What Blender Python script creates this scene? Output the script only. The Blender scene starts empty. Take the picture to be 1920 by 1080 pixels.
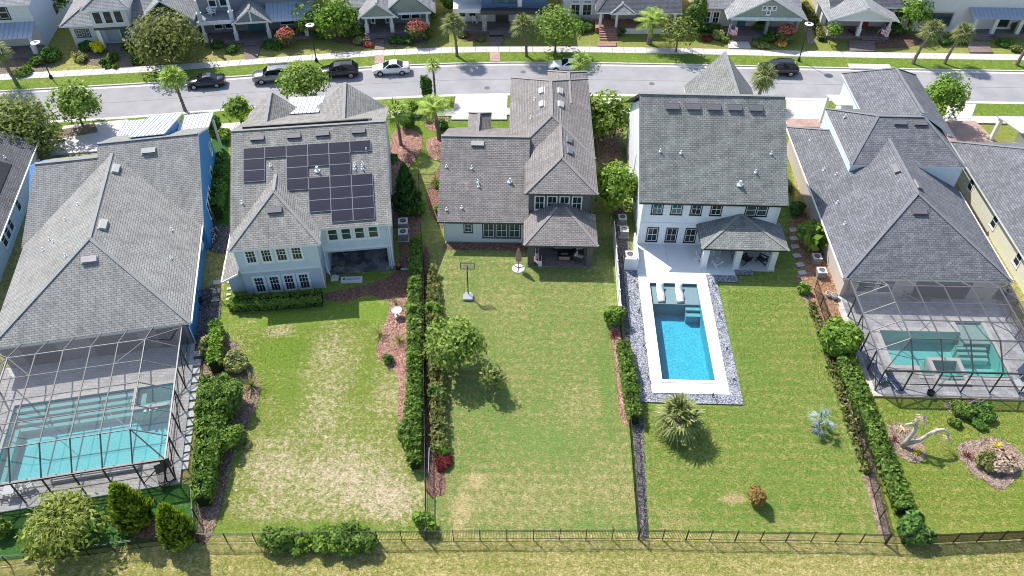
import bpy, bmesh, math, random
import numpy as np
from mathutils import Vector, Matrix
from mathutils.geometry import tessellate_polygon
random.seed(7); RNG = np.random.default_rng(7)
sc = bpy.context.scene
COL = sc.collection
# ---------------------------------------------------------------- camera
HC, FPX, PITCH, ROLL = 53.0, 1500.0, math.radians(45.0), math.radians(0.4)
_cp, _sp, _cr, _sr = math.cos(PITCH), math.sin(PITCH), math.cos(ROLL), math.sin(ROLL)
CR = np.array([[_cr, -_sr, 0], [_sr, _cr, 0], [0, 0, 1]]) @ np.array([[1, 0, 0], [0, -_sp, -_cp], [0, _cp, -_sp]])
cam = bpy.data.cameras.new('camera'); camo = bpy.data.objects.new('camera', cam); COL.objects.link(camo)
camo.matrix_world = Matrix(((CR[0][0], -CR[1][0], -CR[2][0], 0), (CR[0][1], -CR[1][1], -CR[2][1], 0), (CR[0][2], -CR[1][2], -CR[2][2], HC), (0, 0, 0, 1)))
cam.sensor_width = 36.0; cam.lens = FPX / 1920 * 36; cam.clip_end = 3000
sc.camera = camo
# ---------------------------------------------------------------- sky, sun, exposure
SUN_EL, SHADOW_AZ = math.radians(49), math.radians(41)       # shadows fall to +x, -y
sd = Vector((math.sin(SHADOW_AZ) / math.tan(SUN_EL), -math.cos(SHADOW_AZ) / math.tan(SUN_EL), -1)).normalized()
world = bpy.data.worlds.new('World'); sc.world = world; world.use_nodes = True
wn = world.node_tree.nodes; wl = world.node_tree.links
sky = wn.new('ShaderNodeTexSky'); sky.sky_type = 'NISHITA'; sky.sun_disc = False
sky.sun_elevation = SUN_EL; sky.sun_rotation = math.atan2(-sd.x, -sd.y); sky.dust_density = 1.2; sky.ozone_density = 1.0
wl.new(sky.outputs[0], wn['Background'].inputs[0]); wn['Background'].inputs[1].default_value = 0.15
sun = bpy.data.lights.new('sun', 'SUN'); sun.energy = 4.2; sun.angle = math.radians(0.55); sun.color = (1.0, 0.965, 0.91)
suno = bpy.data.objects.new('sun', sun); COL.objects.link(suno); suno.rotation_euler = sd.to_track_quat('-Z', 'Y').to_euler(); suno.location = (-40, 60, 80)
vs = sc.view_settings; vs.view_transform = 'Standard'; vs.look = 'None'; vs.gamma = 1; vs.exposure = 0.56
sc.cycles.pixel_filter_type = 'BLACKMAN_HARRIS'; sc.cycles.filter_width = 1.0
sc.cycles.transparent_max_bounces = 16; sc.cycles.max_bounces = 6; sc.cycles.caustics_reflective = False; sc.cycles.caustics_refractive = False

def at(px, py, z=0.0):
    """world point at height z seen at photograph pixel (px, py): used to read plan positions off the photograph"""
    d = CR.T @ np.array([(px - 960) / FPX, (py - 540) / FPX, 1.0])
    t = (z - HC) / d[2]
    return Vector((t * d[0], t * d[1], z))
def at2(px, py, z=0.0):
    p = at(px, py, z); return (p.x, p.y)
# ---------------------------------------------------------------- materials
MATS = {}
class NT:
    def __init__(s, name):
        s.m = bpy.data.materials.new(name); s.m.use_nodes = True; s.t = s.m.node_tree; s.N = s.t.nodes; s.L = s.t.links
        s.b = s.N.get('Principled BSDF'); s.out = s.N.get('Material Output')
    def n(s, typ, **kw):
        o = s.N.new(typ)
        for k, v in kw.items(): setattr(o, k, v)
        return o
    def lk(s, a, b): s.L.new(a, b)
    def coord(s, kind='Object', scale=1.0):
        c = s.n('ShaderNodeTexCoord')
        if scale == 1.0: return c.outputs[kind]
        mp = s.n('ShaderNodeMapping'); mp.inputs['Scale'].default_value = (scale,) * 3 if not isinstance(scale, tuple) else scale
        s.lk(c.outputs[kind], mp.inputs[0]); return mp.outputs[0]
    def noise(s, vec, scale, detail=3, rough=0.6):
        o = s.n('ShaderNodeTexNoise'); o.inputs['Scale'].default_value = scale; o.inputs['Detail'].default_value = detail; o.inputs['Roughness'].default_value = rough
        s.lk(vec, o.inputs['Vector']); return o.outputs['Fac']
    def ramp(s, fac, stops):
        o = s.n('ShaderNodeValToRGB'); e = o.color_ramp.elements
        while len(e) < len(stops): e.new(0.5)
        for q, (p, c) in zip(e, stops): q.position = p; q.color = (*c, 1) if len(c) == 3 else c
        s.lk(fac, o.inputs[0]); return o.outputs[0]
    def mix(s, fac, a, b, mode='MIX'):
        o = s.n('ShaderNodeMix', data_type='RGBA', blend_type=mode)
        for i, v in ((0, fac), (6, a), (7, b)):
            if isinstance(v, (int, float)): o.inputs[i].default_value = v
            elif isinstance(v, (tuple, list)): o.inputs[i].default_value = (*v, 1) if len(v) == 3 else v
            else: s.lk(v, o.inputs[i])
        return o.outputs[2]
    def math(s, op, a, b=None, clamp=False):
        o = s.n('ShaderNodeMath', operation=op, use_clamp=clamp)
        for i, v in ((0, a), (1, b)):
            if v is None: continue
            if isinstance(v, (int, float)): o.inputs[i].default_value = v
            else: s.lk(v, o.inputs[i])
        return o.outputs[0]
    def maprange(s, v, a, b, c=0.0, d=1.0):
        o = s.n('ShaderNodeMapRange'); o.interpolation_type = 'SMOOTHSTEP'
        s.lk(v, o.inputs[0])
        for i, q in zip((1, 2, 3, 4), (a, b, c, d)): o.inputs[i].default_value = q
        return o.outputs[0]
    def bump(s, h, strength=0.4, dist=0.02):
        o = s.n('ShaderNodeBump'); o.inputs['Strength'].default_value = strength; o.inputs['Distance'].default_value = dist
        s.lk(h, o.inputs['Height']); s.lk(o.outputs[0], s.b.inputs['Normal']); return o
    def done(s, col=None, rough=0.7, spec=0.3, metal=0.0):
        b = s.b
        if col is not None:
            if isinstance(col, (tuple, list)): b.inputs['Base Color'].default_value = (*col, 1)
            else: s.lk(col, b.inputs['Base Color'])
        b.inputs['Roughness'].default_value = rough; b.inputs['Specular IOR Level'].default_value = spec; b.inputs['Metallic'].default_value = metal
        return s.m
def plain(name, col, rough=0.6, spec=0.3, metal=0.0, var=0.12, scale=3.0, bump=0.0):
    if name in MATS: return MATS[name]
    t = NT(name); v = t.coord()
    f = t.noise(v, scale, 4); d = tuple(c * (1 - var) for c in col); u = tuple(min(1, c * (1 + var)) for c in col)
    c = t.ramp(f, [(0.3, d), (0.7, u)])
    if bump: t.bump(t.noise(v, scale * 12, 3), bump, 0.01)
    MATS[name] = t.done(c, rough, spec, metal); return MATS[name]
def shingle(name, base, contrast=0.3, w=0.42, h=0.2):
    if name in MATS: return MATS[name]
    t = NT(name); uv = t.coord('UV')
    br = t.n('ShaderNodeTexBrick'); t.lk(uv, br.inputs['Vector']); br.offset = 0.5
    br.inputs['Scale'].default_value = 1.0; br.inputs['Brick Width'].default_value = w; br.inputs['Row Height'].default_value = h
    br.inputs['Mortar Size'].default_value = 0.022; br.inputs['Mortar Smooth'].default_value = 0.3; br.inputs['Bias'].default_value = 0.0
    br.inputs['Color1'].default_value = (*[c * (1 - contrast) for c in base], 1); br.inputs['Color2'].default_value = (*[c * (1 + contrast) for c in base], 1)
    contrast *= 0.55
    br.inputs['Color1'].default_value = (*[c * (1 - contrast) for c in base], 1); br.inputs['Color2'].default_value = (*[c * (1 + contrast) for c in base], 1)
    br.inputs['Mortar'].default_value = (*[c * 0.5 for c in base], 1)
    big = t.ramp(t.noise(t.coord('Object'), 0.5, 5, 0.65), [(0.3, (0.84,) * 3), (0.7, (1.13,) * 3)])
    streak = t.ramp(t.noise(t.coord('UV', (2.2, 0.25, 1)), 1.0, 4, 0.6), [(0.35, (0.88,) * 3), (0.68, (1.08,) * 3)])
    fine = t.ramp(t.noise(uv, 16, 2), [(0.3, (0.78,) * 3), (0.7, (1.2,) * 3)])
    c = t.mix(1.0, t.mix(1.0, t.mix(1.0, br.outputs['Color'], big, 'MULTIPLY'), fine, 'MULTIPLY'), streak, 'MULTIPLY')
    # course overlap: each row rises towards its lower edge
    sep = t.n('ShaderNodeSeparateXYZ'); t.lk(uv, sep.inputs[0])
    saw = t.math('FRACT', t.math('DIVIDE', sep.outputs[1], h))
    ht = t.math('ADD', t.math('MULTIPLY', t.math('SUBTRACT', 1.0, saw), 0.7), t.math('MULTIPLY', br.outputs['Fac'], -0.6))
    t.bump(ht, 0.55, 0.04)
    MATS[name] = t.done(c, 0.9, 0.15); return MATS[name]
def siding(name, col, pitch=0.19, vertical=False):
    if name in MATS: return MATS[name]
    t = NT(name); v = t.coord('UV'); sep = t.n('ShaderNodeSeparateXYZ'); t.lk(v, sep.inputs[0])
    saw = t.math('FRACT', t.math('DIVIDE', sep.outputs[0 if vertical else 1], pitch))
    t.bump(t.math('SUBTRACT', 1.0, saw), 0.7, 0.02)
    line = t.math('LESS_THAN', saw, 0.1)
    c = t.ramp(t.noise(t.coord(), 1.2, 4), [(0.3, tuple(x * 0.93 for x in col)), (0.7, tuple(min(1, x * 1.05) for x in col))])
    c = t.mix(t.math('MULTIPLY', line, 0.25), c, tuple(x * 0.5 for x in col))
    MATS[name] = t.done(c, 0.6, 0.3); return MATS[name]
def bricks(name, c1, c2, mortar, w, h, ms=0.012, big=0.15, rough=0.85, offset=0.5):
    """flat-laid or coursed masonry; small pieces only"""
    if name in MATS: return MATS[name]
    t = NT(name); uv = t.coord('UV'); br = t.n('ShaderNodeTexBrick'); t.lk(uv, br.inputs['Vector']); br.offset = offset
    br.inputs['Scale'].default_value = 1.0; br.inputs['Brick Width'].default_value = w; br.inputs['Row Height'].default_value = h; br.inputs['Mortar Size'].default_value = ms
    for k, c in (('Color1', c1), ('Color2', c2), ('Mortar', mortar)): br.inputs[k].default_value = (*c, 1)
    bg = t.ramp(t.noise(t.coord(), 0.7, 5), [(0.3, (1 - big,) * 3), (0.7, (1 + big,) * 3)])
    fi = t.ramp(t.noise(t.coord(), 9, 3), [(0.3, (0.85,) * 3), (0.7, (1.12,) * 3)])
    t.bump(t.math('SUBTRACT', 1.0, br.outputs['Fac']), 0.4, 0.015)
    MATS[name] = t.done(t.mix(1.0, t.mix(1.0, br.outputs['Color'], bg, 'MULTIPLY'), fi, 'MULTIPLY'), rough, 0.2); return MATS[name]
def grass(name, green, lush, dry, dryness=0.5, blobs=(), lushblobs=(), stripes=0.0):
    """lawn: green to straw by noise; blobs = (x, y, rx, ry, weight) dead areas at their own places on the lawn"""
    if name in MATS: return MATS[name]
    t = NT(name); v = t.coord(); sep = t.n('ShaderNodeSeparateXYZ'); t.lk(v, sep.inputs[0]); X, Y = sep.outputs[0], sep.outputs[1]
    big = t.noise(v, 0.22, 5, 0.7); mid = t.noise(v, 1.3, 4, 0.7)
    st = t.n('ShaderNodeMapping'); st.inputs['Scale'].default_value = (1, 1.6, 1); st.inputs['Rotation'].default_value = (0, 0, 0.6); t.lk(v, st.inputs[0])
    fine = t.noise(st.outputs[0], 5.5, 4, 0.75); vfine = t.noise(v, 17, 3, 0.75)
    patch = t.noise(v, 2.3, 7, 0.82)
    d = t.math('ADD', t.math('MULTIPLY', big, 0.7), t.math('MULTIPLY', mid, 0.5))
    d = t.math('ADD', d, t.math('MULTIPLY', t.math('SUBTRACT', patch, 0.5), 3.0))
    d = t.math('ADD', d, dryness - 0.62)
    def blob(x, y, rx, ry):
        a = t.math('MULTIPLY', t.math('SUBTRACT', X, x), 1.0 / rx); b = t.math('MULTIPLY', t.math('SUBTRACT', Y, y), 1.0 / ry)
        r = t.math('SQRT', t.math('ADD', t.math('MULTIPLY', a, a), t.math('MULTIPLY', b, b)))
        return t.maprange(r, 1.25, 0.25)
    for (x, y, rx, ry, w) in blobs: d = t.math('ADD', d, t.math('MULTIPLY', blob(x, y, rx, ry), w))
    if stripes:
        w = t.n('ShaderNodeTexWave'); w.wave_type = 'BANDS'; w.bands_direction = 'Y'; w.inputs['Scale'].default_value = 0.33; w.inputs['Distortion'].default_value = 1.2; w.inputs['Detail'].default_value = 2
        t.lk(v, w.inputs[0]); d = t.math('ADD', d, t.math('MULTIPLY', t.math('SUBTRACT', w.outputs['Fac'], 0.5), stripes))
    d = t.math('ADD', d, t.math('MULTIPLY', t.math('SUBTRACT', fine, 0.5), 1.2))
    c = t.ramp(d, [(0.12, lush), (0.42, green), (0.72, tuple(0.5 * (a + b) for a, b in zip(green, dry))), (1.0, dry)])
    for (x, y, rx, ry, w) in lushblobs: c = t.mix(t.math('MULTIPLY', blob(x, y, rx, ry), w), c, lush)
    sp = t.ramp(vfine, [(0.3, (0.55,) * 3), (0.5, (1.12,) * 3), (0.72, (1.75,) * 3)])
    s2 = t.ramp(fine, [(0.32, (0.75,) * 3), (0.68, (1.35,) * 3)])
    c = t.mix(1.0, t.mix(1.0, c, sp, 'MULTIPLY'), s2, 'MULTIPLY')
    t.bump(t.math('ADD', t.math('MULTIPLY', fine, 0.7), t.math('MULTIPLY', vfine, 0.5)), 0.9, 0.1)
    MATS[name] = t.done(c, 0.9, 0.1); return MATS[name]
def speck(name, c1, c2, scale, rough=0.9, bump=0.8, dist=0.04, c3=None):
    """gravel, mulch, stones: voronoi cells of mixed tone"""
    if name in MATS: return MATS[name]
    t = NT(name); v = t.coord(); vo = t.n('ShaderNodeTexVoronoi'); vo.inputs['Scale'].default_value = scale; t.lk(v, vo.inputs['Vector'])
    sp = t.n('ShaderNodeSeparateColor'); t.lk(vo.outputs['Color'], sp.inputs[0])
    st = [(0.1, c1), (0.9, c2)] if c3 is None else [(0.1, c1), (0.55, c2), (0.95, c3)]
    c = t.ramp(sp.outputs[0], st); b = t.ramp(t.noise(v, 0.8, 4), [(0.3, (0.8,) * 3), (0.7, (1.15,) * 3)])
    t.bump(t.math('SUBTRACT', 1.0, vo.outputs['Distance']), bump, dist)
    MATS[name] = t.done(t.mix(1.0, c, b, 'MULTIPLY'), rough, 0.2); return MATS[name]
def leaf(name, dark, light, tr=0.34, tip=None, gloss=0.6):
    """leaf cards: tone differs from leaf to leaf"""
    if name in MATS: return MATS[name]
    t = NT(name); g = t.n('ShaderNodeNewGeometry'); r = g.outputs['Random Per Island']
    dark, light = (tuple(min(0.9, a * b) for a, b in zip(q, (1.75, 1.5, 1.5))) for q in (dark, light))
    st = [(0.0, dark), (0.75, light)]
    if tip: st.append((0.93, light)); st.append((0.97, tip))
    c = t.ramp(r, st)
    big = t.ramp(t.noise(t.coord(), 0.9, 3), [(0.3, (0.75,) * 3), (0.7, (1.25,) * 3)]); c = t.mix(1.0, c, big, 'MULTIPLY')
    b = t.b; t.lk(c, b.inputs['Base Color']); b.inputs['Roughness'].default_value = gloss; b.inputs['Specular IOR Level'].default_value = 0.18
    tl = t.n('ShaderNodeBsdfTranslucent'); t.lk(t.mix(1.0, c, (1.1, 1.25, 0.5), 'MULTIPLY'), tl.inputs[0])
    mx = t.n('ShaderNodeMixShader'); mx.inputs[0].default_value = tr; t.lk(b.outputs[0], mx.inputs[1]); t.lk(tl.outputs[0], mx.inputs[2]); t.lk(mx.outputs[0], t.out.inputs[0])
    MATS[name] = t.m; return t.m
def glass(name, col=(0.02, 0.03, 0.035), rough=0.06):
    if name in MATS: return MATS[name]
    t = NT(name); c = t.ramp(t.noise(t.coord('Object'), 1.4, 3), [(0.35, tuple(x * 0.6 for x in col)), (0.65, tuple(x * 1.5 for x in col))])
    MATS[name] = t.done(c, rough, 0.35); return MATS[name]
def water(name, tint):
    if name in MATS: return MATS[name]
    t = NT(name); v = t.coord(); t.N.remove(t.b)
    h = t.math('ADD', t.noise(v, 3.2, 3, 0.6), t.math('MULTIPLY', t.noise(v, 9.0, 2), 0.4))
    bp = t.n('ShaderNodeBump'); bp.inputs['Strength'].default_value = 0.02; bp.inputs['Distance'].default_value = 0.01; t.lk(h, bp.inputs['Height'])
    tr = t.n('ShaderNodeBsdfTransparent'); tr.inputs[0].default_value = (*tint, 1)
    gl = t.n('ShaderNodeBsdfGlossy'); gl.inputs['Roughness'].default_value = 0.5; t.lk(bp.outputs[0], gl.inputs['Normal'])
    fr = t.n('ShaderNodeFresnel'); fr.inputs[0].default_value = 1.33; t.lk(bp.outputs[0], fr.inputs['Normal'])
    mx = t.n('ShaderNodeMixShader'); t.lk(fr.outputs[0], mx.inputs[0]); t.lk(tr.outputs[0], mx.inputs[1]); t.lk(gl.outputs[0], mx.inputs[2]); t.lk(mx.outputs[0], t.out.inputs[0])
    MATS[name] = t.m; return t.m
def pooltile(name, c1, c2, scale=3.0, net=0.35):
    """pool finish with rippling light painted in as light and dark mottling"""
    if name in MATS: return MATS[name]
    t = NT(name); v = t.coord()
    f = t.noise(v, scale, 4, 0.7); sp = t.noise(v, 6, 3, 0.8)  # second noise paints the sparkle of ripple light onto the basin
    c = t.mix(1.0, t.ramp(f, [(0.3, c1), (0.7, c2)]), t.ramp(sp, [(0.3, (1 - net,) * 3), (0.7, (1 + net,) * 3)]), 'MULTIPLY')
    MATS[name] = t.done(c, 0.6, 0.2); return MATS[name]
def screen(name, fac, col):
    if name in MATS: return MATS[name]
    t = NT(name); tr = t.n('ShaderNodeBsdfTransparent'); df = t.n('ShaderNodeBsdfDiffuse'); df.inputs[0].default_value = (*col, 1); t.N.remove(t.b)
    mx = t.n('ShaderNodeMixShader'); mx.inputs[0].default_value = fac; t.lk(tr.outputs[0], mx.inputs[1]); t.lk(df.outputs[0], mx.inputs[2]); t.lk(mx.outputs[0], t.out.inputs[0])
    MATS[name] = t.m; return t.m
def paintm(name, col, rough=0.25, metal=0.2):
    if name in MATS: return MATS[name]
    t = NT(name); t.b.inputs['Coat Weight'].default_value = 0.6; t.b.inputs['Coat Roughness'].default_value = 0.05
    MATS[name] = t.done(col, rough, 0.5, metal); return MATS[name]
# ---------------------------------------------------------------- mesh builder
class MB:
    def __init__(s): s.v = []; s.f = []; s.m = []
    def add(s, vs, fs, mat=0):
        o = len(s.v); s.v += [tuple(q) for q in vs]
        for f in fs: s.f.append(tuple(i + o for i in f)); s.m.append(mat)
        return s
    def box(s, x0, x1, y0, y1, z0, z1, mat=0, M=None):
        v = [Vector((x, y, z)) for z in (z0, z1) for y in (y0, y1) for x in (x0, x1)]
        if M is not None: v = [M @ q for q in v]
        return s.add(v, [(0, 2, 3, 1), (4, 5, 7, 6), (0, 1, 5, 4), (1, 3, 7, 5), (3, 2, 6, 7), (2, 0, 4, 6)], mat)
    def prism(s, poly, z0, z1, mt=0, ms=None, bottom=True):
        n = len(poly); a = sum(poly[i][0] * poly[(i + 1) % n][1] - poly[(i + 1) % n][0] * poly[i][1] for i in range(n))
        if a < 0: poly = poly[::-1]
        vs = [(p[0], p[1], z0) for p in poly] + [(p[0], p[1], z1) for p in poly]
        s.add(vs, [tuple(range(n, 2 * n))], mt); o = len(s.v) - 2 * n
        ms = mt if ms is None else ms
        for i in range(n): j = (i + 1) % n; s.f.append((o + i, o + j, o + n + j, o + n + i)); s.m.append(ms)
        if bottom: s.f.append(tuple(o + i for i in range(n - 1, -1, -1))); s.m.append(ms)
        return s
    def slab(s, p, th, mt=0, ms=1):
        """sloping plate: top polygon p (counter-clockwise seen from above), thickness th downwards"""
        n = len(p); vs = [tuple(q) for q in p] + [(q[0], q[1], q[2] - th) for q in p]; o = len(s.v); s.v += vs
        s.f.append(tuple(range(o, o + n))); s.m.append(mt); s.f.append(tuple(range(o + 2 * n - 1, o + n - 1, -1))); s.m.append(ms)
        for i in range(n): j = (i + 1) % n; s.f.append((o + i, o + n + i, o + n + j, o + j)); s.m.append(ms)
        return s
    def bar(s, a, b, w, h, mat=0, up=(0, 0, 1)):
        a, b = Vector(a), Vector(b); d = (b - a).normalized(); upv = Vector(up)
        sx = d.cross(upv)
        if sx.length < 1e-4: sx = d.cross(Vector((1, 0, 0)))
        sx.normalize(); uz = sx.cross(d).normalized()
        v = [q + sx * i * w / 2 + uz * j * h / 2 for q in (a, b) for (i, j) in ((-1, -1), (1, -1), (1, 1), (-1, 1))]
        return s.add(v, [(0, 1, 2, 3), (7, 6, 5, 4), (0, 4, 5, 1), (1, 5, 6, 2), (2, 6, 7, 3), (3, 7, 4, 0)], mat)
    def tube(s, pts, rad, n=8, mat=0, cap=True):
        pts = [Vector(p) for p in pts]; k = len(pts)
        if not isinstance(rad, (list, tuple)): rad = [rad] * k
        o = len(s.v); ref = Vector((0.31, 0.17, 0.94))
        for i, p in enumerate(pts):
            d = (pts[min(i + 1, k - 1)] - pts[max(i - 1, 0)]).normalized(); x = d.cross(ref)
            if x.length < 0.1: x = d.cross(Vector((1, 0, 0)))
            x.normalize(); y = d.cross(x)
            for j in range(n): t = 2 * math.pi * j / n; s.v.append(tuple(p + (x * math.cos(t) + y * math.sin(t)) * rad[i]))
        for i in range(k - 1):
            for j in range(n): j2 = (j + 1) % n; s.f.append((o + i * n + j, o + i * n + j2, o + (i + 1) * n + j2, o + (i + 1) * n + j)); s.m.append(mat)
        if cap:
            s.f.append(tuple(o + j for j in range(n - 1, -1, -1))); s.m.append(mat); s.f.append(tuple(o + (k - 1) * n + j for j in range(n))); s.m.append(mat)
        return s
    def lathe(s, prof, n=14, mat=0, c=(0, 0)):
        o = len(s.v); k = len(prof)
        for (r, z) in prof:
            for j in range(n): t = 2 * math.pi * j / n; s.v.append((c[0] + r * math.cos(t), c[1] + r * math.sin(t), z))
        for i in range(k - 1):
            for j in range(n): j2 = (j + 1) % n; s.f.append((o + i * n + j, o + i * n + j2, o + (i + 1) * n + j2, o + (i + 1) * n + j)); s.m.append(mat)
        s.f.append(tuple(o + j for j in range(n - 1, -1, -1))); s.m.append(mat); s.f.append(tuple(o + (k - 1) * n + j for j in range(n))); s.m.append(mat)
        return s
    def mesh(s, name, mats, smooth=False):
        me = bpy.data.meshes.new(name); me.from_pydata(s.v, [], s.f)
        for m in mats: me.materials.append(m)
        me.polygons.foreach_set('material_index', s.m)
        uvl = me.uv_layers.new(name='UVMap'); d = uvl.data; vs_ = me.vertices
        for p in me.polygons:
            nrm = p.normal; h = Vector((-nrm.y, nrm.x, 0))
            h = Vector((1, 0, 0)) if h.length < 0.02 else h.normalized()
            t = nrm.cross(h)
            if abs(nrm.z) > 0.9998: h, t = Vector((1, 0, 0)), Vector((0, 1, 0))
            for li in p.loop_indices: q = vs_[me.loops[li].vertex_index].co; d[li].uv = (q.dot(h), q.dot(t))
        if smooth: me.polygons.foreach_set('use_smooth', [True] * len(me.polygons))
        me.update(); return me
    def build(s, name, mats, parent=None, smooth=False, bevel=0.0, loc=None, rz=None):
        if not isinstance(mats, (list, tuple)): mats = [mats]
        return obj(name, s.mesh(name, mats, smooth), parent, bevel, loc, rz)
def obj(name, me, parent=None, bevel=0.0, loc=None, rz=None):
    o = bpy.data.objects.new(name, me); COL.objects.link(o)
    if parent is not None: o.parent = parent
    if loc is not None: o.location = loc
    if rz is not None: o.rotation_euler = (0, 0, rz)
    if bevel: b = o.modifiers.new('bevel', 'BEVEL'); b.width = bevel; b.segments = 2; b.limit_method = 'ANGLE'
    return o
def tag(o, label, cat, group=None):
    o['label'] = label; o['category'] = cat
    if group: o['group'] = group
    return o
def struct(o): o['kind'] = 'structure'; return o
def stuff(o): o['kind'] = 'stuff'; return o
def thing(name, label, cat, loc=(0, 0, 0), rz=0.0, group=None):
    o = bpy.data.objects.new(name, None); COL.objects.link(o); o.location = loc; o.rotation_euler = (0, 0, rz); o.empty_display_size = 0.3
    return tag(o, label, cat, group)
def tree_copy(src, loc, rz=None, label=None, scale=None):
    r = src.copy(); COL.objects.link(r); r.location = loc
    if rz is not None: r.rotation_euler = (0, 0, rz)
    if scale is not None: r.scale = (scale,) * 3
    if label: r['label'] = label
    for ch in src.children:
        c = ch.copy(); COL.objects.link(c); c.parent = r
        for g in ch.children: d = g.copy(); COL.objects.link(d); d.parent = c
    return r
def sheet(name, polys, z, mat, holes=(), parent=None):
    """flat surface: outline polygons (xy) with holes cut out"""
    v = []; f = []
    for poly in polys:
        loops = [[Vector((x, y, 0)) for x, y in poly]] + [[Vector((x, y, 0)) for x, y in h] for h in holes]
        tri = tessellate_polygon(loops); o = len(v); v += [(q.x, q.y, z) for lp in loops for q in lp]
        for t in tri:
            a, b, c = (Vector(v[o + i]) for i in t)
            f.append(tuple(o + i for i in (t if (b - a).cross(c - a).z > 0 else t[::-1])))
    mb = MB(); mb.v = v; mb.f = f; mb.m = [0] * len(f)
    return mb.build(name, mat, parent)
class Frame:
    """plan frame of a house: u to the right, v away from the back fence"""
    def __init__(s, ox, oy, yaw): a = math.radians(yaw); s.o = (ox, oy); s.yaw = -a; s.ex = (math.cos(a), -math.sin(a)); s.ey = (math.sin(a), math.cos(a))
    def w(s, u, v): return (s.o[0] + u * s.ex[0] + v * s.ey[0], s.o[1] + u * s.ex[1] + v * s.ey[1])
    def loc(s, u, v, z=0.0): x, y = s.w(u, v); return (x, y, z)
    def pts(s, l): return [s.w(*q) for q in l]
H1 = Frame(-27.15, 45.59, -11.4); H2 = Frame(-24.92, 51.71, -7.4); H3 = Frame(1.12, 55.76, 0.8); H4 = Frame(11.89, 58.73, 1.4); H5 = Frame(29.86, 51.68, 1.3)
# ================================================================ setting
M_GROUND = grass('ground_grass', (0.240, 0.230, 0.066), (0.150, 0.190, 0.036), (0.480, 0.385, 0.190), 0.52, stripes=0.1,
                 lushblobs=[(-48, 104, 60, 9, 0.8), (40, 104, 70, 9, 0.8), (0, 80, 200, 6, 0.7)])
M_VERGE = grass('verge_grass', (0.150, 0.198, 0.034), (0.102, 0.171, 0.022), (0.288, 0.264, 0.101), 0.28)
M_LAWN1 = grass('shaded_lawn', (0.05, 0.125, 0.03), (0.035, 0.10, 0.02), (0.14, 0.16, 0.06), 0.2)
M_LAWN2 = grass('patchy_lawn', (0.174, 0.209, 0.039), (0.126, 0.204, 0.025), (0.500, 0.400, 0.280), 0.30,
                blobs=[(-15.5, 31.5, 7.5, 4.4, 0.33), (-10.0, 33.0, 5.5, 3.6, 0.28), (-15.5, 43.0, 3.0, 6.5, 0.34), (-9.8, 41, 2.2, 4.5, 0.28), (-13.5, 37.0, 5, 2.8, 0.22), (-20.5, 47.3, 1.8, 0.9, 0.5), (-18.5, 34.5, 3, 2.8, 0.28), (-8.2, 30.2, 3, 2.6, 0.3)],
                lushblobs=[(-19.3, 45.2, 2.6, 2.4, 0.8), (-14.5, 28.4, 9, 0.8, 0.75), (-18.2, 41.0, 1.2, 2.4, 0.6), (-12, 50, 12, 2, 0.5)])
M_LAWN3 = grass('mixed_lawn', (0.180, 0.204, 0.062), (0.120, 0.209, 0.045), (0.396, 0.319, 0.157), 0.40, stripes=0.1,
                blobs=[(1.5, 31.0, 7, 3, 0.18), (7.8, 33.0, 2.5, 4, 0.22), (-1, 51.5, 4, 2.5, 0.15), (6.0, 39.5, 3, 3, 0.15), (-3.6, 29.6, 1, 2.2, 0.45), (-2.6, 32.4, 1.1, 0.8, 0.45)],
                lushblobs=[(2.0, 36.0, 3.6, 2.0, 0.5), (7.9, 41.0, 0.7, 5.5, 0.7), (-2, 70, 4, 12, 0.6)])
M_LAWN4 = grass('striped_lawn', (0.174, 0.209, 0.045), (0.108, 0.187, 0.034), (0.372, 0.292, 0.146), 0.36, stripes=0.14,
                blobs=[(12, 29.5, 2, 1.5, 0.25), (21, 29, 3, 1.2, 0.2), (16.5, 31.0, 1.2, 0.7, 0.55)], lushblobs=[(20.5, 46, 2.4, 6, 0.4)])
M_LAWN5 = grass('right_lawn', (0.180, 0.209, 0.039), (0.120, 0.193, 0.028), (0.384, 0.308, 0.134), 0.36, stripes=0.14)
M_ASPH = plain('asphalt', (0.315, 0.305, 0.31), 0.9, 0.2, var=0.13, scale=0.35, bump=0.25)
M_CONC = plain('concrete', (0.56, 0.52, 0.49), 0.85, 0.2, var=0.1, scale=1.2, bump=0.15)
M_CURB = plain('curb_concrete', (0.55, 0.52, 0.48), 0.85, 0.2, var=0.15, scale=1.5)
M_MULCH = speck('mulch', (0.09, 0.05, 0.032), (0.19, 0.11, 0.075), 15, c3=(0.29, 0.19, 0.14))
M_PINK = speck('pink_bark', (0.30, 0.13, 0.10), (0.48, 0.27, 0.22), 15, c3=(0.60, 0.42, 0.36))
M_SOIL = speck('bed_soil', (0.09, 0.065, 0.045), (0.2, 0.15, 0.11), 14, c3=(0.34, 0.28, 0.22))
M_BEDL = speck('leaf_litter', (0.16, 0.12, 0.09), (0.34, 0.27, 0.22), 12, c3=(0.46, 0.38, 0.31))
M_GRAVEL = speck('blue_gravel', (0.08, 0.085, 0.10), (0.27, 0.28, 0.31), 14, c3=(0.5, 0.5, 0.53))
M_DGRAV = speck('dark_gravel', (0.03, 0.03, 0.032), (0.12, 0.115, 0.11), 13, c3=(0.26, 0.24, 0.23))
M_PAVER = bricks('red_pavers', (0.42, 0.27, 0.22), (0.52, 0.36, 0.30), (0.3, 0.22, 0.2), 0.22, 0.11)
M_BRPAV = bricks('brown_pavers', (0.20, 0.15, 0.14), (0.30, 0.24, 0.22), (0.14, 0.11, 0.1), 0.25, 0.13)
M_BLACKM = plain('black_metal', (0.018, 0.018, 0.02), 0.45, 0.4)
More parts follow.
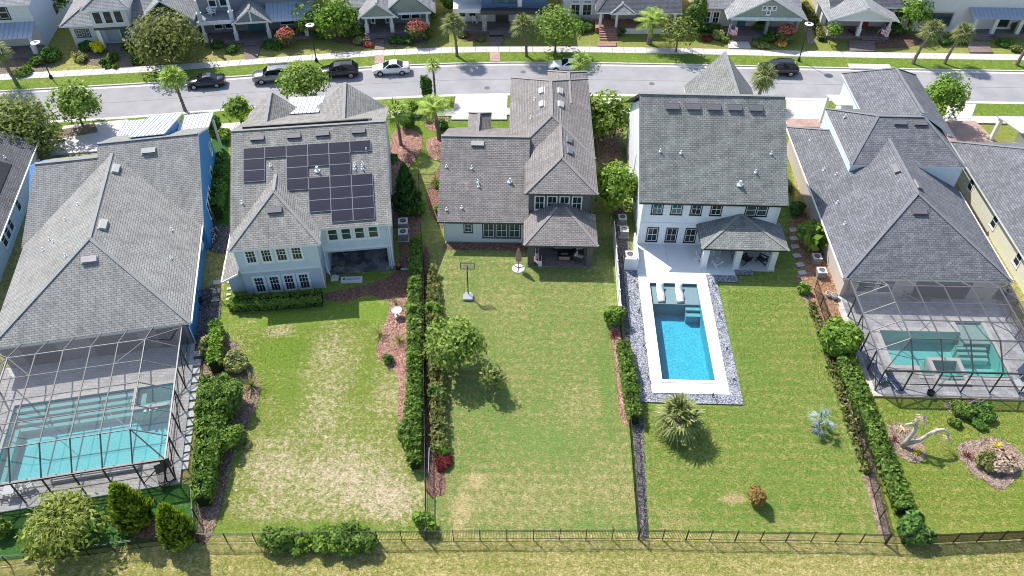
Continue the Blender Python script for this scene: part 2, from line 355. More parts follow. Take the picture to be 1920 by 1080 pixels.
M_WHITE = plain('white_paint', (0.78, 0.78, 0.77), 0.5, 0.3, var=0.03)
M_TRIMW = plain('white_trim', (0.74, 0.76, 0.77), 0.5, 0.3, var=0.04)

_fx = [-140, -110, -80, -63.4, -44.6, -32.6, -18.5, -8, 0, 10, 21.5, 36.4, 50, 66, 120, 150]
_fy = [74.5, 79.5, 84.2, 86.5, 88.8, 90.8, 93.0, 94.05, 94.4, 94.4, 94.2, 93.7, 93.4, 93.1, 92.3, 91.8]
_gx = np.linspace(-140, 150, 581); _gy = np.interp(_gx, _fx, _fy); _k = np.hanning(25); _k /= _k.sum()
_gy = np.convolve(np.pad(_gy, 12, mode='edge'), _k, mode='valid')
def kerb_y(x, off=0.0): return float(np.interp(x, _gx, _gy)) + off
XS = [x for x in np.arange(-120, 131, 2.0)]
def band(o0, o1, x0=-120, x1=130, step=2.0):
    xs = list(np.arange(x0, x1, step)) + [x1]
    return [(x, kerb_y(x, o0)) for x in xs] + [(x, kerb_y(x, o1)) for x in xs[::-1]]
# pools: basin outlines in plan
POOL4 = H4.pts([(1.17, -16.6), (5.6, -16.6), (5.6, -5.05), (1.17, -5.05)])
POOL5 = H5.pts([(2.95, -7.75), (5.15, -7.75), (5.15, -8.75), (12.4, -8.75), (12.4, -2.45), (10.05, -2.45), (10.05, -3.75), (2.95, -3.75)])
POOL1 = H1.pts([(-14.2, -11.3), (-1.8, -11.3), (-1.8, -3.9), (-14.2, -3.9)])
struct(sheet('ground', [[(-700, -300), (700, -300), (700, 900), (-700, 900)]], 0.0, M_GROUND, holes=[POOL4, POOL5, POOL1]))
# street
struct(sheet('road', [band(-7.75, -0.02)], 0.004, M_ASPH))
struct(sheet('road_seam', [band(-3.98, -3.9)], 0.008, plain('tar_seam', (0.2, 0.19, 0.19), 0.9)))
def strip3(name, o0, o1, z0, z1, mat, x0=-120, x1=130, mside=None, step=2.0, parent=None, holes=()):
    mb = MB(); xs = list(np.arange(x0, x1, step)) + [x1]
    for a, b in zip(xs[:-1], xs[1:]):
        mb.prism([(a, kerb_y(a, o0)), (b, kerb_y(b, o0)), (b, kerb_y(b, o1)), (a, kerb_y(a, o1))], z0, z1, 0, 1 if mside else 0, bottom=False)
    return mb.build(name, [mat] + ([mside] if mside else []), parent)
struct(strip3('kerb', 0.0, 0.22, -0.05, 0.14, M_CURB)); struct(strip3('gutter', -0.55, 0.0, -0.05, 0.012, M_CONC))
struct(strip3('kerb', -7.97, -7.75, -0.05, 0.14, M_CURB)); struct(strip3('gutter', -7.75, -7.25, -0.05, 0.012, M_CONC))
struct(strip3('verge', 0.22, 2.75, -0.05, 0.13, M_VERGE)); struct(strip3('verge', -10.75, -7.97, -0.05, 0.13, M_VERGE))
def sidewalk(o0, o1):
    base = struct(strip3('sidewalk', o0, o1, -0.05, 0.12, M_SOIL)); x = -75.0
    while x < 80:
        w = 1.52; mb = MB()
        mb.prism([(x + 0.02, kerb_y(x, o0 + 0.01)), (x + w - 0.02, kerb_y(x + w, o0 + 0.01)), (x + w - 0.02, kerb_y(x + w, o1 - 0.01)), (x + 0.02, kerb_y(x, o1 - 0.01))], 0.1, 0.15)
        mb.build('paving_slab', M_CONC, base); x += w
sidewalk(2.75, 4.3); sidewalk(-12.3, -10.75)
for px in (1485, 1700):   # storm drain inlet / driveway apron lips on the far kerb
    p = at(px, 130)
for (px0, px1) in ((1592, 1670),):
    a, b = at(px0, 128).x, at(px1, 128).x
    struct(strip3('storm_inlet', -0.1, 1.1, 0.0, 0.17, M_CONC, a, b, step=1.0))
def manhole(px, py, label):
    p = at(px, py); mb = MB(); mb.lathe([(0.36, 0.0), (0.36, 0.014), (0.30, 0.02), (0.30, 0.016)], 18)
    for i in range(-2, 3): mb.box(-0.22, 0.22, i * 0.09 - 0.015, i * 0.09 + 0.015, 0.016, 0.024)
    o = mb.build('manhole_cover', plain('manhole_iron', (0.17, 0.165, 0.16), 0.7, 0.3), None, loc=(p.x, p.y, 0.004)); tag(o, label, 'manhole cover')
manhole(913, 165, 'iron manhole cover in the road before the empty driveway'); manhole(981, 135, 'iron manhole cover beside the palm shadow near the white coupe'); manhole(1222, 157, 'iron manhole cover left of the pointed grey front gable')
# driveways and walks across the near verge
def slabs(name, px, z, mat, th=0.06):
    mb = MB(); mb.prism([at2(*q) for q in px], -0.02, z, 0, 0, bottom=False); return struct(mb.build(name, mat))
slabs('driveway', [(855, 181), (952, 178), (950, 226), (846, 226)], 0.165, M_CONC)
slabs('driveway', [(1474, 190), (1548, 191), (1545, 235), (1474, 235)], 0.165, M_CONC)
slabs('driveway', [(1475, 225), (1546, 225), (1546, 240), (1475, 240)], 0.172, M_PAVER)
slabs('driveway', [(1778, 196), (1830, 197), (1820, 224), (1770, 224)], 0.165, M_CONC)
slabs('driveway', [(1763, 229), (1828, 229), (1875, 275), (1775, 275)], 0.172, M_PAVER)
slabs('driveway', [(120, 238), (240, 226), (245, 250), (190, 285), (95, 292)], 0.165, M_CONC)
slabs('driveway', [(1120, 186), (1165, 186), (1160, 225), (1118, 225)], 0.165, M_CONC)
slabs('tree_bed', [(106, 247), (178, 233), (186, 250), (115, 262)], 0.18, M_SOIL)
# lot lawns
def lawn(name, px, mat, z=0.004, holes=()): return struct(sheet(name, [[at2(*q) for q in px]], z, mat, holes=holes))
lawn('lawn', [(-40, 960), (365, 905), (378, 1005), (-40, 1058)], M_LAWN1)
lawn('lawn', [(372, 1006), (800, 1003), (796, 500), (780, 235), (758, 196), (425, 240), (430, 480), (412, 590)], M_LAWN2)
lawn('lawn', [(800.5, 1003), (1196, 1001), (1143, 520), (1150, 260), (1130, 190), (955, 190), (840, 190), (758.5, 196), (780.5, 235), (796.5, 500)], M_LAWN3)
lawn('lawn', [(1197, 1001), (1655, 1003), (1500, 500), (1477, 235), (1150.5, 240), (1143.5, 520)], M_LAWN4, holes=[POOL4])
lawn('lawn', [(1656, 1003), (1960, 998), (1960, 740), (1600, 720)], M_LAWN5)
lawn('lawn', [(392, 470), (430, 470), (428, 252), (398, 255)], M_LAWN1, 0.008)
struct(sheet('lawn', [[(x, y) for x, y in band(-20.5, -12.3, -14.5, 10.5)]], 0.008, M_VERGE))
_bz = [0.012]
def bed(px, mat, z=None, name='planting_bed'):
    _bz[0] += 0.0035; z = _bz[0]; pts = [Vector(at2(*q)) for q in px]; n = len(pts); out = []
    for i in range(n):   # soften the outline
        p0, p1, p2, p3 = pts[i - 1], pts[i], pts[(i + 1) % n], pts[(i + 2) % n]
        for t in (0.0, 0.33, 0.66):
            q = 0.5 * ((2 * p1) + (p2 - p0) * t + (2 * p0 - 5 * p1 + 4 * p2 - p3) * t * t + (3 * p1 - p0 - 3 * p2 + p3) * t ** 3); out.append((q.x, q.y))
    BEDS.append((out, z, mat)); return struct(sheet(name, [out], z, mat))
BEDS = []
bed([(611, 550), (680, 535), (742, 508), (750, 430), (768, 430), (768, 520), (762, 552), (735, 566), (690, 553), (650, 566), (612, 563)], M_MULCH)
bed([(737, 560), (768, 556), (770, 640), (766, 740), (760, 800), (747, 788), (748, 715), (735, 690), (706, 667), (714, 632), (728, 590)], M_PINK)
bed([(838, 456), (910, 456), (984, 456), (985, 470), (910, 469), (839, 468)], M_MULCH)
bed([(792, 480), (806, 480), (808, 640), (815, 780), (832, 880), (835, 920), (812, 930), (800, 900), (797, 700)], M_MULCH)
bed([(1138, 590), (1152, 590), (1166, 640), (1182, 780), (1165, 785), (1156, 700), (1148, 640)], M_PINK)
bed([(1150, 400), (1172, 400), (1182, 480), (1190, 640), (1204, 760), (1209, 880), (1214, 996), (1198, 998), (1192, 860), (1182, 760), (1172, 620), (1160, 520)], M_DGRAV)
bed([(1492, 520), (1530, 520), (1568, 640), (1608, 770), (1645, 900), (1668, 1000), (1648, 1000), (1622, 905), (1585, 775), (1545, 645)], M_BEDL)
bed([(1665, 800), (1690, 793), (1720, 815), (1735, 850), (1722, 868), (1690, 858), (1670, 835)], M_BEDL)
bed([(1795, 838), (1825, 826), (1870, 822), (1915, 850), (1918, 880), (1880, 918), (1850, 905), (1815, 880)], M_BEDL)
bed([(1770, 755), (1830, 750), (1850, 765), (1825, 785), (1790, 780)], M_BEDL)
bed([(372, 760), (395, 640), (440, 640), (470, 690), (488, 730), (470, 790), (440, 850), (420, 930), (398, 1000), (372, 1000)], M_SOIL)
bed([(735, 255), (760, 240), (790, 255), (785, 290), (750, 330), (728, 330)], M_PINK); bed([(795, 210), (840, 215), (830, 245), (800, 240)], M_PINK); bed([(800, 262), (830, 262), (832, 300), (806, 295)], M_PINK)
bed([(820, 320), (832, 320), (832, 420), (818, 415), (800, 370)], M_MULCH); bed([(728, 335), (775, 330), (790, 400), (782, 440), (745, 440)], M_SOIL)
bed([(1478, 430), (1525, 400), (1585, 520), (1590, 600), (1540, 600), (1500, 500)], speck('orange_mulch', (0.25, 0.12, 0.05), (0.5, 0.3, 0.15), 13))
bed([(395, 430), (428, 425), (428, 470), (398, 470)], M_DGRAV); bed([(372, 555), (412, 545), (405, 640), (362, 690)], M_DGRAV)
bed([(210, 975), (262, 968), (330, 985), (350, 1010), (280, 1012), (230, 1000)], M_MULCH)
bed([(1120, 180), (1160, 190), (1165, 300), (1130, 320), (1112, 240)], M_SOIL)
# ================================================================ house kit
M_SOFFIT = plain('soffit_white', (0.7, 0.7, 0.7), 0.6)
GL = glass('window_glass', (0.022, 0.032, 0.034)); GLT = glass('teal_glass', (0.02, 0.10, 0.13)); GLG = glass('green_glass', (0.05, 0.075, 0.07))
ROT = {'S': 0.0, 'E': math.pi / 2, 'N': math.pi, 'W': -math.pi / 2}
_wc = {}
def window(par, face, c, wall, z0, w, h, trim, sash, gl=None, nx=1, ny=2, tw=0.09, name='window', extra=0.0):
    """window in a wall: face S/E/N/W, c = centre along the wall, wall = the wall's plane"""
    key = (w, h, nx, ny, tw, trim.name, sash.name, extra)
    if key not in _wc:
        f = MB(); W = w / 2
        for (x0, x1, a, b) in ((-W - tw, -W, -tw, h + tw), (W, W + tw, -tw, h + tw), (-W, W, h, h + tw), (-W, W, -tw, 0)): f.box(x0, x1, -0.045, 0.02, a, b, 0)
        s = 0.05
        for (x0, x1, a, b) in ((-W, -W + s, 0, h), (W - s, W, 0, h), (-W + s, W - s, h - s, h), (-W + s, W - s, 0, s), (-W + s, W - s, h / 2 - 0.025, h / 2 + 0.025)): f.box(x0, x1, -0.03, 0.02, a, b, 1)
        for i in range(1, nx): x = -W + w * i / nx; f.box(x - 0.017, x + 0.017, -0.025, 0.015, s, h - s, 1)
        for j in range(1, ny):
            z = h * j / ny
            if abs(z - h / 2) > 0.05 and (extra == 0 or z > h / 2): f.box(-W + s, W - s, -0.024, 0.015, z - 0.017, z + 0.017, 1)
        f.box(-W - tw - 0.03, W + tw + 0.03, -0.09, 0.0, -tw - 0.05, -tw - 0.002, 0)
        p = MB(); p.box(-W + 0.01, W - 0.01, -0.012, 0.01, 0.01, h - 0.01)
        _wc[key] = (f.mesh('window', [trim, sash]), p.v, p.f, p.m)
    fm, pv, pf, pm = _wc[key]; k2 = key + ((gl or GL).name,)
    if k2 not in _wc: p = MB(); p.v, p.f, p.m = pv, pf, pm; _wc[k2] = p.mesh('pane', [gl or GL])
    loc = {'S': (c, wall, z0), 'N': (c, wall, z0), 'E': (wall, c, z0), 'W': (wall, c, z0)}[face]
    o = obj(name, fm, par, loc=loc, rz=ROT[face]); obj('pane', _wc[k2], o); return o
def roof_polys(par, faces, sh, fascia, th=0.2, caps=(), capm=None, name='roof'):
    mb = MB()
    for f in faces: mb.slab(f, th, 0, 1)
    r = mb.build(name, [sh, fascia], par)
    for a, b in caps:
        c = MB(); a, b = Vector(a), Vector(b); d = b - a; n = max(1, int(d.length / 0.3)); k = 0
        c.bar(a + Vector((0, 0, 0.012)), b + Vector((0, 0, 0.012)), 0.3, 0.05)
        c.build('ridge_cap', capm or sh, r)
    return r
def roof(par, u0, u1, v0, v1, ze, zr, axis, i0, i1, sh, fascia, capm=None, rc=None, th=0.2, name='roof'):
    """gabled (inset 0) or hipped (inset > 0) roof over a rectangle"""
    if axis == 'v':
        c = (u0 + u1) / 2 if rc is None else rc; a = (c, v0 + i0, zr); b = (c, v1 - i1, zr)
        A, B, C_, D = (u0, v0, ze), (u1, v0, ze), (u1, v1, ze), (u0, v1, ze)
        fs = [[B, C_, b, a], [D, A, a, b]]; caps = [(a, b)]
        if i0 > 0: fs.append([A, B, a]); caps += [(A, a), (B, a)]
        if i1 > 0: fs.append([C_, D, b]); caps += [(C_, b), (D, b)]
    else:
        c = (v0 + v1) / 2 if rc is None else rc; a = (u0 + i0, c, zr); b = (u1 - i1, c, zr)
        A, B, C_, D = (u0, v0, ze), (u1, v0, ze), (u1, v1, ze), (u0, v1, ze)
        fs = [[A, B, b, a], [C_, D, a, b]]; caps = [(a, b)]
        if i0 > 0: fs.append([D, A, a]); caps += [(D, a), (A, a)]
        if i1 > 0: fs.append([B, C_, b]); caps += [(B, b), (C_, b)]
    return roof_polys(par, fs, sh, fascia, th, caps, capm, name)
def extr_u(mb, poly, u0, u1, mat=0):
    n = len(poly); a = sum(poly[i][0] * poly[(i + 1) % n][1] - poly[(i + 1) % n][0] * poly[i][1] for i in range(n))
    if a < 0: poly = poly[::-1]
    vs = [(u0, v, z) for v, z in poly] + [(u1, v, z) for v, z in poly]
    mb.add(vs, [tuple(range(n - 1, -1, -1)), tuple(range(n, 2 * n))] + [(i, (i + 1) % n, n + (i + 1) % n, n + i) for i in range(n)], mat)
def extr_v(mb, poly, v0, v1, mat=0):
    n = len(poly); a = sum(poly[i][0] * poly[(i + 1) % n][1] - poly[(i + 1) % n][0] * poly[i][1] for i in range(n))
    if a < 0: poly = poly[::-1]
    vs = [(u, v0, z) for u, z in poly] + [(u, v1, z) for u, z in poly]
    mb.add(vs, [tuple(range(n)), tuple(range(2 * n - 1, n - 1, -1))] + [(i, n + i, n + (i + 1) % n, (i + 1) % n) for i in range(n)], mat)
M_VENT = plain('vent_metal', (0.16, 0.155, 0.16), 0.5, 0.4); M_VENTL = plain('vent_light', (0.42, 0.40, 0.38), 0.5, 0.4); M_DARK = plain('dark_gap', (0.01, 0.01, 0.01), 0.9)
_vm = {}
def vent(par, u, v, z, rz=0.0, pitch=0.5, m=None, w=1.25):
    m = m or M_VENT; k = (m.name, w)
    if k not in _vm:
        mb = MB(); W = w / 2
        vs = [(-W, -0.28, 0.04), (W, -0.28, 0.04), (W, 0.28, 0.0), (-W, 0.28, 0.0), (-W, -0.3, 0.2), (W, -0.3, 0.2), (W, 0.2, 0.17), (-W, 0.2, 0.17)]
        mb.add(vs, [(4, 5, 6, 7), (1, 2, 6, 5), (3, 0, 4, 7), (2, 3, 7, 6)], 0); mb.add([(-W, -0.27, 0.0), (W, -0.27, 0.0), (W, -0.27, 0.17), (-W, -0.27, 0.17)], [(0, 1, 2, 3)], 1)
        mb.box(-W - 0.08, W + 0.08, -0.36, 0.36, -0.01, 0.015, 0); _vm[k] = mb.mesh('roof_vent', [m, M_DARK])
    o = obj('roof_vent', _vm[k], par, loc=(u, v, z)); o.rotation_euler = (math.atan(pitch), 0, rz)
def pipe(par, u, v, z, h=0.32, r=0.06, m=None):
    if ('p', h, r) not in _vm:
        mb = MB(); mb.lathe([(r * 2.4, -0.06), (r * 2.2, 0.05), (r * 1.1, 0.07), (r, 0.1), (r, h), (r * 0.7, h)], 8, 0); _vm[('p', h, r)] = mb.mesh('vent_pipe', [m or M_TRIMW])
    obj('vent_pipe', _vm[('p', h, r)], par, loc=(u, v, z))
def ring(mb, poly, w, z0, z1, mat=0):
    """coping round a polygon (counter-clockwise), w wide"""
    n = len(poly); P = [Vector(p) for p in poly]
    if sum(P[i].x * P[(i + 1) % n].y - P[(i + 1) % n].x * P[i].y for i in range(n)) < 0: P = P[::-1]
    out = []
    for i in range(n):
        d0 = (P[i] - P[i - 1]).normalized(); d1 = (P[(i + 1) % n] - P[i]).normalized(); n0 = Vector((d0.y, -d0.x)); n1 = Vector((d1.y, -d1.x))
        b = (n0 + n1); out.append(P[i] + b * (w / max(0.2, 1 + n0.dot(n1))))
    for i in range(n): j = (i + 1) % n; mb.prism([P[i], P[j], out[j], out[i]], z0, z1, mat, mat)
    return [tuple(q) for q in out]
def tub(mb, poly, zt, zb, mat=0, mf=None):
    n = len(poly); P = [tuple(p) for p in poly]
    if sum(P[i][0] * P[(i + 1) % n][1] - P[(i + 1) % n][0] * P[i][1] for i in range(n)) < 0: P = P[::-1]
    vs = [(x, y, zt) for x, y in P] + [(x, y, zb) for x, y in P]
    mb.add(vs, [(j, i, n + i, n + j) for i in range(n) for j in [(i + 1) % n]] + [tuple(range(n, 2 * n))], mat)

# ================================================================ H1: blue house, left
SH1 = shingle('shingle_pale', (0.315, 0.308, 0.288), 0.2); SH1C = plain('cap_pale', (0.288, 0.288, 0.276), 0.9, 0.1)
M_BLUE = siding('blue_siding', (0.05, 0.24, 0.56)); M_METALW = plain('white_standing_seam', (0.56, 0.58, 0.60), 0.4, 0.4, var=0.05)
def seam_roof(par, poly, n, m, name='metal_roof'):
    """standing-seam metal roof on a quad: low-left, low-right, high-right, high-left"""
    a, b, c, d = (Vector(q) for q in poly); mb = MB(); mb.slab([a, b, c, d], 0.08, 0, 0); r = mb.build(name, [m], par)
    for i in range(n + 1):
        t = i / n; s = MB(); s.bar(a.lerp(b, t) + Vector((0, 0, 0.03)), d.lerp(c, t) + Vector((0, 0, 0.03)), 0.05, 0.07); s.build('standing_seam', m, r)
    return r
def house(name, label, F): return thing(name, label, 'house', (F.o[0], F.o[1], 0), F.yaw)
M_FASD0 = plain('bronze_trim', (0.06, 0.058, 0.056), 0.6)
h1 = house('blue_house', 'bright blue sided house with pale grey hipped roof behind the large left pool cage', H1)
w = MB(); w.box(-15.5, -0.4, 0.4, 14, 0, 2.95); extr_u(w, [(12.9, 0), (12.9, 3.0), (21.7, 7.35), (26.5, 5.0), (26.5, 0)], -9.2, 0.08); extr_u(w, [(13, 0), (13, 3.0), (20.4, 6.7), (23.7, 5.0), (23.7, 0)], -15.6, -9.2)
w.build('wall', M_BLUE, h1)
r1 = roof(h1, -16, 0, 0, 20.6, 3.0, 7.0, 'v', 7.9, 0, SH1, M_TRIMW, SH1C)
r1b = roof_polys(h1, [[(-9.35, 12.8, 3.0), (0.16, 12.8, 3.0), (0.16, 21.7, 7.55), (-9.35, 21.7, 7.55)], [(0.16, 26.6, 5.05), (-9.35, 26.6, 5.05), (-9.35, 21.7, 7.55), (0.16, 21.7, 7.55)],
                      [(-16.2, 12.8, 2.97), (-9.36, 12.8, 2.97), (-9.36, 20.4, 6.85), (-15.1, 20.4, 6.85)], [(-9.36, 24.4, 4.6), (-15.1, 24.4, 4.6), (-15.1, 20.4, 6.85), (-9.36, 20.4, 6.85)]],
                 SH1, M_TRIMW, 0.2, [((0.1, 21.7, 7.55), (-9.35, 21.7, 7.55)), ((-9.36, 20.4, 6.85), (-15.1, 20.4, 6.85))], SH1C)
for (u, v, z, rz, p) in ((-7.4, 18.2, 6.75, math.pi / 2, 0.5), (-7.3, 9.9, 6.7, math.pi / 2, 0.5)): vent(r1, u, v, z, rz, p, M_VENTL)
vent(r1, -8.0, 6.1, 6.12, 0, 0.5, M_VENTL); vent(r1b, -4.55, 20.4, 6.95, 0, 0.51, M_VENTL)
for (u, v) in ((-10.5, 14.5), (-11.6, 13.2), (-12.2, 10.5), (-13.2, 10.2), (-10.2, 7.2), (-12.8, 11.3)): pipe(r1, u, v, 3 + 0.5 * (u + 16) - 0.02)
for (u, v) in ((-2.3, 11.2), (-2.0, 7.4)): pipe(r1, u, v, 3 + 0.5 * (-u) - 0.02)
d1 = MB(); extr_u(d1, [(21.8, 6.0), (21.8, 7.6), (28.4, 5.2), (28.4, 3.0), (26.4, 3.0)], -6.3, -3.1); d1.build('dormer_wall', M_BLUE, h1)
seam_roof(h1, [(-3.0, 31.0, 4.42), (-6.4, 31.0, 4.42), (-6.4, 21.9, 7.75), (-3.0, 21.9, 7.75)], 9, M_METALW)
seam_roof(h1, [(0.2, 31.0, 4.1), (-2.95, 31.0, 4.1), (-2.95, 26.7, 5.0), (0.2, 26.7, 5.0)], 8, M_METALW)
seam_roof(h1, [(-6.45, 31.0, 4.1), (-9.0, 31.0, 4.1), (-9.0, 26.7, 5.0), (-6.45, 26.7, 5.0)], 8, M_METALW)
for (u, v) in ((0.1, 30.0), (-3.2, 30.0), (-6.2, 30.0), (-9.4, 30.0)): c = MB(); c.box(u - 0.12, u + 0.12, v - 0.12, v + 0.12, 0, 3.75); c.build('porch_column', M_WHITE, h1)
for (v, z, ww, hh) in ((25.0, 2.9, 0.7, 1.1), (22.2, 1.3, 1.0, 1.5), (18.9, 1.0, 0.8, 1.7), (17.8, 1.0, 0.8, 1.7), (16.7, 1.0, 0.8, 1.7), (12.0, 1.2, 0.8, 0.9)): window(h1, 'E', v, 0.08 if v > 13 else -0.4, z, ww, hh, M_TRIMW, M_TRIMW)
lw = MB(); lw.box(-15.4, -0.5, 0.33, 0.398, 0.05, 2.8); lw.build('lanai_shade_panel', plain('lanai_shade_grey', (0.2, 0.2, 0.215), 0.8), h1)  # thin dark sheet over the blue wall, stands for the shaded lanai recess
for (u, ww) in ((-12.5, 2.6), (-6.5, 3.6), (-2.4, 1.2)): window(h1, 'S', u, 0.33, 0.15, ww, 2.1, M_FASD0, M_BLACKM, nx=3)
g = MB(); g.tube([(-0.15, 0.1, 2.85), (-0.15, 0.1, 2.6), (-0.35, 0.3, 2.2), (-0.35, 0.3, 0.1)], 0.05, 6); g.build('downspout', M_WHITE, h1)
g = MB(); g.bar((0.06, 0, 2.93), (0.06, 12.8, 2.93), 0.12, 0.12); g.build('gutter', M_WHITE, h1)

# ================================================================ H2: pale blue house with solar panels
SH2 = shingle('shingle_taupe', (0.30, 0.288, 0.265), 0.28, 0.44, 0.2); SH2C = plain('cap_taupe', (0.294, 0.286, 0.267), 0.9, 0.1)
M_PBLUE = siding('pale_blue_siding', (0.58, 0.67, 0.74)); M_PBLUE2 = plain('pale_blue_stucco', (0.45, 0.52, 0.60), 0.8, var=0.06)
h2 = house('pale_blue_house', 'pale blue two-storey house with rows of dark solar panels on its roof', H2)
w = MB(); w.box(0.45, 7.55, 0.2, 6, 2.75, 5.55, 0); w.box(0.45, 7.55, 0.22, 6, 0, 2.75, 1); w.box(0.45, 14.0, 2.3, 21, 2.75, 5.55, 0); w.box(0.45, 14.0, 5.6, 21, 0, 2.75, 1); w.box(13.55, 14.0, 2.3, 5.6, 0, 2.75, 1); w.box(7.55, 8.0, 2.3, 5.6, 0, 2.75, 1); w.box(8.0, 13.55, 2.3, 2.7, 2.45, 2.75, 1)
extr_u(w, [(2.4, 5.5), (21, 5.5), (11.8, 9.9)], 0.5, 13.9, 0); w.build('wall', [M_PBLUE, M_PBLUE2], h2)
t = MB(); t.box(0.42, 7.6, 0.16, 0.2, 2.64, 2.82); t.box(7.6, 14.05, 2.26, 2.3, 2.68, 2.86); t.box(7.52, 7.6, 0.14, 0.2, 0, 5.5); t.box(13.92, 14.06, 2.24, 2.3, 0, 5.5); t.box(0.38, 0.46, 0.14, 0.2, 2.8, 5.5); t.build('corner_trim', M_TRIMW, h2)
r2 = roof(h2, -0.05, 14.35, 2.0, 21.6, 5.6, 10.2, 'u', 0, 0, SH2, M_TRIMW, SH2C, rc=11.8)
r2b = roof(h2, 0, 8.0, 0, 10.5, 5.6, 8.1, 'v', 4.95, 0, SH2, M_TRIMW, SH2C)
r2c = roof(h2, 6.2, 14.0, 12.2, 21.9, 5.6, 8.7, 'v', 0, 0, SH2, M_TRIMW, SH2C); r2d = roof(h2, -0.5, 5.1, 12.2, 22.0, 5.6, 8.1, 'v', 0, 0, SH2, M_TRIMW, SH2C)
w = MB(); extr_v(w, [(6.5, 5.5), (13.7, 5.5), (10.1, 8.4)], 14, 21.4); w.box(6.5, 13.7, 20, 21.4, 0, 5.5); extr_v(w, [(-0.2, 5.5), (4.8, 5.5), (2.3, 7.8)], 14, 21.5); w.box(-0.0, 4.8, 20, 21.5, 0, 5.5); w.build('gable_wall', M_PBLUE, h2)
pw_ = MB(); pw_.box(4.0, 6.8, 20.2, 25.2, 3.0, 4.9); pw_.build('porch_wall', M_PBLUE, h2)
rr = seam_roof(h2, [(7.3, 25.6, 5.05), (3.5, 25.6, 5.05), (3.7, 20.0, 6.5), (7.1, 20.0, 6.5)], 8, M_METALW)
for u in (4.0, 7.0): c = MB(); c.box(u - 0.13, u + 0.13, 25.0, 25.26, 0, 5.0); c.build('porch_column', M_WHITE, h2)
# solar pool-heating mat and its header pipe on the street slope
mt = MB(); mt.slab([(13.0, 13.6, 9.42), (1.3, 13.6, 9.42), (1.3, 12.15, 10.1), (13.0, 12.15, 10.1)], 0.05); mt.build('heating_mat', plain('mat_black', (0.05, 0.05, 0.052), 0.95, 0.03), r2)
hp = MB(); hp.tube([(1.0, 12.1, 10.27), (12.7, 12.1, 10.27)], 0.15, 8); hp.build('header_pipe', M_BLACKM, r2)
M_PV = NT('solar_cells'); _uv = M_PV.coord('UV'); _n = M_PV.ramp(M_PV.noise(M_PV.coord(), 0.8, 3), [(0.3, (0.021, 0.019, 0.031)), (0.7, (0.032, 0.029, 0.046))]); M_PV = M_PV.done(_n, 0.28, 0.5)
M_PVF = plain('panel_frame', (0.24, 0.24, 0.27), 0.4, 0.4)
pv = MB(); sl = math.sqrt(1 + 0.469 ** 2); ph = 1.065 * sl; pw = 1.955
pv.box(0.03, pw - 0.03, 0.03, ph - 0.03, 0.055, 0.085, 0)
for (x0, x1, y0, y1) in ((0.005, 0.035, 0.005, ph - 0.005), (pw - 0.035, pw - 0.005, 0.005, ph - 0.005), (0.035, pw - 0.035, 0.005, 0.035), (0.035, pw - 0.035, ph - 0.035, ph - 0.005)): pv.box(x0, x1, y0, y1, 0.05, 0.1, 1)
pvm = pv.mesh('solar_panel', [M_PV, M_PVF])
for row, cols in enumerate(((0, 1, 2, 3, 4, 5), (0, 2, 3, 4), (0, 2, 4), (2, 3, 4, 5), (3, 4, 5), (3, 4, 5), (4, 5))):
    for c in cols:
        v = 9.95 - 1.065 * (row + 1); o = obj('solar_panel', pvm, h2, loc=(1.12 + pw * c, v, 5.6 + 0.469 * (v - 2.0) + 0.02)); o.rotation_euler = (math.atan(0.469), 0, 0)
for (u, v) in ((2.37, 10.94), (5.75, 10.9), (8.39, 10.94), (11.78, 10.97)): vent(r2, u, v, 5.6 + 0.469 * (v - 2), 0, 0.469)
for (u, v) in ((3.57, 8.16), (11.25, 7.71), (11.97, 7.69), (11.23, 7.32), (11.94, 7.27), (1.0, 4.9), (12.4, 9.0)): pipe(r2, u, v, 5.6 + 0.469 * (v - 2))
pipe(r2, 7.81, 7.42, 8.14, 0.45, 0.12); vent(r2b, 4.1, 3.2, 7.22, 0, 0.505)
for u in (8.86, 10.06, 11.28, 12.52): window(h2, 'S', u, 2.3, 3.95, 0.86, 1.4, M_TRIMW, M_TRIMW, GLG, 1, 2, 0.15)
for u in (1.72, 3.08, 4.4, 5.73): window(h2, 'S', u, 0.2, 3.85, 0.84, 1.4, M_TRIMW, M_TRIMW, GL, 3, 4, 0.15, extra=1); window(h2, 'S', u + 0.05, 0.22, 0.15, 0.84, 1.8, M_TRIMW, M_TRIMW, GL, 3, 4, 0.17, extra=1)
p = MB(); p.box(7.7, 14.05, 1.85, 5.6, 0.0, 0.12); p.build('patio_floor', speck('stained_slab', (0.10, 0.095, 0.09), (0.20, 0.19, 0.18), 1.6, bump=0.1, c3=(0.32, 0.30, 0.28)), h2)
lr = roof_polys(h2, [[(-1.15, -0.6, 2.55), (0.42, -0.6, 3.4), (0.42, 8, 3.4), (-1.15, 8, 2.55)]], SH2, M_TRIMW, 0.12, name='side_roof')
c = MB(); c.box(-1.0, 0.44, 0.6, 8, 0, 2.5); c.build('side_wall', M_PBLUE2, h2)
g = MB(); g.bar((-1.2, -0.65, 2.55), (-1.2, 8, 2.55), 0.12, 0.12); g.bar((-1.2, -0.66, 2.5), (0.4, -0.66, 3.34), 0.1, 0.14); g.build('gutter', M_WHITE, h2)
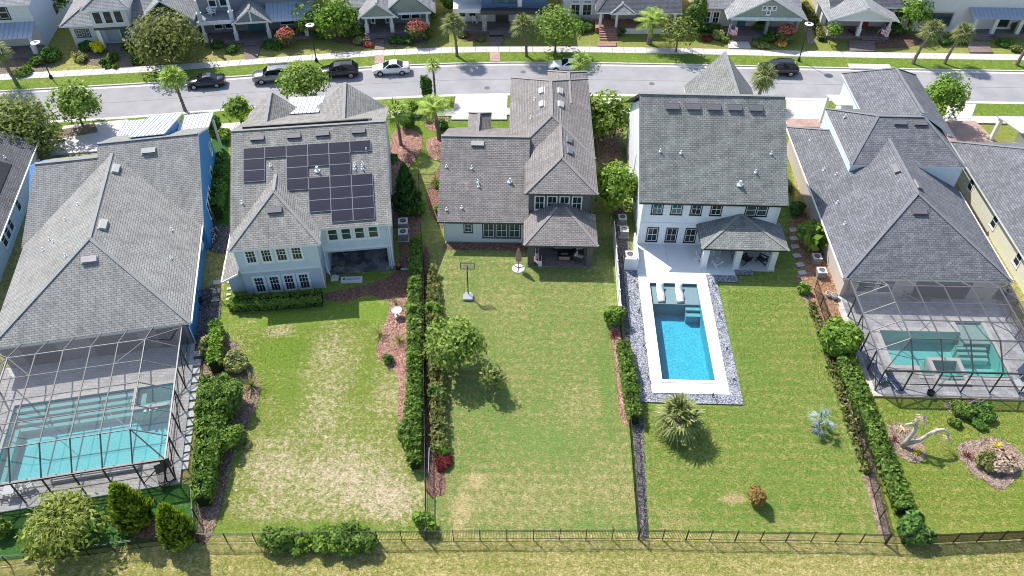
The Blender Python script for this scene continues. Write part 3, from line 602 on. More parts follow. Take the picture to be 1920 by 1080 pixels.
# ================================================================ H3: white and charcoal house
SH3 = shingle('shingle_brown', (0.265, 0.242, 0.228), 0.27, 0.4, 0.19); SH3C = plain('cap_brown', (0.270, 0.249, 0.237), 0.9, 0.1)
M_STUC = plain('white_stucco', (0.66, 0.66, 0.65), 0.85, 0.2, var=0.04, bump=0.2); M_CHAR = plain('charcoal_stucco', (0.115, 0.115, 0.115), 0.85, 0.2, var=0.06, bump=0.2); M_FASD = plain('charcoal_trim', (0.08, 0.078, 0.075), 0.6)
h3 = house('charcoal_and_white_house', 'house with white rear wing and charcoal upper storey over a covered porch', H3)
w = MB(); w.box(-7.9, 0.35, 3.6, 19, 0, 2.78); extr_u(w, [(3.9, 2.7), (19, 2.7), (11.4, 6.95)], -7.9, 0.3); w.build('wall', M_STUC, h3)
w = MB(); w.box(0.35, 6.5, 4.55, 25, 0, 5.75); w.box(-1.3, 6.52, 10.1, 24.6, 2.7, 5.75); w.box(2.9, 6.5, 24, 26.2, 0, 5.75); w.build('upper_wall', M_CHAR, h3)
r3a = roof(h3, -8.45, 0.4, 3.3, 19.5, 2.8, 7.2, 'u', 0, 0, SH3, M_FASD, SH3C); r3b = roof(h3, -0.05, 6.93, 4.1, 16, 5.8, 7.57, 'v', 3.45, 0, SH3, M_FASD, SH3C)
r3c = roof(h3, -1.75, 6.95, 9.75, 25.1, 5.82, 8.05, 'v', 4.3, 4.35, SH3, M_FASD, SH3C); r3d = roof(h3, 2.4, 6.96, 18, 26.65, 5.84, 6.98, 'v', 0, 2.2, SH3, M_FASD, SH3C)
r3e = roof(h3, -6.4, -3.85, 14.5, 21.6, 3.4, 4.6, 'v', 0, 2.0, SH3, M_FASD, SH3C)
w = MB(); extr_v(w, [(-6.2, 0), (-4.05, 0), (-4.05, 3.3), (-5.12, 3.35), (-6.2, 3.3)], 17, 21.3); w.build('entry_wall', M_CHAR, h3)
r3p = roof_polys(h3, [[(-0.07, 0.0, 2.9), (6.92, 0.0, 2.9), (3.9, 3.9, 4.36), (3.1, 3.9, 4.36)], [(6.92, 0, 2.9), (6.92, 4.6, 2.9), (3.9, 4.6, 4.36), (3.9, 3.9, 4.36)], [(-0.07, 4.6, 2.9), (-0.07, 0, 2.9), (3.1, 3.9, 4.36), (3.1, 4.6, 4.36)], [(3.1, 3.9, 4.36), (3.9, 3.9, 4.36), (3.9, 4.6, 4.36), (3.1, 4.6, 4.36)]],
                SH3, M_FASD, 0.22, [((-0.07, 0, 2.9), (3.1, 3.9, 4.36)), ((6.92, 0, 2.9), (3.9, 3.9, 4.36))], SH3C, 'porch_roof')
vent(r3a, -4.79, 10.7, 6.8, 0, 0.543, M_VENTL)
for (u, v) in ((-5.29, 8.3), (-4.63, 7.0), (-4.55, 6.6), (-6.12, 4.6), (-7.6, 4.4), (-7.8, 8.4)): pipe(r3a, u, v, 2.8 + 0.543 * (v - 3.3))
pipe(r3a, -1.5, 7.1, 2.8 + 0.543 * 3.8, 0.4, 0.11)
for v in (19.4, 16.8): vent(r3c, 1.65, v, 7.56, -math.pi / 2, 0.51, M_VENTL, 1.05); vent(r3c, 3.55, v, 7.56, math.pi / 2, 0.51, M_VENTL, 1.05)
for v in (11.0, 9.1): vent(r3b, 4.25, v, 7.17, math.pi / 2, 0.51, M_VENT, 1.05)
pipe(r3c, 0.5, 15.1, 6.95); pipe(r3c, 0.9, 18.3, 7.15)
for u in (1.41, 2.61, 3.8, 5.0): window(h3, 'S', u, 4.55, 3.55, 0.88, 1.6, M_WHITE, M_WHITE, GL, 2, 2, 0.06)
for u in (-3.5, -2.22, -0.95): window(h3, 'S', u, 3.6, 0.75, 1.0, 1.7, M_FASD, M_WHITE, GLG, 2, 2, 0.12)
window(h3, 'S', -5.5, 3.6, 1.35, 0.7, 0.95, M_FASD, M_WHITE, GLG, 2, 2, 0.1)
p = MB(); p.box(0.35, 6.55, 0.15, 4.6, 0, 0.1); p.build('porch_floor', M_BRPAV, h3)
for (u0, u1) in ((0.35, 0.95), (5.95, 6.5)): c = MB(); c.box(u0, u1, 0.3, 0.9, 0.1, 2.75); c.build('porch_pillar', M_CHAR, h3)
c = MB(); c.box(0.35, 6.5, 0.35, 0.75, 2.5, 2.76); c.build('porch_beam', M_CHAR, h3)
# ================================================================ H4: white house with lap pool
SH4 = shingle('shingle_grey', (0.25, 0.255, 0.238), 0.3, 0.4, 0.21); SH4C = plain('cap_grey', (0.258, 0.262, 0.249), 0.9, 0.1)
M_LAPW = siding('white_siding', (0.80, 0.82, 0.83), 0.2); M_FASW = plain('black_fascia', (0.03, 0.03, 0.032), 0.5)
h4 = house('white_house', 'white two-storey house with broad grey gable roof above the narrow lap pool', H4)
w = MB(); w.box(0.5, 13.35, 0.45, 17.1, 0, 5.7); extr_u(w, [(0.7, 5.6), (17.0, 5.6), (8.8, 11.6)], 0.5, 13.35); extr_v(w, [(7.0, 0), (13.9, 0), (13.9, 5.6), (10.45, 9.6), (7.0, 5.6)], 12, 20.3); w.build('wall', M_LAPW, h4)
t = MB(); t.box(0.44, 0.52, 0.39, 0.5, 0, 5.5); t.box(13.33, 13.42, 0.39, 0.5, 0, 5.5); t.box(0.52, 13.33, 0.4, 0.45, 2.78, 2.96); t.build('corner_trim', M_TRIMW, h4)
r4 = roof(h4, 0.0, 13.9, 0.0, 17.6, 5.7, 12.0, 'u', 0, 0, SH4, M_FASW, SH4C); r4b = roof(h4, 6.7, 14.2, 11.0, 20.9, 5.7, 10.0, 'v', 0, 0, SH4, M_TRIMW, SH4C)
for u in (3.15, 5.15, 7.1, 9.1, 11.1): vent(r4, u, 7.75, 5.7 + 0.716 * 7.75, 0, 0.716)
for (u, v) in ((1.95, 4.1), (3.9, 4.0), (12.4, 4.1), (10.9, 2.6)): pipe(r4, u, v, 5.7 + 0.716 * v)
pipe(r4, 9.4, 1.6, 5.7 + 0.716 * 1.6, 0.45, 0.13)
for i, u in enumerate((1.85, 3.69, 5.54, 7.43)): window(h4, 'S', u, 0.45, 4.1, 0.92, 1.3, M_FASW, M_WHITE, GLT if i < 2 else GL, 2, 2, 0.1)
window(h4, 'S', 10.7, 0.45, 4.12, 0.92, 1.28, M_FASW, M_WHITE, GLG, 1, 2, 0.1); window(h4, 'S', 11.74, 0.45, 4.12, 0.92, 1.28, M_FASW, M_WHITE, GLG, 1, 2, 0.1)
for u in (1.79, 3.65, 5.5): window(h4, 'S', u, 0.45, 0.62, 0.95, 1.62, M_FASW, M_WHITE, GL, 2, 2, 0.1)
r4p = roof_polys(h4, [[(5.85, -3.15, 2.9), (14.0, -3.15, 2.9), (9.85, 0.46, 4.25)], [(14.0, -3.15, 2.9), (14.0, 0.7, 2.9), (13.4, 0.7, 3.05), (9.85, 0.7, 4.25), (9.85, 0.46, 4.25)], [(5.85, 0.46, 2.9), (5.85, -3.15, 2.9), (9.85, 0.46, 4.25)]], SH4, M_FASW, 0.18, [((5.85, -3.15, 2.9), (9.85, 0.46, 4.25)), ((14.0, -3.15, 2.9), (9.85, 0.46, 4.25))], SH4C, 'porch_roof')
for u in (6.25, 9.35, 12.7): c = MB(); c.box(u, u + 0.55, -2.8, -2.25, 0.1, 2.72); c.box(u - 0.05, u + 0.6, -2.85, -2.2, 0.1, 0.3); c.build('porch_column', M_WHITE, h4)
c = MB(); c.box(6.2, 13.3, -2.75, -2.3, 2.45, 2.74); c.build('porch_beam', M_WHITE, h4)
c = MB(); c.box(6.7, 13.0, 0.38, 0.44, 0.15, 2.35); c.build('sliding_door', GL, h4)
p = MB(); p.box(9.4, 13.3, -2.95, 0.45, -0.02, 0.12); p.build('porch_floor', plain('porch_slab', (0.6, 0.58, 0.55), 0.8, var=0.06), h4)
g = MB(); g.tube([(0.38, 8.0, 0.1), (0.38, 8.0, 5.6)], 0.05, 6); g.build('downspout', M_WHITE, h4)
# ================================================================ H5: beige house with screened pool, right
SH5 = shingle('shingle_slate', (0.188, 0.19, 0.205), 0.36, 0.42, 0.21); SH5C = plain('cap_slate', (0.213, 0.213, 0.225), 0.9, 0.1)
M_BEIGE = plain('beige_stucco', (0.58, 0.50, 0.43), 0.85, 0.2, var=0.05, bump=0.15); M_LBW = siding('white_board', (0.66, 0.74, 0.76), 0.25)
h5 = house('beige_house', 'beige house with slate grey hipped roofs and a screened pool on the right', H5)
w = MB(); w.box(0.5, 14.5, 0.5, 23.6, 0, 2.85); w.build('wall', M_BEIGE, h5)
w = MB(); w.box(3.42, 14.5, 13.38, 23.4, 2.8, 5.66); w.box(7.5, 15.1, 20, 30.5, 0, 5.7); w.build('upper_wall', M_LBW, h5)
r5 = roof(h5, 0, 15.0, 0, 24.1, 2.9, 7.0, 'v', 7.3, 7.3, SH5, M_TRIMW, SH5C); r5b = roof(h5, 3.35, 14.6, 13.3, 23.5, 5.7, 8.15, 'u', 3.4, 3.2, SH5, M_TRIMW, SH5C)
r5c = roof(h5, 7.1, 15.5, 18.6, 31.0, 5.72, 8.4, 'v', 0, 3.4, SH5, M_TRIMW, SH5C)
for u in (8.82, 10.87): vent(r5b, u, 17.7, 7.83, 0, 0.48)
vent(r5, 6.9, 11.4, 6.7, -math.pi / 2, 0.55); vent(r5, 8.1, 8.9, 6.7, math.pi / 2, 0.55); vent(r5, 7.45, 5.7, 6.12, 0, 0.56)
for (u, v) in ((1.6, 9.6), (1.5, 6.5), (1.6, 14.9), (1.5, 20.3), (2.4, 13.6)): pipe(r5, u, v, 2.9 + 0.547 * u)
for (u, v) in ((4.4, 20.5), (12.2, 21.2)): pipe(r5b, u, v, 6.6)
rr = seam_roof(h5, [(8.3, 29.8, 3.6), (5.6, 29.8, 3.6), (5.6, 26.2, 4.5), (8.3, 26.2, 4.5)], 7, M_METALW)
for u in (5.8, 8.1): c = MB(); c.box(u - 0.13, u + 0.13, 29.3, 29.56, 0, 3.6); c.build('porch_column', M_WHITE, h5)
for (u, ww) in ((2.6, 1.6), (4.4, 1.4)): window(h5, 'S', u, 0.5, 0.7, ww, 1.5, M_TRIMW, M_TRIMW, GLG)
c = MB(); c.box(7.0, 12.0, 0.42, 0.49, 0.1, 2.3); c.build('sliding_door', GL, h5)
for _u, _v in ((-0.06, 24), (15.06, 13)): g = MB(); g.bar((_u, 0, 2.85), (_u, _v, 2.85), 0.12, 0.12); g.build('gutter', M_WHITE, h5)
# ================================================================ H6 far right and H0 far left
F6 = Frame(47.65, 73.17, 1.0); M_LIME = plain('pale_yellow_stucco', (0.67, 0.65, 0.52), 0.85, 0.2, var=0.04, bump=0.1)
h6 = house('pale_yellow_house', 'pale yellow house with grey roof at the right edge, beyond the beige house', F6)
w = MB(); w.box(0.5, 16, -24, -0.5, 0, 2.85); w.build('wall', M_LIME, h6)
r6 = roof(h6, 0, 16.5, -24.5, 0, 2.9, 7.2, 'v', 7, 8.2, SH5, M_TRIMW, SH5C)
for v in (-6, -12, -17.5): window(h6, 'W', v, 0.5, 1.0, 0.9, 1.3, M_TRIMW, M_TRIMW)
w = MB(); w.box(8.2, 14, -1, 2.0, 0, 2.9); w.build('porch_wall', M_LIME, h6)
seam_roof(h6, [(14.4, 5.0, 3.0), (7.0, 5.0, 3.0), (7.6, 0.6, 3.7), (14.4, 0.6, 3.7)], 8, M_METALW)
for u in (7.4, 10.6, 14.0): c = MB(); c.box(u - 0.2, u + 0.2, 4.4, 4.8, 0, 3.0); c.build('porch_column', M_WHITE, h6)
F0 = Frame(-51.27, 71.97, -11.2); SH0 = shingle('shingle_dark', (0.15, 0.148, 0.15), 0.3); M_OFFW = plain('offwhite_stucco', (0.60, 0.61, 0.60), 0.85, 0.2, var=0.05)
h0 = house('dark_roofed_house', 'off-white house with dark grey roof cut off by the left edge', F0)
w = MB(); w.box(-14, -0.5, -24, -0.4, 0, 2.85); w.build('wall', M_OFFW, h0)
r0 = roof(h0, -14.5, 0, -24.5, 0, 2.9, 6.9, 'v', 7, 0, SH0, M_TRIMW)
w = MB(); extr_v(w, [(-14, 2.7), (-0.5, 2.7), (-7.25, 6.7)], -20, -0.4); w.build('gable_wall', M_OFFW, h0)
for v in (-9.2, -12.3, -13.5, -14.7, -18.6): window(h0, 'E', v, -0.5, 0.9, 0.9, 1.5, M_TRIMW, M_TRIMW)
pvs = MB(); pvs.slab([(-1.2, -14, 3.65), (-1.2, -5, 3.65), (-4.8, -5, 5.62), (-4.8, -14, 5.62)], 0.06); pvs.build('heating_mat', MATS['mat_black'], r0); pipe(r0, -1.9, -4.2, 3.95)
g = MB(); g.bar((0.06, -24.5, 2.85), (0.06, 0, 2.85), 0.12, 0.12); g.build('gutter', M_WHITE, h0)

# downspouts on the rear walls
for (hh, u, v, zt) in ((h2, 7.75, 2.2, 5.45), (h2, 13.8, 2.2, 5.45), (h3, -7.75, 3.52, 2.7), (h3, 6.4, 4.45, 5.6), (h4, 13.2, 0.36, 5.5)):
    k = MB(); k.tube([(u, v - 0.25, zt), (u, v, zt - 0.3), (u, v, 0.25), (u, v - 0.3, 0.1)], 0.045, 6); k.build('downspout', M_FASD if hh is h3 and v > 4 else M_WHITE, hh)
# ================================================================ pools, decks and screen cages
M_DECKW = plain('white_deck', (0.80, 0.79, 0.77), 0.8, 0.2, var=0.04, scale=1.0, bump=0.1)
M_STONE = bricks('grey_pavers', (0.46, 0.45, 0.445), (0.64, 0.63, 0.62), (0.33, 0.32, 0.32), 0.6, 0.4, 0.012, 0.2, offset=0.35)
M_TRAV = bricks('travertine', (0.55, 0.52, 0.49), (0.68, 0.65, 0.61), (0.36, 0.34, 0.32), 0.6, 0.3, 0.012, 0.14)
M_COPE = plain('pale_coping', (0.68, 0.63, 0.58), 0.75, 0.25, var=0.08, scale=4)
P4 = pooltile('caustic_blue', (0.04, 0.36, 0.49), (0.07, 0.46, 0.59), 1.2, 0.42); P1 = pooltile('caustic_aqua', (0.15, 0.74, 0.77), (0.22, 0.84, 0.86), 1.0, 0.16); P5 = pooltile('caustic_green', (0.22, 0.74, 0.66), (0.36, 0.84, 0.77), 0.8, 0.12)
M_SHELF = plain('pool_shelf', (0.30, 0.34, 0.36), 0.7, var=0.06); M_SHELF5 = plain('pool_shelf_pale', (0.52, 0.62, 0.54), 0.7, var=0.06); M_STEP = plain('pool_step_aqua', (0.22, 0.56, 0.56), 0.7, var=0.05); M_TILE = plain('pool_tile_band', (0.16, 0.32, 0.38), 0.4, 0.4, var=0.2, scale=6)
WAT = water('pool_water', (0.80, 0.95, 0.97))
def deck(name, F, rects, z, mat, hole=None, edge=True):
    s = struct(sheet(name, [F.pts(rects)], z, mat, holes=[hole] if hole else []))
    if edge:
        P = F.pts(rects); mb = MB()
        for i in range(len(P)): a, b = P[i], P[(i + 1) % len(P)]; mb.add([(a[0], a[1], -0.03), (b[0], b[1], -0.03), (b[0], b[1], z - 0.001), (a[0], a[1], z - 0.001)], [(0, 1, 2, 3)])
        mb.build('deck_edge', mat, s)
    return s
def sub(F, o, mb_fn, name, mat): pass
# --- lap pool behind the white house
stp = H4.pts([(-1.15, -18.95), (7.6, -18.95), (7.6, -4.6), (9.6, -4.6), (9.6, -3.6), (11.2, -3.6), (11.2, -2.9), (0.1, -2.9), (-1.15, -3.2)])
struct(sheet('gravel_bed', [stp], 0.02 + _bz[0], M_GRAVEL, holes=[POOL4]))
deck('pool_deck', H4, [(0.2, -18.0), (6.6, -18.0), (6.65, -3.72), (9.45, -3.72), (9.4, 0.44), (0.15, 0.44)], 0.16, M_DECKW, POOL4)
_dk = [o for o in bpy.data.objects if o.name == 'pool_deck'][0]
M_JOINT = plain('joint_grey', (0.42, 0.41, 0.4), 0.9)
for (a_, b_) in (((0.22, -3.72), (6.6, -3.72)), ((0.22, -8.8), (1.1, -8.8)), ((0.22, -12.8), (1.1, -12.8)), ((5.7, -8.8), (6.58, -8.8)), ((5.7, -12.8), (6.58, -12.8)), ((3.4, -18.0), (3.4, -16.95)), ((3.2, -3.7), (3.2, 0.42)), ((6.3, -3.7), (6.3, 0.42))):
    k = MB(); p_, q_ = H4.w(*a_), H4.w(*b_); k.bar((*p_, 0.161), (*q_, 0.161), 0.03, 0.004); k.build('control_joint', M_JOINT, _dk)
def pool(name, label, F, poly, zt, depth, wz, pm, copew, cm):
    t = thing(name, label, 'swimming pool', (F.o[0], F.o[1], 0), F.yaw)
    b = MB(); tub(b, poly, zt, -depth); b.build('basin', pm, t)
    b = MB(); P = poly
    c = MB(); ring(c, poly, copew, zt - 0.04, zt + 0.045); c.build('coping', cm, t)
    sheet('water', [poly], wz, WAT, parent=t)
    return t
pl = [(1.17, -16.6), (5.6, -16.6), (5.6, -5.05), (1.17, -5.05)]
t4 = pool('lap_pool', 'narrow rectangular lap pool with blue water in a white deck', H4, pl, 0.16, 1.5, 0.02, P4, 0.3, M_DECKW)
b = MB(); b.box(1.18, 5.59, -7.5, -5.06, -1.5, -0.12); b.build('sun_shelf', M_SHELF, t4)
for k in range(2): b = MB(); b.box(4.3, 5.58, -8.0 - k * 0.55, -7.5 - k * 0.55, -1.5, -0.35 - 0.25 * k); b.build('step', plain('pool_step_blue', (0.15, 0.38, 0.43), 0.7), t4)
b = MB(); tub(b, [(1.175, -16.595), (5.595, -16.595), (5.595, -5.055), (1.175, -5.055)], 0.12, -0.02); b.m = b.m[:-1]; b.f = b.f[:-1]; b.build('tile_band', M_TILE, t4)
for i, u in enumerate((2.1, 3.85)):
    l = thing('ledge_lounger', ['white ledge lounger on the pool shelf nearer the left edge', 'white ledge lounger on the pool shelf beside the steps'][i], 'lounger', H4.loc(u, -6.25, -0.1), H4.yaw, 'ledge loungers on the pool shelf')
    m = MB(); n = 12
    for k in range(n + 1):
        y = 1.0 - 2.1 * k / n; z = 0.55 + 0.0 * k; s = k / n; z = 0.12 + 0.42 * max(0, 1 - s * 2.4) ** 1.4 + 0.12 * math.sin(min(1, max(0, (s - 0.35) / 0.5)) * math.pi)
        m.v += [(-0.33, y, z), (0.33, y, z), (0.33, y, max(-0.0, z - 0.16)), (-0.33, y, max(-0.0, z - 0.16))]
    for k in range(n):
        a = 4 * k; b_ = a + 4; m.f += [(a, a + 1, b_ + 1, b_)[::-1], (a + 1, a + 2, b_ + 2, b_ + 1)[::-1], (a + 2, a + 3, b_ + 3, b_ + 2)[::-1], (a + 3, a, b_, b_ + 3)[::-1]]; m.m += [0] * 4
    m.f += [(0, 1, 2, 3), (4 * n + 3, 4 * n + 2, 4 * n + 1, 4 * n)]; m.m += [0, 0]; m.build('seat_shell', M_WHITE, l, smooth=True)
sk = tag(MB().lathe([(0.12, 0), (0.12, 0.015), (0.02, 0.02)], 12).build('skimmer_lid', plain('skimmer', (0.55, 0.52, 0.46), 0.7), None, loc=H4.loc(6.1, -10.3, 0.162)), 'round beige skimmer lid in the white deck beside the lap pool', 'lid')
# low white equipment wall beside the patio
wl_ = thing('equipment_wall', 'white low wall screening the pool equipment beside the white patio', 'wall', (H4.o[0], H4.o[1], 0), H4.yaw)
for (a, b_, c, d) in ((0.02, 0.14, -3.3, 0.4), (-1.1, 0.02, -3.3, -3.18)): m = MB(); m.box(a, b_, c, d, 0, 1.5); m.box(a - 0.04, b_ + 0.04, c - 0.04, d + 0.04, 1.5, 1.56); m.build('panel', M_WHITE, wl_)
# --- path lights in the gravel
pa = None; K = 0
for (px, py, s) in ((1189, 532, 'top left, nearest the equipment wall'), (1197, 586, 'left side, second from the house'), (1206, 652, 'left side, third from the house'), (1214, 712, 'left side, beside the fan palm'), (1336, 537, 'right side, nearest the patio'), (1347, 593, 'right side, second from the house'), (1361, 658, 'right side, third from the house'), (1375, 716, 'right side, last before the far corner'), (1335, 744, 'at the far end of the pool')):
    p = at(px, py); t = thing('path_light', 'black angled path light in gravel, ' + s, 'path light', (p.x, p.y, 0.05), 0, 'path lights in the pool gravel')
    m = MB(); m.tube([(0, 0, 0), (0, 0, 0.45)], 0.03, 6); m.build('stake', M_BLACKM, t); m = MB(); m.bar((0, 0, 0.46), (0.0, -0.28, 0.5), 0.1, 0.05); m.build('head', M_BLACKM, t)
# --- screened pools
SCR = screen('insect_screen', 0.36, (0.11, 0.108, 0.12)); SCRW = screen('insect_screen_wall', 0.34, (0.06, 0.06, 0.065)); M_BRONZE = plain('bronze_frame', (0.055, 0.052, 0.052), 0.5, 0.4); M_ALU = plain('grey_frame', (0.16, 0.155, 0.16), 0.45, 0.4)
def cage(label, F, u0, u1, vf, vr, zw, zt, fu0, fu1, fvf, fvr, us, vsl, zeave, deckz):
    t = thing('pool_cage', label, 'pool enclosure', (F.o[0], F.o[1], 0), F.yaw)
    def bar(n, a, b, w=0.075, h=0.11, m=M_ALU): k = MB(); k.bar(a, b, w, h); k.build(n, m, t)
    def scr(pts, m=SCR): k = MB(); k.add(pts, [tuple(range(len(pts)))]); k.build('screen_panel', m, t)
    for u in us:
        bar('rafter', (u, vr, zeave), (u, fvr, zt)); bar('rafter', (u, fvr, zt), (u, fvf, zt)); bar('rafter', (u, fvf, zt), (u, vf, zw), m=M_BRONZE); bar('post', (u, vf, zw), (u, vf, deckz), m=M_BRONZE)
    for v in vsl:
        bar('purlin', (fu0, v, zt - 0.005), (fu1, v, zt - 0.005), 0.06, 0.08)
        for (fu, uo) in ((fu0, u0), (fu1, u1)): bar('side_rafter', (fu, v, zt - 0.01), (uo, v, zw), 0.065, 0.08); bar('post', (uo, v, zw), (uo, v, deckz), m=M_BRONZE)
    for (fu, uo) in ((fu0, u0), (fu1, u1)):
        bar('hip_beam', (fu, fvf, zt), (uo, vf, zw), m=M_BRONZE); bar('hip_beam', (fu, fvr, zt), (uo, vr - 0.3, zw)); bar('wall_beam', (uo, vf, zw), (uo, vr, zw), 0.1, 0.14); bar('chair_rail', (uo, vf, deckz + 0.9), (uo, vr, deckz + 0.9), 0.05, 0.06, M_BRONZE); bar('post', (uo, vf, zw), (uo, vf, deckz), m=M_BRONZE)
        vv = [vf] + sorted(vsl)
        for i in range(0, len(vv) - 1, 2): bar('brace', (uo, vv[i], deckz + 0.1), (uo, vv[i + 1], zw), 0.06, 0.06, M_BRONZE)
    bar('wall_beam', (u0, vf, zw), (u1, vf, zw), 0.1, 0.15, M_BRONZE); bar('chair_rail', (u0, vf, deckz + 0.9), (u1, vf, deckz + 0.9), 0.05, 0.06, M_BRONZE)
    uu = [u0] + list(us) + [u1]
    for i in (0, len(uu) - 2): bar('brace', (uu[i], vf, deckz + 0.1 if i else zw), (uu[i + 1], vf, zw if i else deckz + 0.1), 0.06, 0.06, M_BRONZE)
    vv = sorted(vsl)
    for (i, j) in ((0, len(vv) - 2), (len(us) - 2, len(vv) - 2), (len(us) - 2, 0), (0, 0)):     # wind braces in the corner bays
        a, b = (us[i], vv[j], zt - 0.03), (us[i + 1], vv[j + 1], zt - 0.03)
        if (i == 0) != (j == 0): a, b = (us[i], vv[j + 1], zt - 0.03), (us[i + 1], vv[j], zt - 0.03)
        bar('brace', a, b, 0.045, 0.05)
    e = 0.0
    for i in range(len(us) - 1):
        a, b = us[i], us[i + 1]
        for j in range(len(vv) - 1): scr([(a, vv[j], zt + 0.06), (b, vv[j], zt + 0.06), (b, vv[j + 1], zt + 0.06), (a, vv[j + 1], zt + 0.06)])
        scr([(a, vf, zw + 0.02), (b, vf, zw + 0.02), (b, fvf, zt + 0.02), (a, fvf, zt + 0.02)]); scr([(a, fvr, zt + 0.02), (b, fvr, zt + 0.02), (b, vr, zeave + 0.02), (a, vr, zeave + 0.02)])
    for (fu, uo) in ((fu0, u0), (fu1, u1)):
        ve = [fvf] + [q for q in vv if fvf < q < fvr] + [fvr]
        for j in range(len(ve) - 1): scr([(uo, ve[j], zw + 0.03), (fu, ve[j], zt + 0.03), (fu, ve[j + 1], zt + 0.03), (uo, ve[j + 1], zw + 0.03)])
        scr([(uo, vf, zw + 0.03), (fu, vf, zw + 0.03), (fu, fvf, zt + 0.03)]); scr([(uo, vf, zw + 0.03), (fu, fvf, zt + 0.03), (uo, fvf, zw + 0.03)]); scr([(uo, fvr, zw + 0.03), (fu, fvr, zt + 0.03), (fu, vr, zeave), (uo, vr, zeave)])
        ww = [vf] + vv + [vr]
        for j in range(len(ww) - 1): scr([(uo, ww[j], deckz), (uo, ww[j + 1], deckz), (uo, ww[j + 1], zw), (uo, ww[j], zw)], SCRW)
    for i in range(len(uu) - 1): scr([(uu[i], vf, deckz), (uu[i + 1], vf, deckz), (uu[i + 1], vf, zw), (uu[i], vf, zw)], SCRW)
    return t
# left pool (blue house)
deck('pool_deck', H1, [(-16.2, -13.85), (-0.4, -13.8), (-0.4, 0.42), (-16.2, 0.42)], 0.12, M_TRAV, POOL1)
pl = [(-14.2, -11.3), (-1.8, -11.3), (-1.8, -3.9), (-14.2, -3.9)]
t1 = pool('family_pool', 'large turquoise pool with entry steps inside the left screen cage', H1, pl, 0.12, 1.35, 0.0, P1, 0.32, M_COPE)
for k in range(4): b = MB(); b.box(-14.19, -4.95, -4.45 - 0.5 * k, -3.91 - 0.5 * k, -1.35, -0.12 - 0.22 * k); b.build('step', M_STEP, t1)
b = MB(); b.box(-14.19, -13.6, -11.28, -5.95, -1.35, -0.45); b.build('bench', M_STEP, t1)
b = MB(); b.box(-4.9, -4.6, -6.2, -3.9, -1.35, 0.2); b.box(-4.6, -1.8, -6.2, -5.9, -1.35, 0.2); b.build('spa_wall', M_COPE, t1)
b = MB(); b.box(-4.58, -1.81, -5.88, -5.3, -1.35, -0.3); b.box(-4.58, -4.0, -5.3, -3.92, -1.35, -0.3); b.build('spa_bench', M_STEP, t1)
for i in range(3): b = MB(); b.box(-3.9 + i * 0.42, -3.68 + i * 0.42, -6.5, -6.2, -0.02, 0.1); b.build('spillway', M_WHITE, t1)
b = MB(); b.box(-9.8, -3.4, -12.1, -11.65, 0.1, 0.42); tag(b.build('pool_bench', M_TRAV, None, loc=(H1.o[0], H1.o[1], 0), rz=H1.yaw, bevel=0.02), 'long low stone ledge along the front rim of the left pool', 'ledge')
cage('wide grey-framed screen cage over the left pool behind the blue house', H1, -15.6, -0.75, -13.4, 0.1, 2.75, 4.2, -13.4, -3.0, -11.3, -2.4, [-13.4, -11.32, -9.24, -7.16, -5.08, -3.0], [-11.3, -9.08, -6.85, -4.62, -2.4], 3.0, 0.12)
# right pool (beige house)
deck('pool_deck', H5, [(0.2, -10.85), (15.4, -10.9), (15.4, 0.48), (0.2, 0.48)], 0.12, M_STONE, POOL5)
pl = [(2.95, -7.75), (5.15, -7.75), (5.15, -8.75), (12.4, -8.75), (12.4, -2.45), (10.05, -2.45), (10.05, -3.75), (2.95, -3.75)]
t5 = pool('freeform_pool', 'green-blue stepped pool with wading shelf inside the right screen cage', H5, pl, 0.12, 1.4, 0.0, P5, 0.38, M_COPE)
b = MB(); b.box(10.06, 12.39, -4.9, -2.46, -1.4, -0.1); b.build('wading_shelf', M_SHELF5, t5)
for k in range(3): b = MB(); b.box(9.4 + 0.1 * k, 12.0, -5.35 - 0.45 * k, -4.9 - 0.45 * k, -1.4, -0.32 - 0.22 * k); b.build('step', plain('pool_step_green', (0.4, 0.72, 0.64), 0.7), t5)
b = MB(); sp = [(6.35, -9.45), (8.45, -9.45), (8.45, -7.25), (6.35, -7.25)]; ring(b, sp, 0.34, -1.0, 0.32); b.build('spa_wall', M_COPE, t5)
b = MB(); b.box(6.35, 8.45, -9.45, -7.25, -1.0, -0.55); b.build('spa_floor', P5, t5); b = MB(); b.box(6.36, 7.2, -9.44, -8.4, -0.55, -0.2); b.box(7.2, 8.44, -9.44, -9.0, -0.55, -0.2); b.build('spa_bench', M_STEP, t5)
sheet('spa_water', [sp], 0.2, WAT, parent=t5)
cage('grey-framed screen cage over the right pool behind the beige house', H5, 0.6, 14.75, -10.5, 0.1, 2.7, 4.2, 2.85, 12.45, -8.3, -2.15, [2.85, 5.25, 7.65, 10.05, 12.45], [-8.3, -6.25, -4.2, -2.15], 2.95, 0.12)
cw = thing('retaining_curb', 'low tan curb wall round the right pool deck', 'wall', (H5.o[0], H5.o[1], 0), H5.yaw)
M_TAN = plain('tan_block', (0.55, 0.43, 0.31), 0.8, var=0.12, scale=5)
for (a, b_, c, d) in ((0.0, 0.2, -10.9, -1.0), (0.0, 15.4, -11.15, -10.92)): m = MB(); m.box(a, b_, c, d, -0.02, 0.2); m.build('curb', M_TAN, cw)
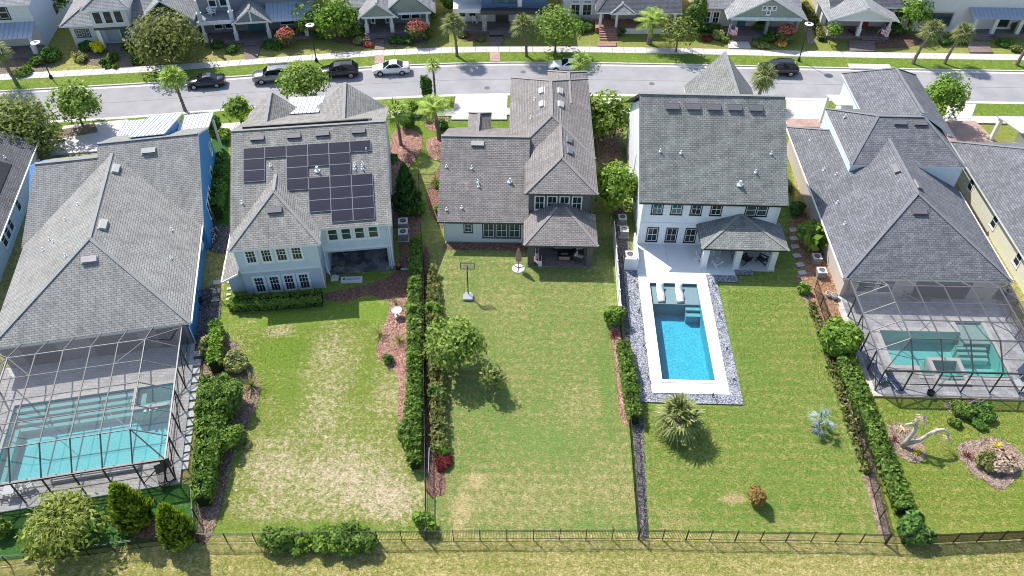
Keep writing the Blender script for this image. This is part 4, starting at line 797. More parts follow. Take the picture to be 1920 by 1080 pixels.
# ================================================================ fences
_FG = 'black picket fences between the yards'
def fence(label, pts, h=1.37, sp=1.83, mat=None, pick=0.11, name='picket_fence', group=None, rails=(0.12, 0.86, 0.98)):
    mat = mat or M_BLACKM; p0 = pts[0]; t = thing(name, label, 'fence', (p0[0], p0[1], 0), 0, group); pk = MB(); k = 0
    for (ax, ay), (bx, by) in zip(pts[:-1], pts[1:]):
        a = Vector((ax - p0[0], ay - p0[1], 0)); b = Vector((bx - p0[0], by - p0[1], 0)); L = (b - a).length; n = max(1, round(L / sp))
        for i in range(n + (1 if (bx, by) == tuple(pts[-1]) else 0)):
            q = a.lerp(b, i / n); m = MB(); m.box(q.x - 0.03, q.x + 0.03, q.y - 0.03, q.y + 0.03, 0, h + 0.05); m.box(q.x - 0.045, q.x + 0.045, q.y - 0.045, q.y + 0.045, h + 0.05, h + 0.08); m.build('post', mat, t)
        for z in rails: m = MB(); m.bar(a + Vector((0, 0, h * z)), b + Vector((0, 0, h * z)), 0.028, 0.03); m.build('rail', mat, t)
        for i in range(1, int(L / pick)): q = a.lerp(b, i * pick / L); pk.box(q.x - 0.008, q.x + 0.008, q.y - 0.008, q.y + 0.008, 0.05, h - 0.0)
    stuff(pk.build('pickets', mat, t)); return t
A = at2
fence('black picket fence along the back of the far left yard', [A(-30, 1067), A(312, 1023), A(372, 1018)])
fence('black picket fence behind the patchy lawn, overgrown with shrubs', [A(373, 1018), A(480, 1017), A(799, 1013)])
fence('black picket fence along the back of the middle lawn', [A(800.5, 1013), A(1000, 1012), A(1196, 1011)])
fence('black picket fence along the back of the pool lawn', [A(1197.5, 1011), A(1330, 1014), A(1520, 1016), A(1658, 1020)])
fence('black picket fence between the patchy lawn and the middle lawn', [A(799.8, 1011), A(797, 760), A(795, 500), A(790, 440)])
fence('black picket fence between the middle lawn and the lap pool yard', [A(1196, 1009), A(1180, 800), A(1161, 600)])
fence('black picket fence beside the hedge right of the pool lawn', [A(1659, 1018), A(1600, 780), A(1548, 610), A(1526, 545)])
fence('black picket fence beside the left pool cage, half hidden by hedge', [A(372.5, 1016), A(366, 930)])
fence('black fence with dark backing along the back of the far right yard', [A(1661, 1020), A(1700, 1022), A(1960, 1010)])
sc5 = MB(); P = [A(1690, 1021.5), A(1960, 1009.5)]; sc5.add([(P[0][0], P[0][1], 0.05), (P[1][0], P[1][1], 0.05), (P[1][0], P[1][1], 1.35), (P[0][0], P[0][1], 1.35)], [(0, 1, 2, 3)])
tag(sc5.build('privacy_screen', screen('privacy_mesh', 0.75, (0.02, 0.02, 0.02))), 'dark mesh screen fixed to the far right back fence', 'screen')
fence('short black gate fence between the blue house and the pale blue house', [A(372, 566), A(398, 562), A(412, 560)], 1.4, 1.2, group=None)
fence('black garden gate between the solar panel house and the charcoal house', [A(786, 345), A(817, 345)], 1.5, 1.4)
# white vinyl fence left of the white house
vf = thing('vinyl_fence', 'solid white vinyl fence beside the air conditioners of the white house', 'fence', (*A(1161, 600), 0)); q0 = Vector((*A(1161, 600), 0)); q1 = Vector((*A(1149, 440), 0)) ; d = q1 - q0; n = max(3, round(d.length / 1.8))
for i in range(n):
    a = d * (i / n); b = d * ((i + 1) / n); m = MB(); m.bar(a + Vector((0, 0, 0.92)), b + Vector((0, 0, 0.92)), 0.05, 1.75); m.build('panel', M_WHITE, vf); m = MB(); m.box(a.x - 0.06, a.x + 0.06, a.y - 0.06, a.y + 0.06, 0, 1.95); m.build('post', M_WHITE, vf)
# ================================================================ vegetation
def rdirs(n):
    d = RNG.normal(size=(n, 3)); return d / np.linalg.norm(d, axis=1)[:, None]
def leaf_mesh(name, P, N, S, mat, el=1.7):
    """n leaf-shaped quads at P facing N"""
    n = len(P); N = N / (np.linalg.norm(N, axis=1)[:, None] + 1e-9); t = np.cross(N, rdirs(n)); t /= np.linalg.norm(t, axis=1)[:, None] + 1e-9; b = np.cross(N, t)
    S = (S * np.ones(n))[:, None] * 0.5
    V = np.stack([P - t * S * el, P + b * S * 0.9 - N * S * 0.2, P + t * S * el, P - b * S * 0.9 - N * S * 0.2], 1).reshape(-1, 3)
    return quads(name, V, mat)
def quads(name, V, mat):
    n = len(V) // 4; me = bpy.data.meshes.new(name); me.vertices.add(4 * n); me.vertices.foreach_set('co', np.ascontiguousarray(V, dtype=np.float32).ravel())
    me.loops.add(4 * n); me.loops.foreach_set('vertex_index', np.arange(4 * n, dtype=np.int32)); me.polygons.add(n); me.polygons.foreach_set('loop_start', np.arange(0, 4 * n, 4, dtype=np.int32)); me.polygons.foreach_set('loop_total', np.full(n, 4, dtype=np.int32))
    me.materials.append(mat); me.update(calc_edges=True); return me
def blob_pts(c, R, n, low=-0.5, shell=0.55):
    d = rdirs(int(n * 1.5)); d = d[d[:, 2] > low][:n]; r = shell + (1 - shell) * RNG.random(len(d)) ** 0.6
    P = np.array(c) + d * np.array(R) * r[:, None]; N = d * 0.9 + rdirs(len(d)) * 0.75 + np.array([0, 0, 0.35]); return P, N
M_BARK = plain('bark', (0.16, 0.12, 0.095), 0.9, 0.1, var=0.3, scale=5, bump=0.5); M_PALMT = plain('palm_trunk', (0.21, 0.17, 0.14), 0.9, 0.1, var=0.35, scale=6, bump=0.8)
L_OAK = leaf('oak_leaf', (0.05, 0.085, 0.022), (0.17, 0.22, 0.06), tip=(0.34, 0.36, 0.14)); L_ELM = leaf('elm_leaf', (0.06, 0.115, 0.022), (0.19, 0.29, 0.06), tip=(0.38, 0.43, 0.14)); L_BRIGHT = leaf('bright_leaf', (0.05, 0.115, 0.018), (0.16, 0.28, 0.04), tip=(0.36, 0.46, 0.12)); L_DEEP = leaf('deep_leaf', (0.022, 0.065, 0.014), (0.085, 0.19, 0.035), tip=(0.22, 0.34, 0.1))
L_YEL = leaf('yellow_leaf', (0.45, 0.36, 0.02), (0.8, 0.68, 0.04)); L_OLIVE = leaf('olive_leaf', (0.065, 0.085, 0.025), (0.155, 0.19, 0.06), tip=(0.38, 0.37, 0.17)); L_HEDGE = leaf('hedge_leaf', (0.035, 0.08, 0.016), (0.115, 0.205, 0.035), tip=(0.3, 0.38, 0.1)); L_PINK = leaf('pink_flower', (0.26, 0.06, 0.06), (0.42, 0.15, 0.14)); L_VARI = leaf('variegated_leaf', (0.09, 0.13, 0.03), (0.26, 0.3, 0.12)); L_ORANGE = leaf('orange_leaf', (0.45, 0.2, 0.04), (0.6, 0.42, 0.1)); L_RED = leaf('red_leaf', (0.07, 0.012, 0.018), (0.17, 0.035, 0.035)); L_DRY = leaf('dry_leaf', (0.12, 0.085, 0.03), (0.24, 0.19, 0.055), tip=(0.3, 0.36, 0.06)); L_CYP = leaf('cypress_leaf', (0.07, 0.13, 0.016), (0.2, 0.3, 0.035), tip=(0.3, 0.4, 0.06)); L_CONE = leaf('cedar_leaf', (0.018, 0.055, 0.018), (0.06, 0.15, 0.04)); L_PALM = leaf('palm_leaf', (0.06, 0.09, 0.025), (0.17, 0.215, 0.075), 0.2, tip=(0.42, 0.4, 0.2)); L_PALMG = leaf('green_palm_leaf', (0.09, 0.17, 0.03), (0.24, 0.36, 0.06), 0.2, tip=(0.48, 0.5, 0.16)); L_PALMB = leaf('blue_palm_leaf', (0.10, 0.17, 0.155), (0.19, 0.29, 0.265), 0.12); L_GRASSY = leaf('ornamental_grass', (0.13, 0.16, 0.05), (0.3, 0.33, 0.16)); L_WILLOW = leaf('bottlebrush_leaf', (0.08, 0.12, 0.022), (0.2, 0.26, 0.055), tip=(0.4, 0.42, 0.14))
M_CORE = plain('dark_core', (0.03, 0.045, 0.015), 0.95, 0.05, var=0.3)  # dark filler core behind the leaves, paints the shaded gaps dark
def core(par, c, R, name='dark_core'):
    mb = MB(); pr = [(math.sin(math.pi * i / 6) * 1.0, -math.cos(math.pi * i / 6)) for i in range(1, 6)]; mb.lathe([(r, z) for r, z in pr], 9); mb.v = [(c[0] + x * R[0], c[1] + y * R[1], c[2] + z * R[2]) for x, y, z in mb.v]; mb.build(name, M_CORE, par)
def tree(label, px, py, h, cr, mat, name='tree', cat='tree', cz=None, chh=None, n=3500, ls=0.26, k=16, tr=0.13, group=None, dx=0.0, dy=0.0, multi=1, base=None, dens=1.0, z0=0.0):
    """broadleaf tree: trunk at pixel (px, py), height h, crown radius cr"""
    p = Vector((*base, 0)) if base else at(px, py); t = thing(name, label, cat, (p.x, p.y, z0), 0, group); cr *= 1.14; chh = (chh or cr * 0.8) * 1.1; cz = cz or h - chh; c0 = np.array([dx, dy, cz])
    PP, NN = [], []; cl = []
    for i in range(k):
        d = rdirs(1)[0]; d[2] = d[2] * 0.9 + 0.12; rr = 0.25 + 0.5 * RNG.random(); c = c0 + d * np.array([cr, cr, chh]) * (1 - 0.42) * (0.6 + 0.4 * rr); cl.append(c); s = cr * (0.24 + 0.32 * RNG.random() ** 1.5); P, N = blob_pts(c, (s * (0.8 + 0.5 * RNG.random()), s * (0.8 + 0.5 * RNG.random()), s * 0.75), int(n / k), -0.8, 0.25); PP.append(P); NN.append(N)
    P, N = blob_pts(c0, (cr * 1.08, cr * 1.08, chh * 1.05), int(n * 0.16), -0.6, 0.7); PP.append(P); NN.append(N)
    P, N = np.concatenate(PP), np.concatenate(NN); P = P + 0.16 * cr * np.stack([np.sin(P[:, 1] * 2.3 / cr * 2 + 1.3), np.sin(P[:, 0] * 2.9 / cr * 2), 0.5 * np.sin(P[:, 0] * 3.7 / cr + P[:, 1] * 4.1 / cr)], 1) * 0.6; keep = P[:, 2] > 0.3; P, N = P[keep], N[keep]
    obj('crown', leaf_mesh('crown', P, N, ls * (0.6 + 0.8 * RNG.random(len(P))), mat), t)
    for m in range(multi):
        a = 2.1 * m; ox = 0.0 if multi == 1 else 0.16 * math.cos(a); oy = 0.0 if multi == 1 else 0.16 * math.sin(a); mid = Vector((dx * 0.5 + ox * 2.5, dy * 0.5 + oy * 2.5, cz * 0.55)); top = Vector((dx + ox * 4, dy + oy * 4, cz))
        mb = MB(); mb.tube([(ox, oy, -0.05), tuple(mid), tuple(top)], [tr, tr * 0.75, tr * 0.45], 7); mb.build('trunk', M_BARK, t)
    for c in cl[:min(k, 7)]:
        mb = MB(); s = Vector((dx * 0.7, dy * 0.7, cz * 0.7)); e = Vector(c); mb.tube([s, s.lerp(e, 0.5) + Vector((0, 0, 0.15)), e], [tr * 0.5, tr * 0.34, tr * 0.14], 5); mb.build('branch', M_BARK, t)
    return t
def shrub(label, px, py, r, h, mat, name='shrub', cat='shrub', n=None, ls=0.17, lump=5, group=None, base=None, z0=0.0, flower=None):
    p = Vector((*base, 0)) if base else at(px, py); t = thing(name, label, cat, (p.x, p.y, z0), 0, group); n = n or int(260 * (r * r + r * h) + 120); rx, ry = r if isinstance(r, tuple) else (r, r); PP, NN = [], []
    P, N = blob_pts((0, 0, h * 0.47), (rx * 0.88, ry * 0.88, h * 0.48), int(n * 0.8), -0.6, 0.62); PP.append(P); NN.append(N)
    for i in range(lump): d = rdirs(1)[0]; d[2] = abs(d[2]); q = 0.3 + 0.28 * RNG.random(); P, N = blob_pts(np.array([0, 0, h * 0.5]) + d * np.array([rx, ry, h * 0.5]) * (0.65 + 0.25 * RNG.random()), (rx * q, ry * q, h * 0.62 * q), n // 5, -0.7, 0.3); PP.append(P); NN.append(N)
    P, N = np.concatenate(PP), np.concatenate(NN); kp = P[:, 2] > 0.03; P, N = P[kp], N[kp]
    obj('foliage', leaf_mesh('foliage', P, N, ls * (0.6 + 0.8 * RNG.random(len(P))), mat), t); core(t, (0, 0, h * 0.48), (rx * 0.62, ry * 0.62, h * 0.4))
    if flower is not None: P, N = blob_pts((0, 0, h * 0.6), (rx, ry, h * 0.45), n // 6, 0.0, 0.95); obj('flowers', leaf_mesh('flowers', P, N, ls * 0.9, flower, 1.2), t)
    return t
def hedge(label, pts, w, h, mat, name='hedge', dens=95, ls=0.19, rough=0.16, z0=0.0, px=True, hvar=0.18):
    """hedge along a line: leaves over a rounded box with an uneven top"""
    pts = [Vector((*A(*q), 0)) if px else Vector((*q, 0)) for q in pts]; o = pts[0].copy(); t = thing(name, label, 'hedge', (o.x, o.y, z0)); PP, NN = [], []; cm = MB()
    if not isinstance(w, (list, tuple)): w = [w] * len(pts)
    if not isinstance(h, (list, tuple)): h = [h] * len(pts)
    for i in range(len(pts) - 1):
        a, b = pts[i] - o, pts[i + 1] - o; d = b - a; L = d.length; d.normalize(); s = Vector((d.y, -d.x, 0)); W0, W1, Z0, Z1 = w[i], w[i + 1], h[i], h[i + 1]
        n = int(L * ((W0 + W1) / 2 + (Z0 + Z1)) * dens); tt = RNG.random(n); ang = (RNG.random(n) - 0.5) * math.pi * 1.15
        W = (W0 + (W1 - W0) * tt) * 0.5; Z = (Z0 + (Z1 - Z0) * tt); nz = 1 + hvar * (np.sin(tt * L * 2.1 + i * 1.7) * 0.5 + np.sin(tt * L * 4.7 + i) * 0.4 + RNG.normal(size=n) * 0.25)
        e = 0.55; sx = np.sign(np.sin(ang)) * np.abs(np.sin(ang)) ** e; cz = np.sign(np.cos(ang)) * np.abs(np.cos(ang)) ** e
        q = 0.82 + 0.18 * RNG.random(n); lat = sx * W * q * (0.85 + 0.15 * nz); z = Z * (0.5 + 0.5 * cz * q * nz)
        P = np.array(a)[None] + np.outer(tt * L, np.array(d)) + np.outer(lat, np.array(s)); P[:, 2] = np.maximum(z, 0.05); P += RNG.normal(size=P.shape) * rough * 0.5
        N = np.outer(sx, np.array(s)) * 0.8; N[:, 2] += cz * 0.8; N += rdirs(n) * 0.75; PP.append(P); NN.append(N)
        k = [a + s * (W0 * 0.36), b + s * (W1 * 0.36), b - s * (W1 * 0.36), a - s * (W0 * 0.36)]; cm.add([(q.x, q.y, 0) for q in k] + [(k[0].x, k[0].y, Z0 * 0.8), (k[1].x, k[1].y, Z1 * 0.8), (k[2].x, k[2].y, Z1 * 0.8), (k[3].x, k[3].y, Z0 * 0.8)], [(0, 1, 5, 4)[::-1], (1, 2, 6, 5)[::-1], (2, 3, 7, 6)[::-1], (3, 0, 4, 7)[::-1], (4, 5, 6, 7)[::-1]])
    P, N = np.concatenate(PP), np.concatenate(NN); kp = P[:, 2] > 0.02
    obj('foliage', leaf_mesh('foliage', P[kp], N[kp], ls * (0.6 + 0.8 * RNG.random(kp.sum())), mat), t); cm.build('dark_core', M_CORE, t); return t
def blades(origin, dirs, L, w, droop, seg=3):
    """strap leaves as chains of quads"""
    V = []
    for d, l in zip(dirs, L):
        d = Vector(d); side = d.cross(Vector((0, 0, 1)));
        if side.length < 1e-3: side = Vector((1, 0, 0))
        side.normalize(); p = Vector(origin); prev = None
        for i in range(seg + 1):
            s = i / seg; ww = w * (1 - 0.75 * s) * 0.5; q = Vector(origin) + d * (l * s) + Vector((0, 0, -droop * l * s * s)); a, b = q - side * ww, q + side * ww
            if prev: V += [prev[0], prev[1], b, a]
            prev = (a, b)
    return V
def fan_palm(label, px, py, h, r, mat, nf=34, name='fan_palm', base=None, lean=(0, 0), tr=0.17, skirt=0.35, group=None, bw=0.07, z0=0.0, nb=11):
    p = Vector((*base, 0)) if base else at(px, py); t = thing(name, label, 'palm tree', (p.x, p.y, z0), random.random() * 0.3, group); top = Vector((lean[0], lean[1], h)); mb = MB()
    pts = [Vector((lean[0] * s * s, lean[1] * s * s, -0.05 + (h + 0.05) * s)) for s in (0, 0.25, 0.5, 0.75, 1)]; mb.tube(pts, [tr * 1.25, tr, tr * 0.95, tr, tr * 1.25], 8)
    for i in range(int(h * 4)): s = i / (h * 4); q = Vector((lean[0] * s * s, lean[1] * s * s, h * s)); a = i * 2.4; mb.bar(q, q + Vector((math.cos(a), math.sin(a), 0.8)) * tr * 1.45, 0.08, 0.05)
    mb.build('trunk', M_PALMT, t); V = []; pm = MB()
    for i in range(nf):
        az = i * 2.39996; el = math.radians(80) - (i / nf) * math.radians(80 + 55 * skirt * 2); el += (random.random() - 0.5) * 0.2; d = Vector((math.cos(az) * math.cos(el), math.sin(az) * math.cos(el), math.sin(el))); pl = r * (0.42 + 0.12 * random.random()); hub = top + d * pl; pm.tube([tuple(top), tuple(hub)], [0.03, 0.018], 4)
        side = d.cross(Vector((0, 0, 1)))
        if side.length < 0.05: side = Vector((1, 0, 0))
        side.normalize(); up = side.cross(d); ds = []; L = []
        for j in range(nb): a = (j / (nb - 1) - 0.5) * math.radians(150); q = d * math.cos(a) + side * math.sin(a) + up * (0.18 - 0.25 * abs(math.sin(a))); ds.append(q.normalized()); L.append(r * 0.55 * (0.75 + 0.35 * math.cos(a)) * (0.9 + 0.2 * random.random()))
        V += blades(hub, ds, L, bw * r / 0.9, 0.28 + 0.25 * random.random(), 2)
    obj('fronds', quads('fronds', np.array([tuple(v) for v in V]), mat), t); pm.build('leaf_stalks', mat, t); return t
def feather_palm(label, px, py, h, r, mat, nf=22, name='feather_palm', base=None, lean=(0, 0), tr=0.2, group=None, z0=0.0):
    p = Vector((*base, 0)) if base else at(px, py); t = thing(name, label, 'palm tree', (p.x, p.y, z0), random.random(), group); top = Vector((lean[0], lean[1], h)); mb = MB(); mb.tube([(0, 0, -0.05), (lean[0] * 0.3, lean[1] * 0.3, h * 0.5), tuple(top)], [tr * 1.3, tr, tr * 1.1], 8); mb.build('trunk', M_PALMT, t); V = []
    for i in range(nf):
        az = i * 2.39996; el = math.radians(75 - 85 * i / nf); d = Vector((math.cos(az) * math.cos(el), math.sin(az) * math.cos(el), math.sin(el))); side = d.cross(Vector((0, 0, 1))).normalized(); n = 16
        for j in range(2, n + 1):
            s = j / n; q = top + d * (r * s) + Vector((0, 0, -0.35 * r * s * s)); l = r * 0.36 * math.sin(min(1, s * 1.05) * math.pi * 0.86 + 0.2)
            for sg in (-1, 1): V += blades(q, [(side * sg + d * 0.75 + Vector((0, 0, -0.15))).normalized()], [l], 0.07, 0.35, 1)
    obj('fronds', quads('fronds', np.array([tuple(v) for v in V]), mat), t); return t
def spiky(label, px, py, r, h, mat, n=60, name='spiky_plant', cat='plant', base=None, group=None, w=0.06):
    p = Vector((*base, 0)) if base else at(px, py); t = thing(name, label, cat, (p.x, p.y, 0), 0, group); ds = []; L = []
    for i in range(n): a = random.random() * 6.283; e = math.radians(20 + 65 * random.random()); ds.append((math.cos(a) * math.cos(e), math.sin(a) * math.cos(e), math.sin(e))); L.append((r * math.cos(e) + h * math.sin(e)) * (0.7 + 0.4 * random.random()))
    obj('leaves', quads('leaves', np.array([tuple(v) for v in blades((0, 0, 0.05), ds, L, w, 0.3, 3)]), mat), t); m = MB(); m.lathe([(0.1, 0), (0.12, 0.08), (0.05, 0.16)], 7); m.build('crown_base', M_BARK, t); return t
def conifer(label, px, py, h, r, mat, n=3600, name='conifer', base=None, lump=0.18, ls=0.2, taper=0.8):
    p = Vector((*base, 0)) if base else at(px, py); t = thing(name, label, 'tree', (p.x, p.y, 0)); s = RNG.random(n) ** 0.75; s = 1 - s; z = 0.15 + s * (h - 0.15); az = RNG.random(n) * 6.2832
    rad = r * np.minimum(1.0, (1 - s) ** taper * 1.12 + 0.02) * np.minimum(1, 0.55 + s * 3.0) * (1 + lump * np.sin(az * 5 + s * 19) + lump * 0.7 * np.sin(az * 3 - s * 31)); rad *= 0.7 + 0.3 * RNG.random(n)
    P = np.stack([rad * np.cos(az), rad * np.sin(az), z], 1); N = np.stack([np.cos(az), np.sin(az), 0.25 * np.ones(n)], 1) + rdirs(n) * 0.5
    up = np.stack([np.cos(az) * 0.35, np.sin(az) * 0.35, np.ones(n)], 1) + RNG.normal(size=(n, 3)) * 0.22; up /= np.linalg.norm(up, axis=1)[:, None]; b = np.cross(N, up); b /= np.linalg.norm(b, axis=1)[:, None]; S = (ls * (0.6 + 0.9 * RNG.random(n)))[:, None]
    V = np.stack([P - up * S, P + b * S * 0.45, P + up * S * 1.2, P - b * S * 0.45], 1).reshape(-1, 3); obj('foliage', quads('foliage', V, mat), t)
    mb = MB(); mb.tube([(0, 0, -0.05), (0, 0, h * 0.9)], [0.12, 0.02], 6); mb.build('trunk', M_BARK, t); mb = MB(); mb.lathe([(r * 0.45, 0.25), (r * 0.68, h * 0.2), (r * 0.4, h * 0.6), (0.05, h * 0.92)], 9); mb.build('dark_core', M_CORE, t); return t

# ---------------------------------------------------------------- grass tufts and loose bark
def scatter(poly, n):
    """n random points inside a plan polygon"""
    P = np.array(poly); lo, hi = P.min(0), P.max(0); out = np.zeros((0, 2))
    while len(out) < n:
        q = lo + RNG.random((n * 2, 2)) * (hi - lo); ins = np.zeros(len(q), bool)
        for (x0, y0), (x1, y1) in zip(P, np.roll(P, -1, 0)): c = ((y0 > q[:, 1]) != (y1 > q[:, 1])); xi = (x1 - x0) * (q[:, 1] - y0) / (y1 - y0 + 1e-12) + x0; ins ^= c & (q[:, 0] < xi)
        out = np.concatenate([out, q[ins]])
    return out[:n]
def tufts(name, px, n, mat, h=0.05, w=0.024):
    """grass tufts standing proud of the mown lawn"""
    q = scatter([A(*p) for p in px], n); az = RNG.random(n) * 6.283; ln = h * (0.5 + RNG.random(n)); b = np.stack([q[:, 0], q[:, 1], np.full(n, 0.005)], 1); s = np.stack([np.cos(az), np.sin(az), np.zeros(n)], 1) * (w * (0.5 + RNG.random(n)))[:, None]
    lean = RNG.normal(size=(n, 3)) * 0.5; lean[:, 2] = 1; lean /= np.linalg.norm(lean, axis=1)[:, None]; t = b + lean * ln[:, None]
    stuff(tag(obj(name, quads(name, np.stack([b - s, b + s, t + s * 0.45, t - s * 0.45], 1).reshape(-1, 3), mat)), *TUFT[name]))
TUFT = {}
def chips(out, z, n, mat):
    q = scatter(out, n); P = np.stack([q[:, 0], q[:, 1], np.full(n, z + 0.02)], 1) + RNG.normal(size=(n, 3)) * np.array([0.06, 0.06, 0.008]); P[:, 2] = np.maximum(P[:, 2], z + 0.004); N = rdirs(n) * 0.5; N[:, 2] = 1
    return leaf_mesh('loose_bark', P, N, 0.06 + 0.09 * RNG.random(n), mat, 1.8)
# ---------------------------------------------------------------- street trees and palms
B = lambda px, py: A(px, py)
tree('broad dark oak at the left edge before the driveway', 60, 288, 6.8, 3.9, L_OAK, n=8500, ls=0.27, k=34, dx=-0.6, tr=0.16)
tree('rounded young oak on the near verge tree bed at left', 156, 238, 5.6, 2.4, L_ELM, n=4200, ls=0.25, k=16, dx=0.2, z0=0.15)
tree('large rounded olive-green oak across the street at left', 322, 118, 6.6, 3.9, L_OLIVE, n=6500, ls=0.27, k=26, chh=2.9, cz=3.5)
fan_palm('leaning fan palm on the near verge before the dark sedan', 347, 207, 4.2, 1.75, L_PALMG, 40, lean=(-0.35, 0.2), z0=0.1)
tree('dense round tree on the near verge before the grey pickup', 577, 196, 5.2, 2.6, L_ELM, n=4600, ls=0.25, k=20, chh=1.7)
tree('thin upright magnolia left of the solar panel house', 455, 240, 4.2, 1.5, L_ELM, n=900, ls=0.3, k=12, name='magnolia', cz=2.6)
fan_palm('tall slender fan palm on the near verge before the empty parking', 816, 180, 4.1, 1.05, L_PALMG, 26, tr=0.13, z0=0.13)
shrub('narrow young magnolia under the slender fan palm', 801, 188, 0.7, 3.2, L_DEEP, 'magnolia', 'tree', ls=0.22)
fan_palm('fan palm with thick trunk near the solar panel house', 752, 272, 4.4, 1.75, L_PALMG, 30, lean=(-0.25, 0), nb=11)
feather_palm('green feathery palm beside the front of the charcoal house', 824, 262, 4.2, 2.3, L_PALMG, 28, lean=(-0.3, 0.2))
conifer('dark conical cedar between the solar panel house and its neighbour', 766, 396, 6.0, 1.5, L_CONE, 3200, 'cedar')
shrub('dark leafy shrub at the foot of the conical cedar', 785, 402, 0.9, 1.6, L_DEEP)
tree('glossy magnolia right of the charcoal house, nearest the street', 1130, 265, 6.8, 2.3, L_ELM, n=4400, ls=0.3, k=18, chh=2.6, name='magnolia', cz=3.4)
tree('dark leafy tree at the corner of the white house driveway', 1152, 255, 3.6, 1.3, L_DEEP, n=1500, ls=0.24, k=10)
tree('light green bushy tree between the charcoal and white houses', 1149, 392, 6.0, 2.0, L_BRIGHT, n=4600, ls=0.25, k=16, chh=2.3, cz=2.9)
fan_palm('round-headed fan palm on the far verge left of the paver walk', 857, 107, 4.6, 1.75, L_PALM, 40, lean=(-0.3, 0), z0=0.12)
fan_palm('round-headed fan palm on the far verge right of the paver walk', 987, 107, 4.3, 1.8, L_PALM, 40, lean=(-0.45, 0.2), z0=0.12)
tree('yellow-green elm on the far verge behind the white coupe', 1041, 101, 6.3, 2.7, L_ELM, n=3800, ls=0.25, k=20, z0=0.12)
feather_palm('broad date palm in front of the brick-stepped house', 1217, 82, 3.4, 2.5, L_PALMG, 30, 'date_palm', tr=0.3)
tree('small oak on the far verge right of the date palm', 1267, 99, 4.9, 2.1, L_OAK, n=2400, ls=0.23, k=14, z0=0.12, chh=1.7)
shrub('tall narrow evergreen behind the small far oak', 1300, 62, 1.3, 4.6, L_HEDGE, 'evergreen', 'tree', ls=0.2)
fan_palm('fan palm on the near verge hiding the white coupe', 1088, 188, 5.0, 1.5, L_PALMG, 30, lean=(-0.2, 0.1), z0=0.13)
fan_palm('shaggy fan palm right of the pointed front gable', 1420, 192, 3.6, 1.75, L_PALM, 46, skirt=0.75, z0=0.13)
fan_palm('small fan palm left of the slate front gable', 1600, 190, 1.6, 1.3, L_PALMG, 20, 'young_fan_palm', lean=(0.25, 0), z0=0.13, skirt=0.1)
tree('bright green upright tree beside the slate roofed house front', 1755, 228, 6.6, 1.9, L_BRIGHT, n=4200, ls=0.25, k=18, chh=2.7, cz=3.3)
fan_palm('tall leaning fan palm on the far verge, left of the pair', 1711, 121, 4.4, 1.75, L_PALM, 38, lean=(1.2, 0.2), z0=0.12, tr=0.2)
fan_palm('tall leaning fan palm on the far verge, right of the pair', 1770, 121, 4.2, 1.55, L_PALM, 34, lean=(1.1, 0.2), z0=0.12, tr=0.17)
fan_palm('leaning fan palm on the far verge at the right edge', 1905, 124, 4.6, 1.6, L_PALM, 30, lean=(1.3, 0.2), z0=0.12, tr=0.2)
fan_palm('fan palm on the far verge at the left edge', 33, 160, 4.4, 2.0, L_PALM, 36, lean=(-0.9, 0.1), z0=0.12, tr=0.2)
tree('large bright green tree between the grey porch houses', 632, 70, 6.0, 2.7, L_BRIGHT, n=3600, ls=0.27, k=18, chh=2.5, cz=2.8)
tree('bushy bright tree left of the large bright green tree', 580, 68, 5.0, 1.7, L_BRIGHT, n=2000, ls=0.27, k=12, chh=2.2, cz=2.4)
tree('green tree between the red-door house and the white stucco house', 1700, 62, 5.6, 1.9, L_BRIGHT, n=2600, ls=0.26, k=14, chh=2.3, cz=2.8)
tree('young round tree before the red-door porch', 1555, 82, 3.0, 0.95, L_BRIGHT, n=900, ls=0.2, k=9, tr=0.05)
def crape(label, px, py, h, r, fl): t = tree(label, px, py, h, r, L_OLIVE, 'crape_myrtle', n=700, ls=0.2, k=10, multi=3, tr=0.07); P, N = blob_pts((0, 0, h * 0.72), (r, r, h * 0.28), 420, -0.2, 0.7); obj('flowers', leaf_mesh('flowers', P, N, 0.2, fl, 1.3), t)
crape('pink-flowered crape myrtle beside the metal-roofed grey porch', 540, 88, 2.7, 1.2, L_PINK); crape('red-flowered crape myrtle before the large grey gable', 785, 78, 3.2, 1.4, L_PINK); crape('red-flowered crape myrtle right of the flagged porch', 1470, 80, 2.6, 1.2, L_PINK)
tree('dark tree behind the shaded white side wall, top left', 110, 32, 4.6, 2.0, L_DEEP, n=1600, k=10)
tree('dark trees in the gap behind the white craftsman house', 352, 30, 4.0, 1.6, L_DEEP, n=1200, k=8)
shrub('tall green shrub column left of the dark blue house', 845, 22, 1.3, 3.6, L_BRIGHT, 'shrub', 'shrub')
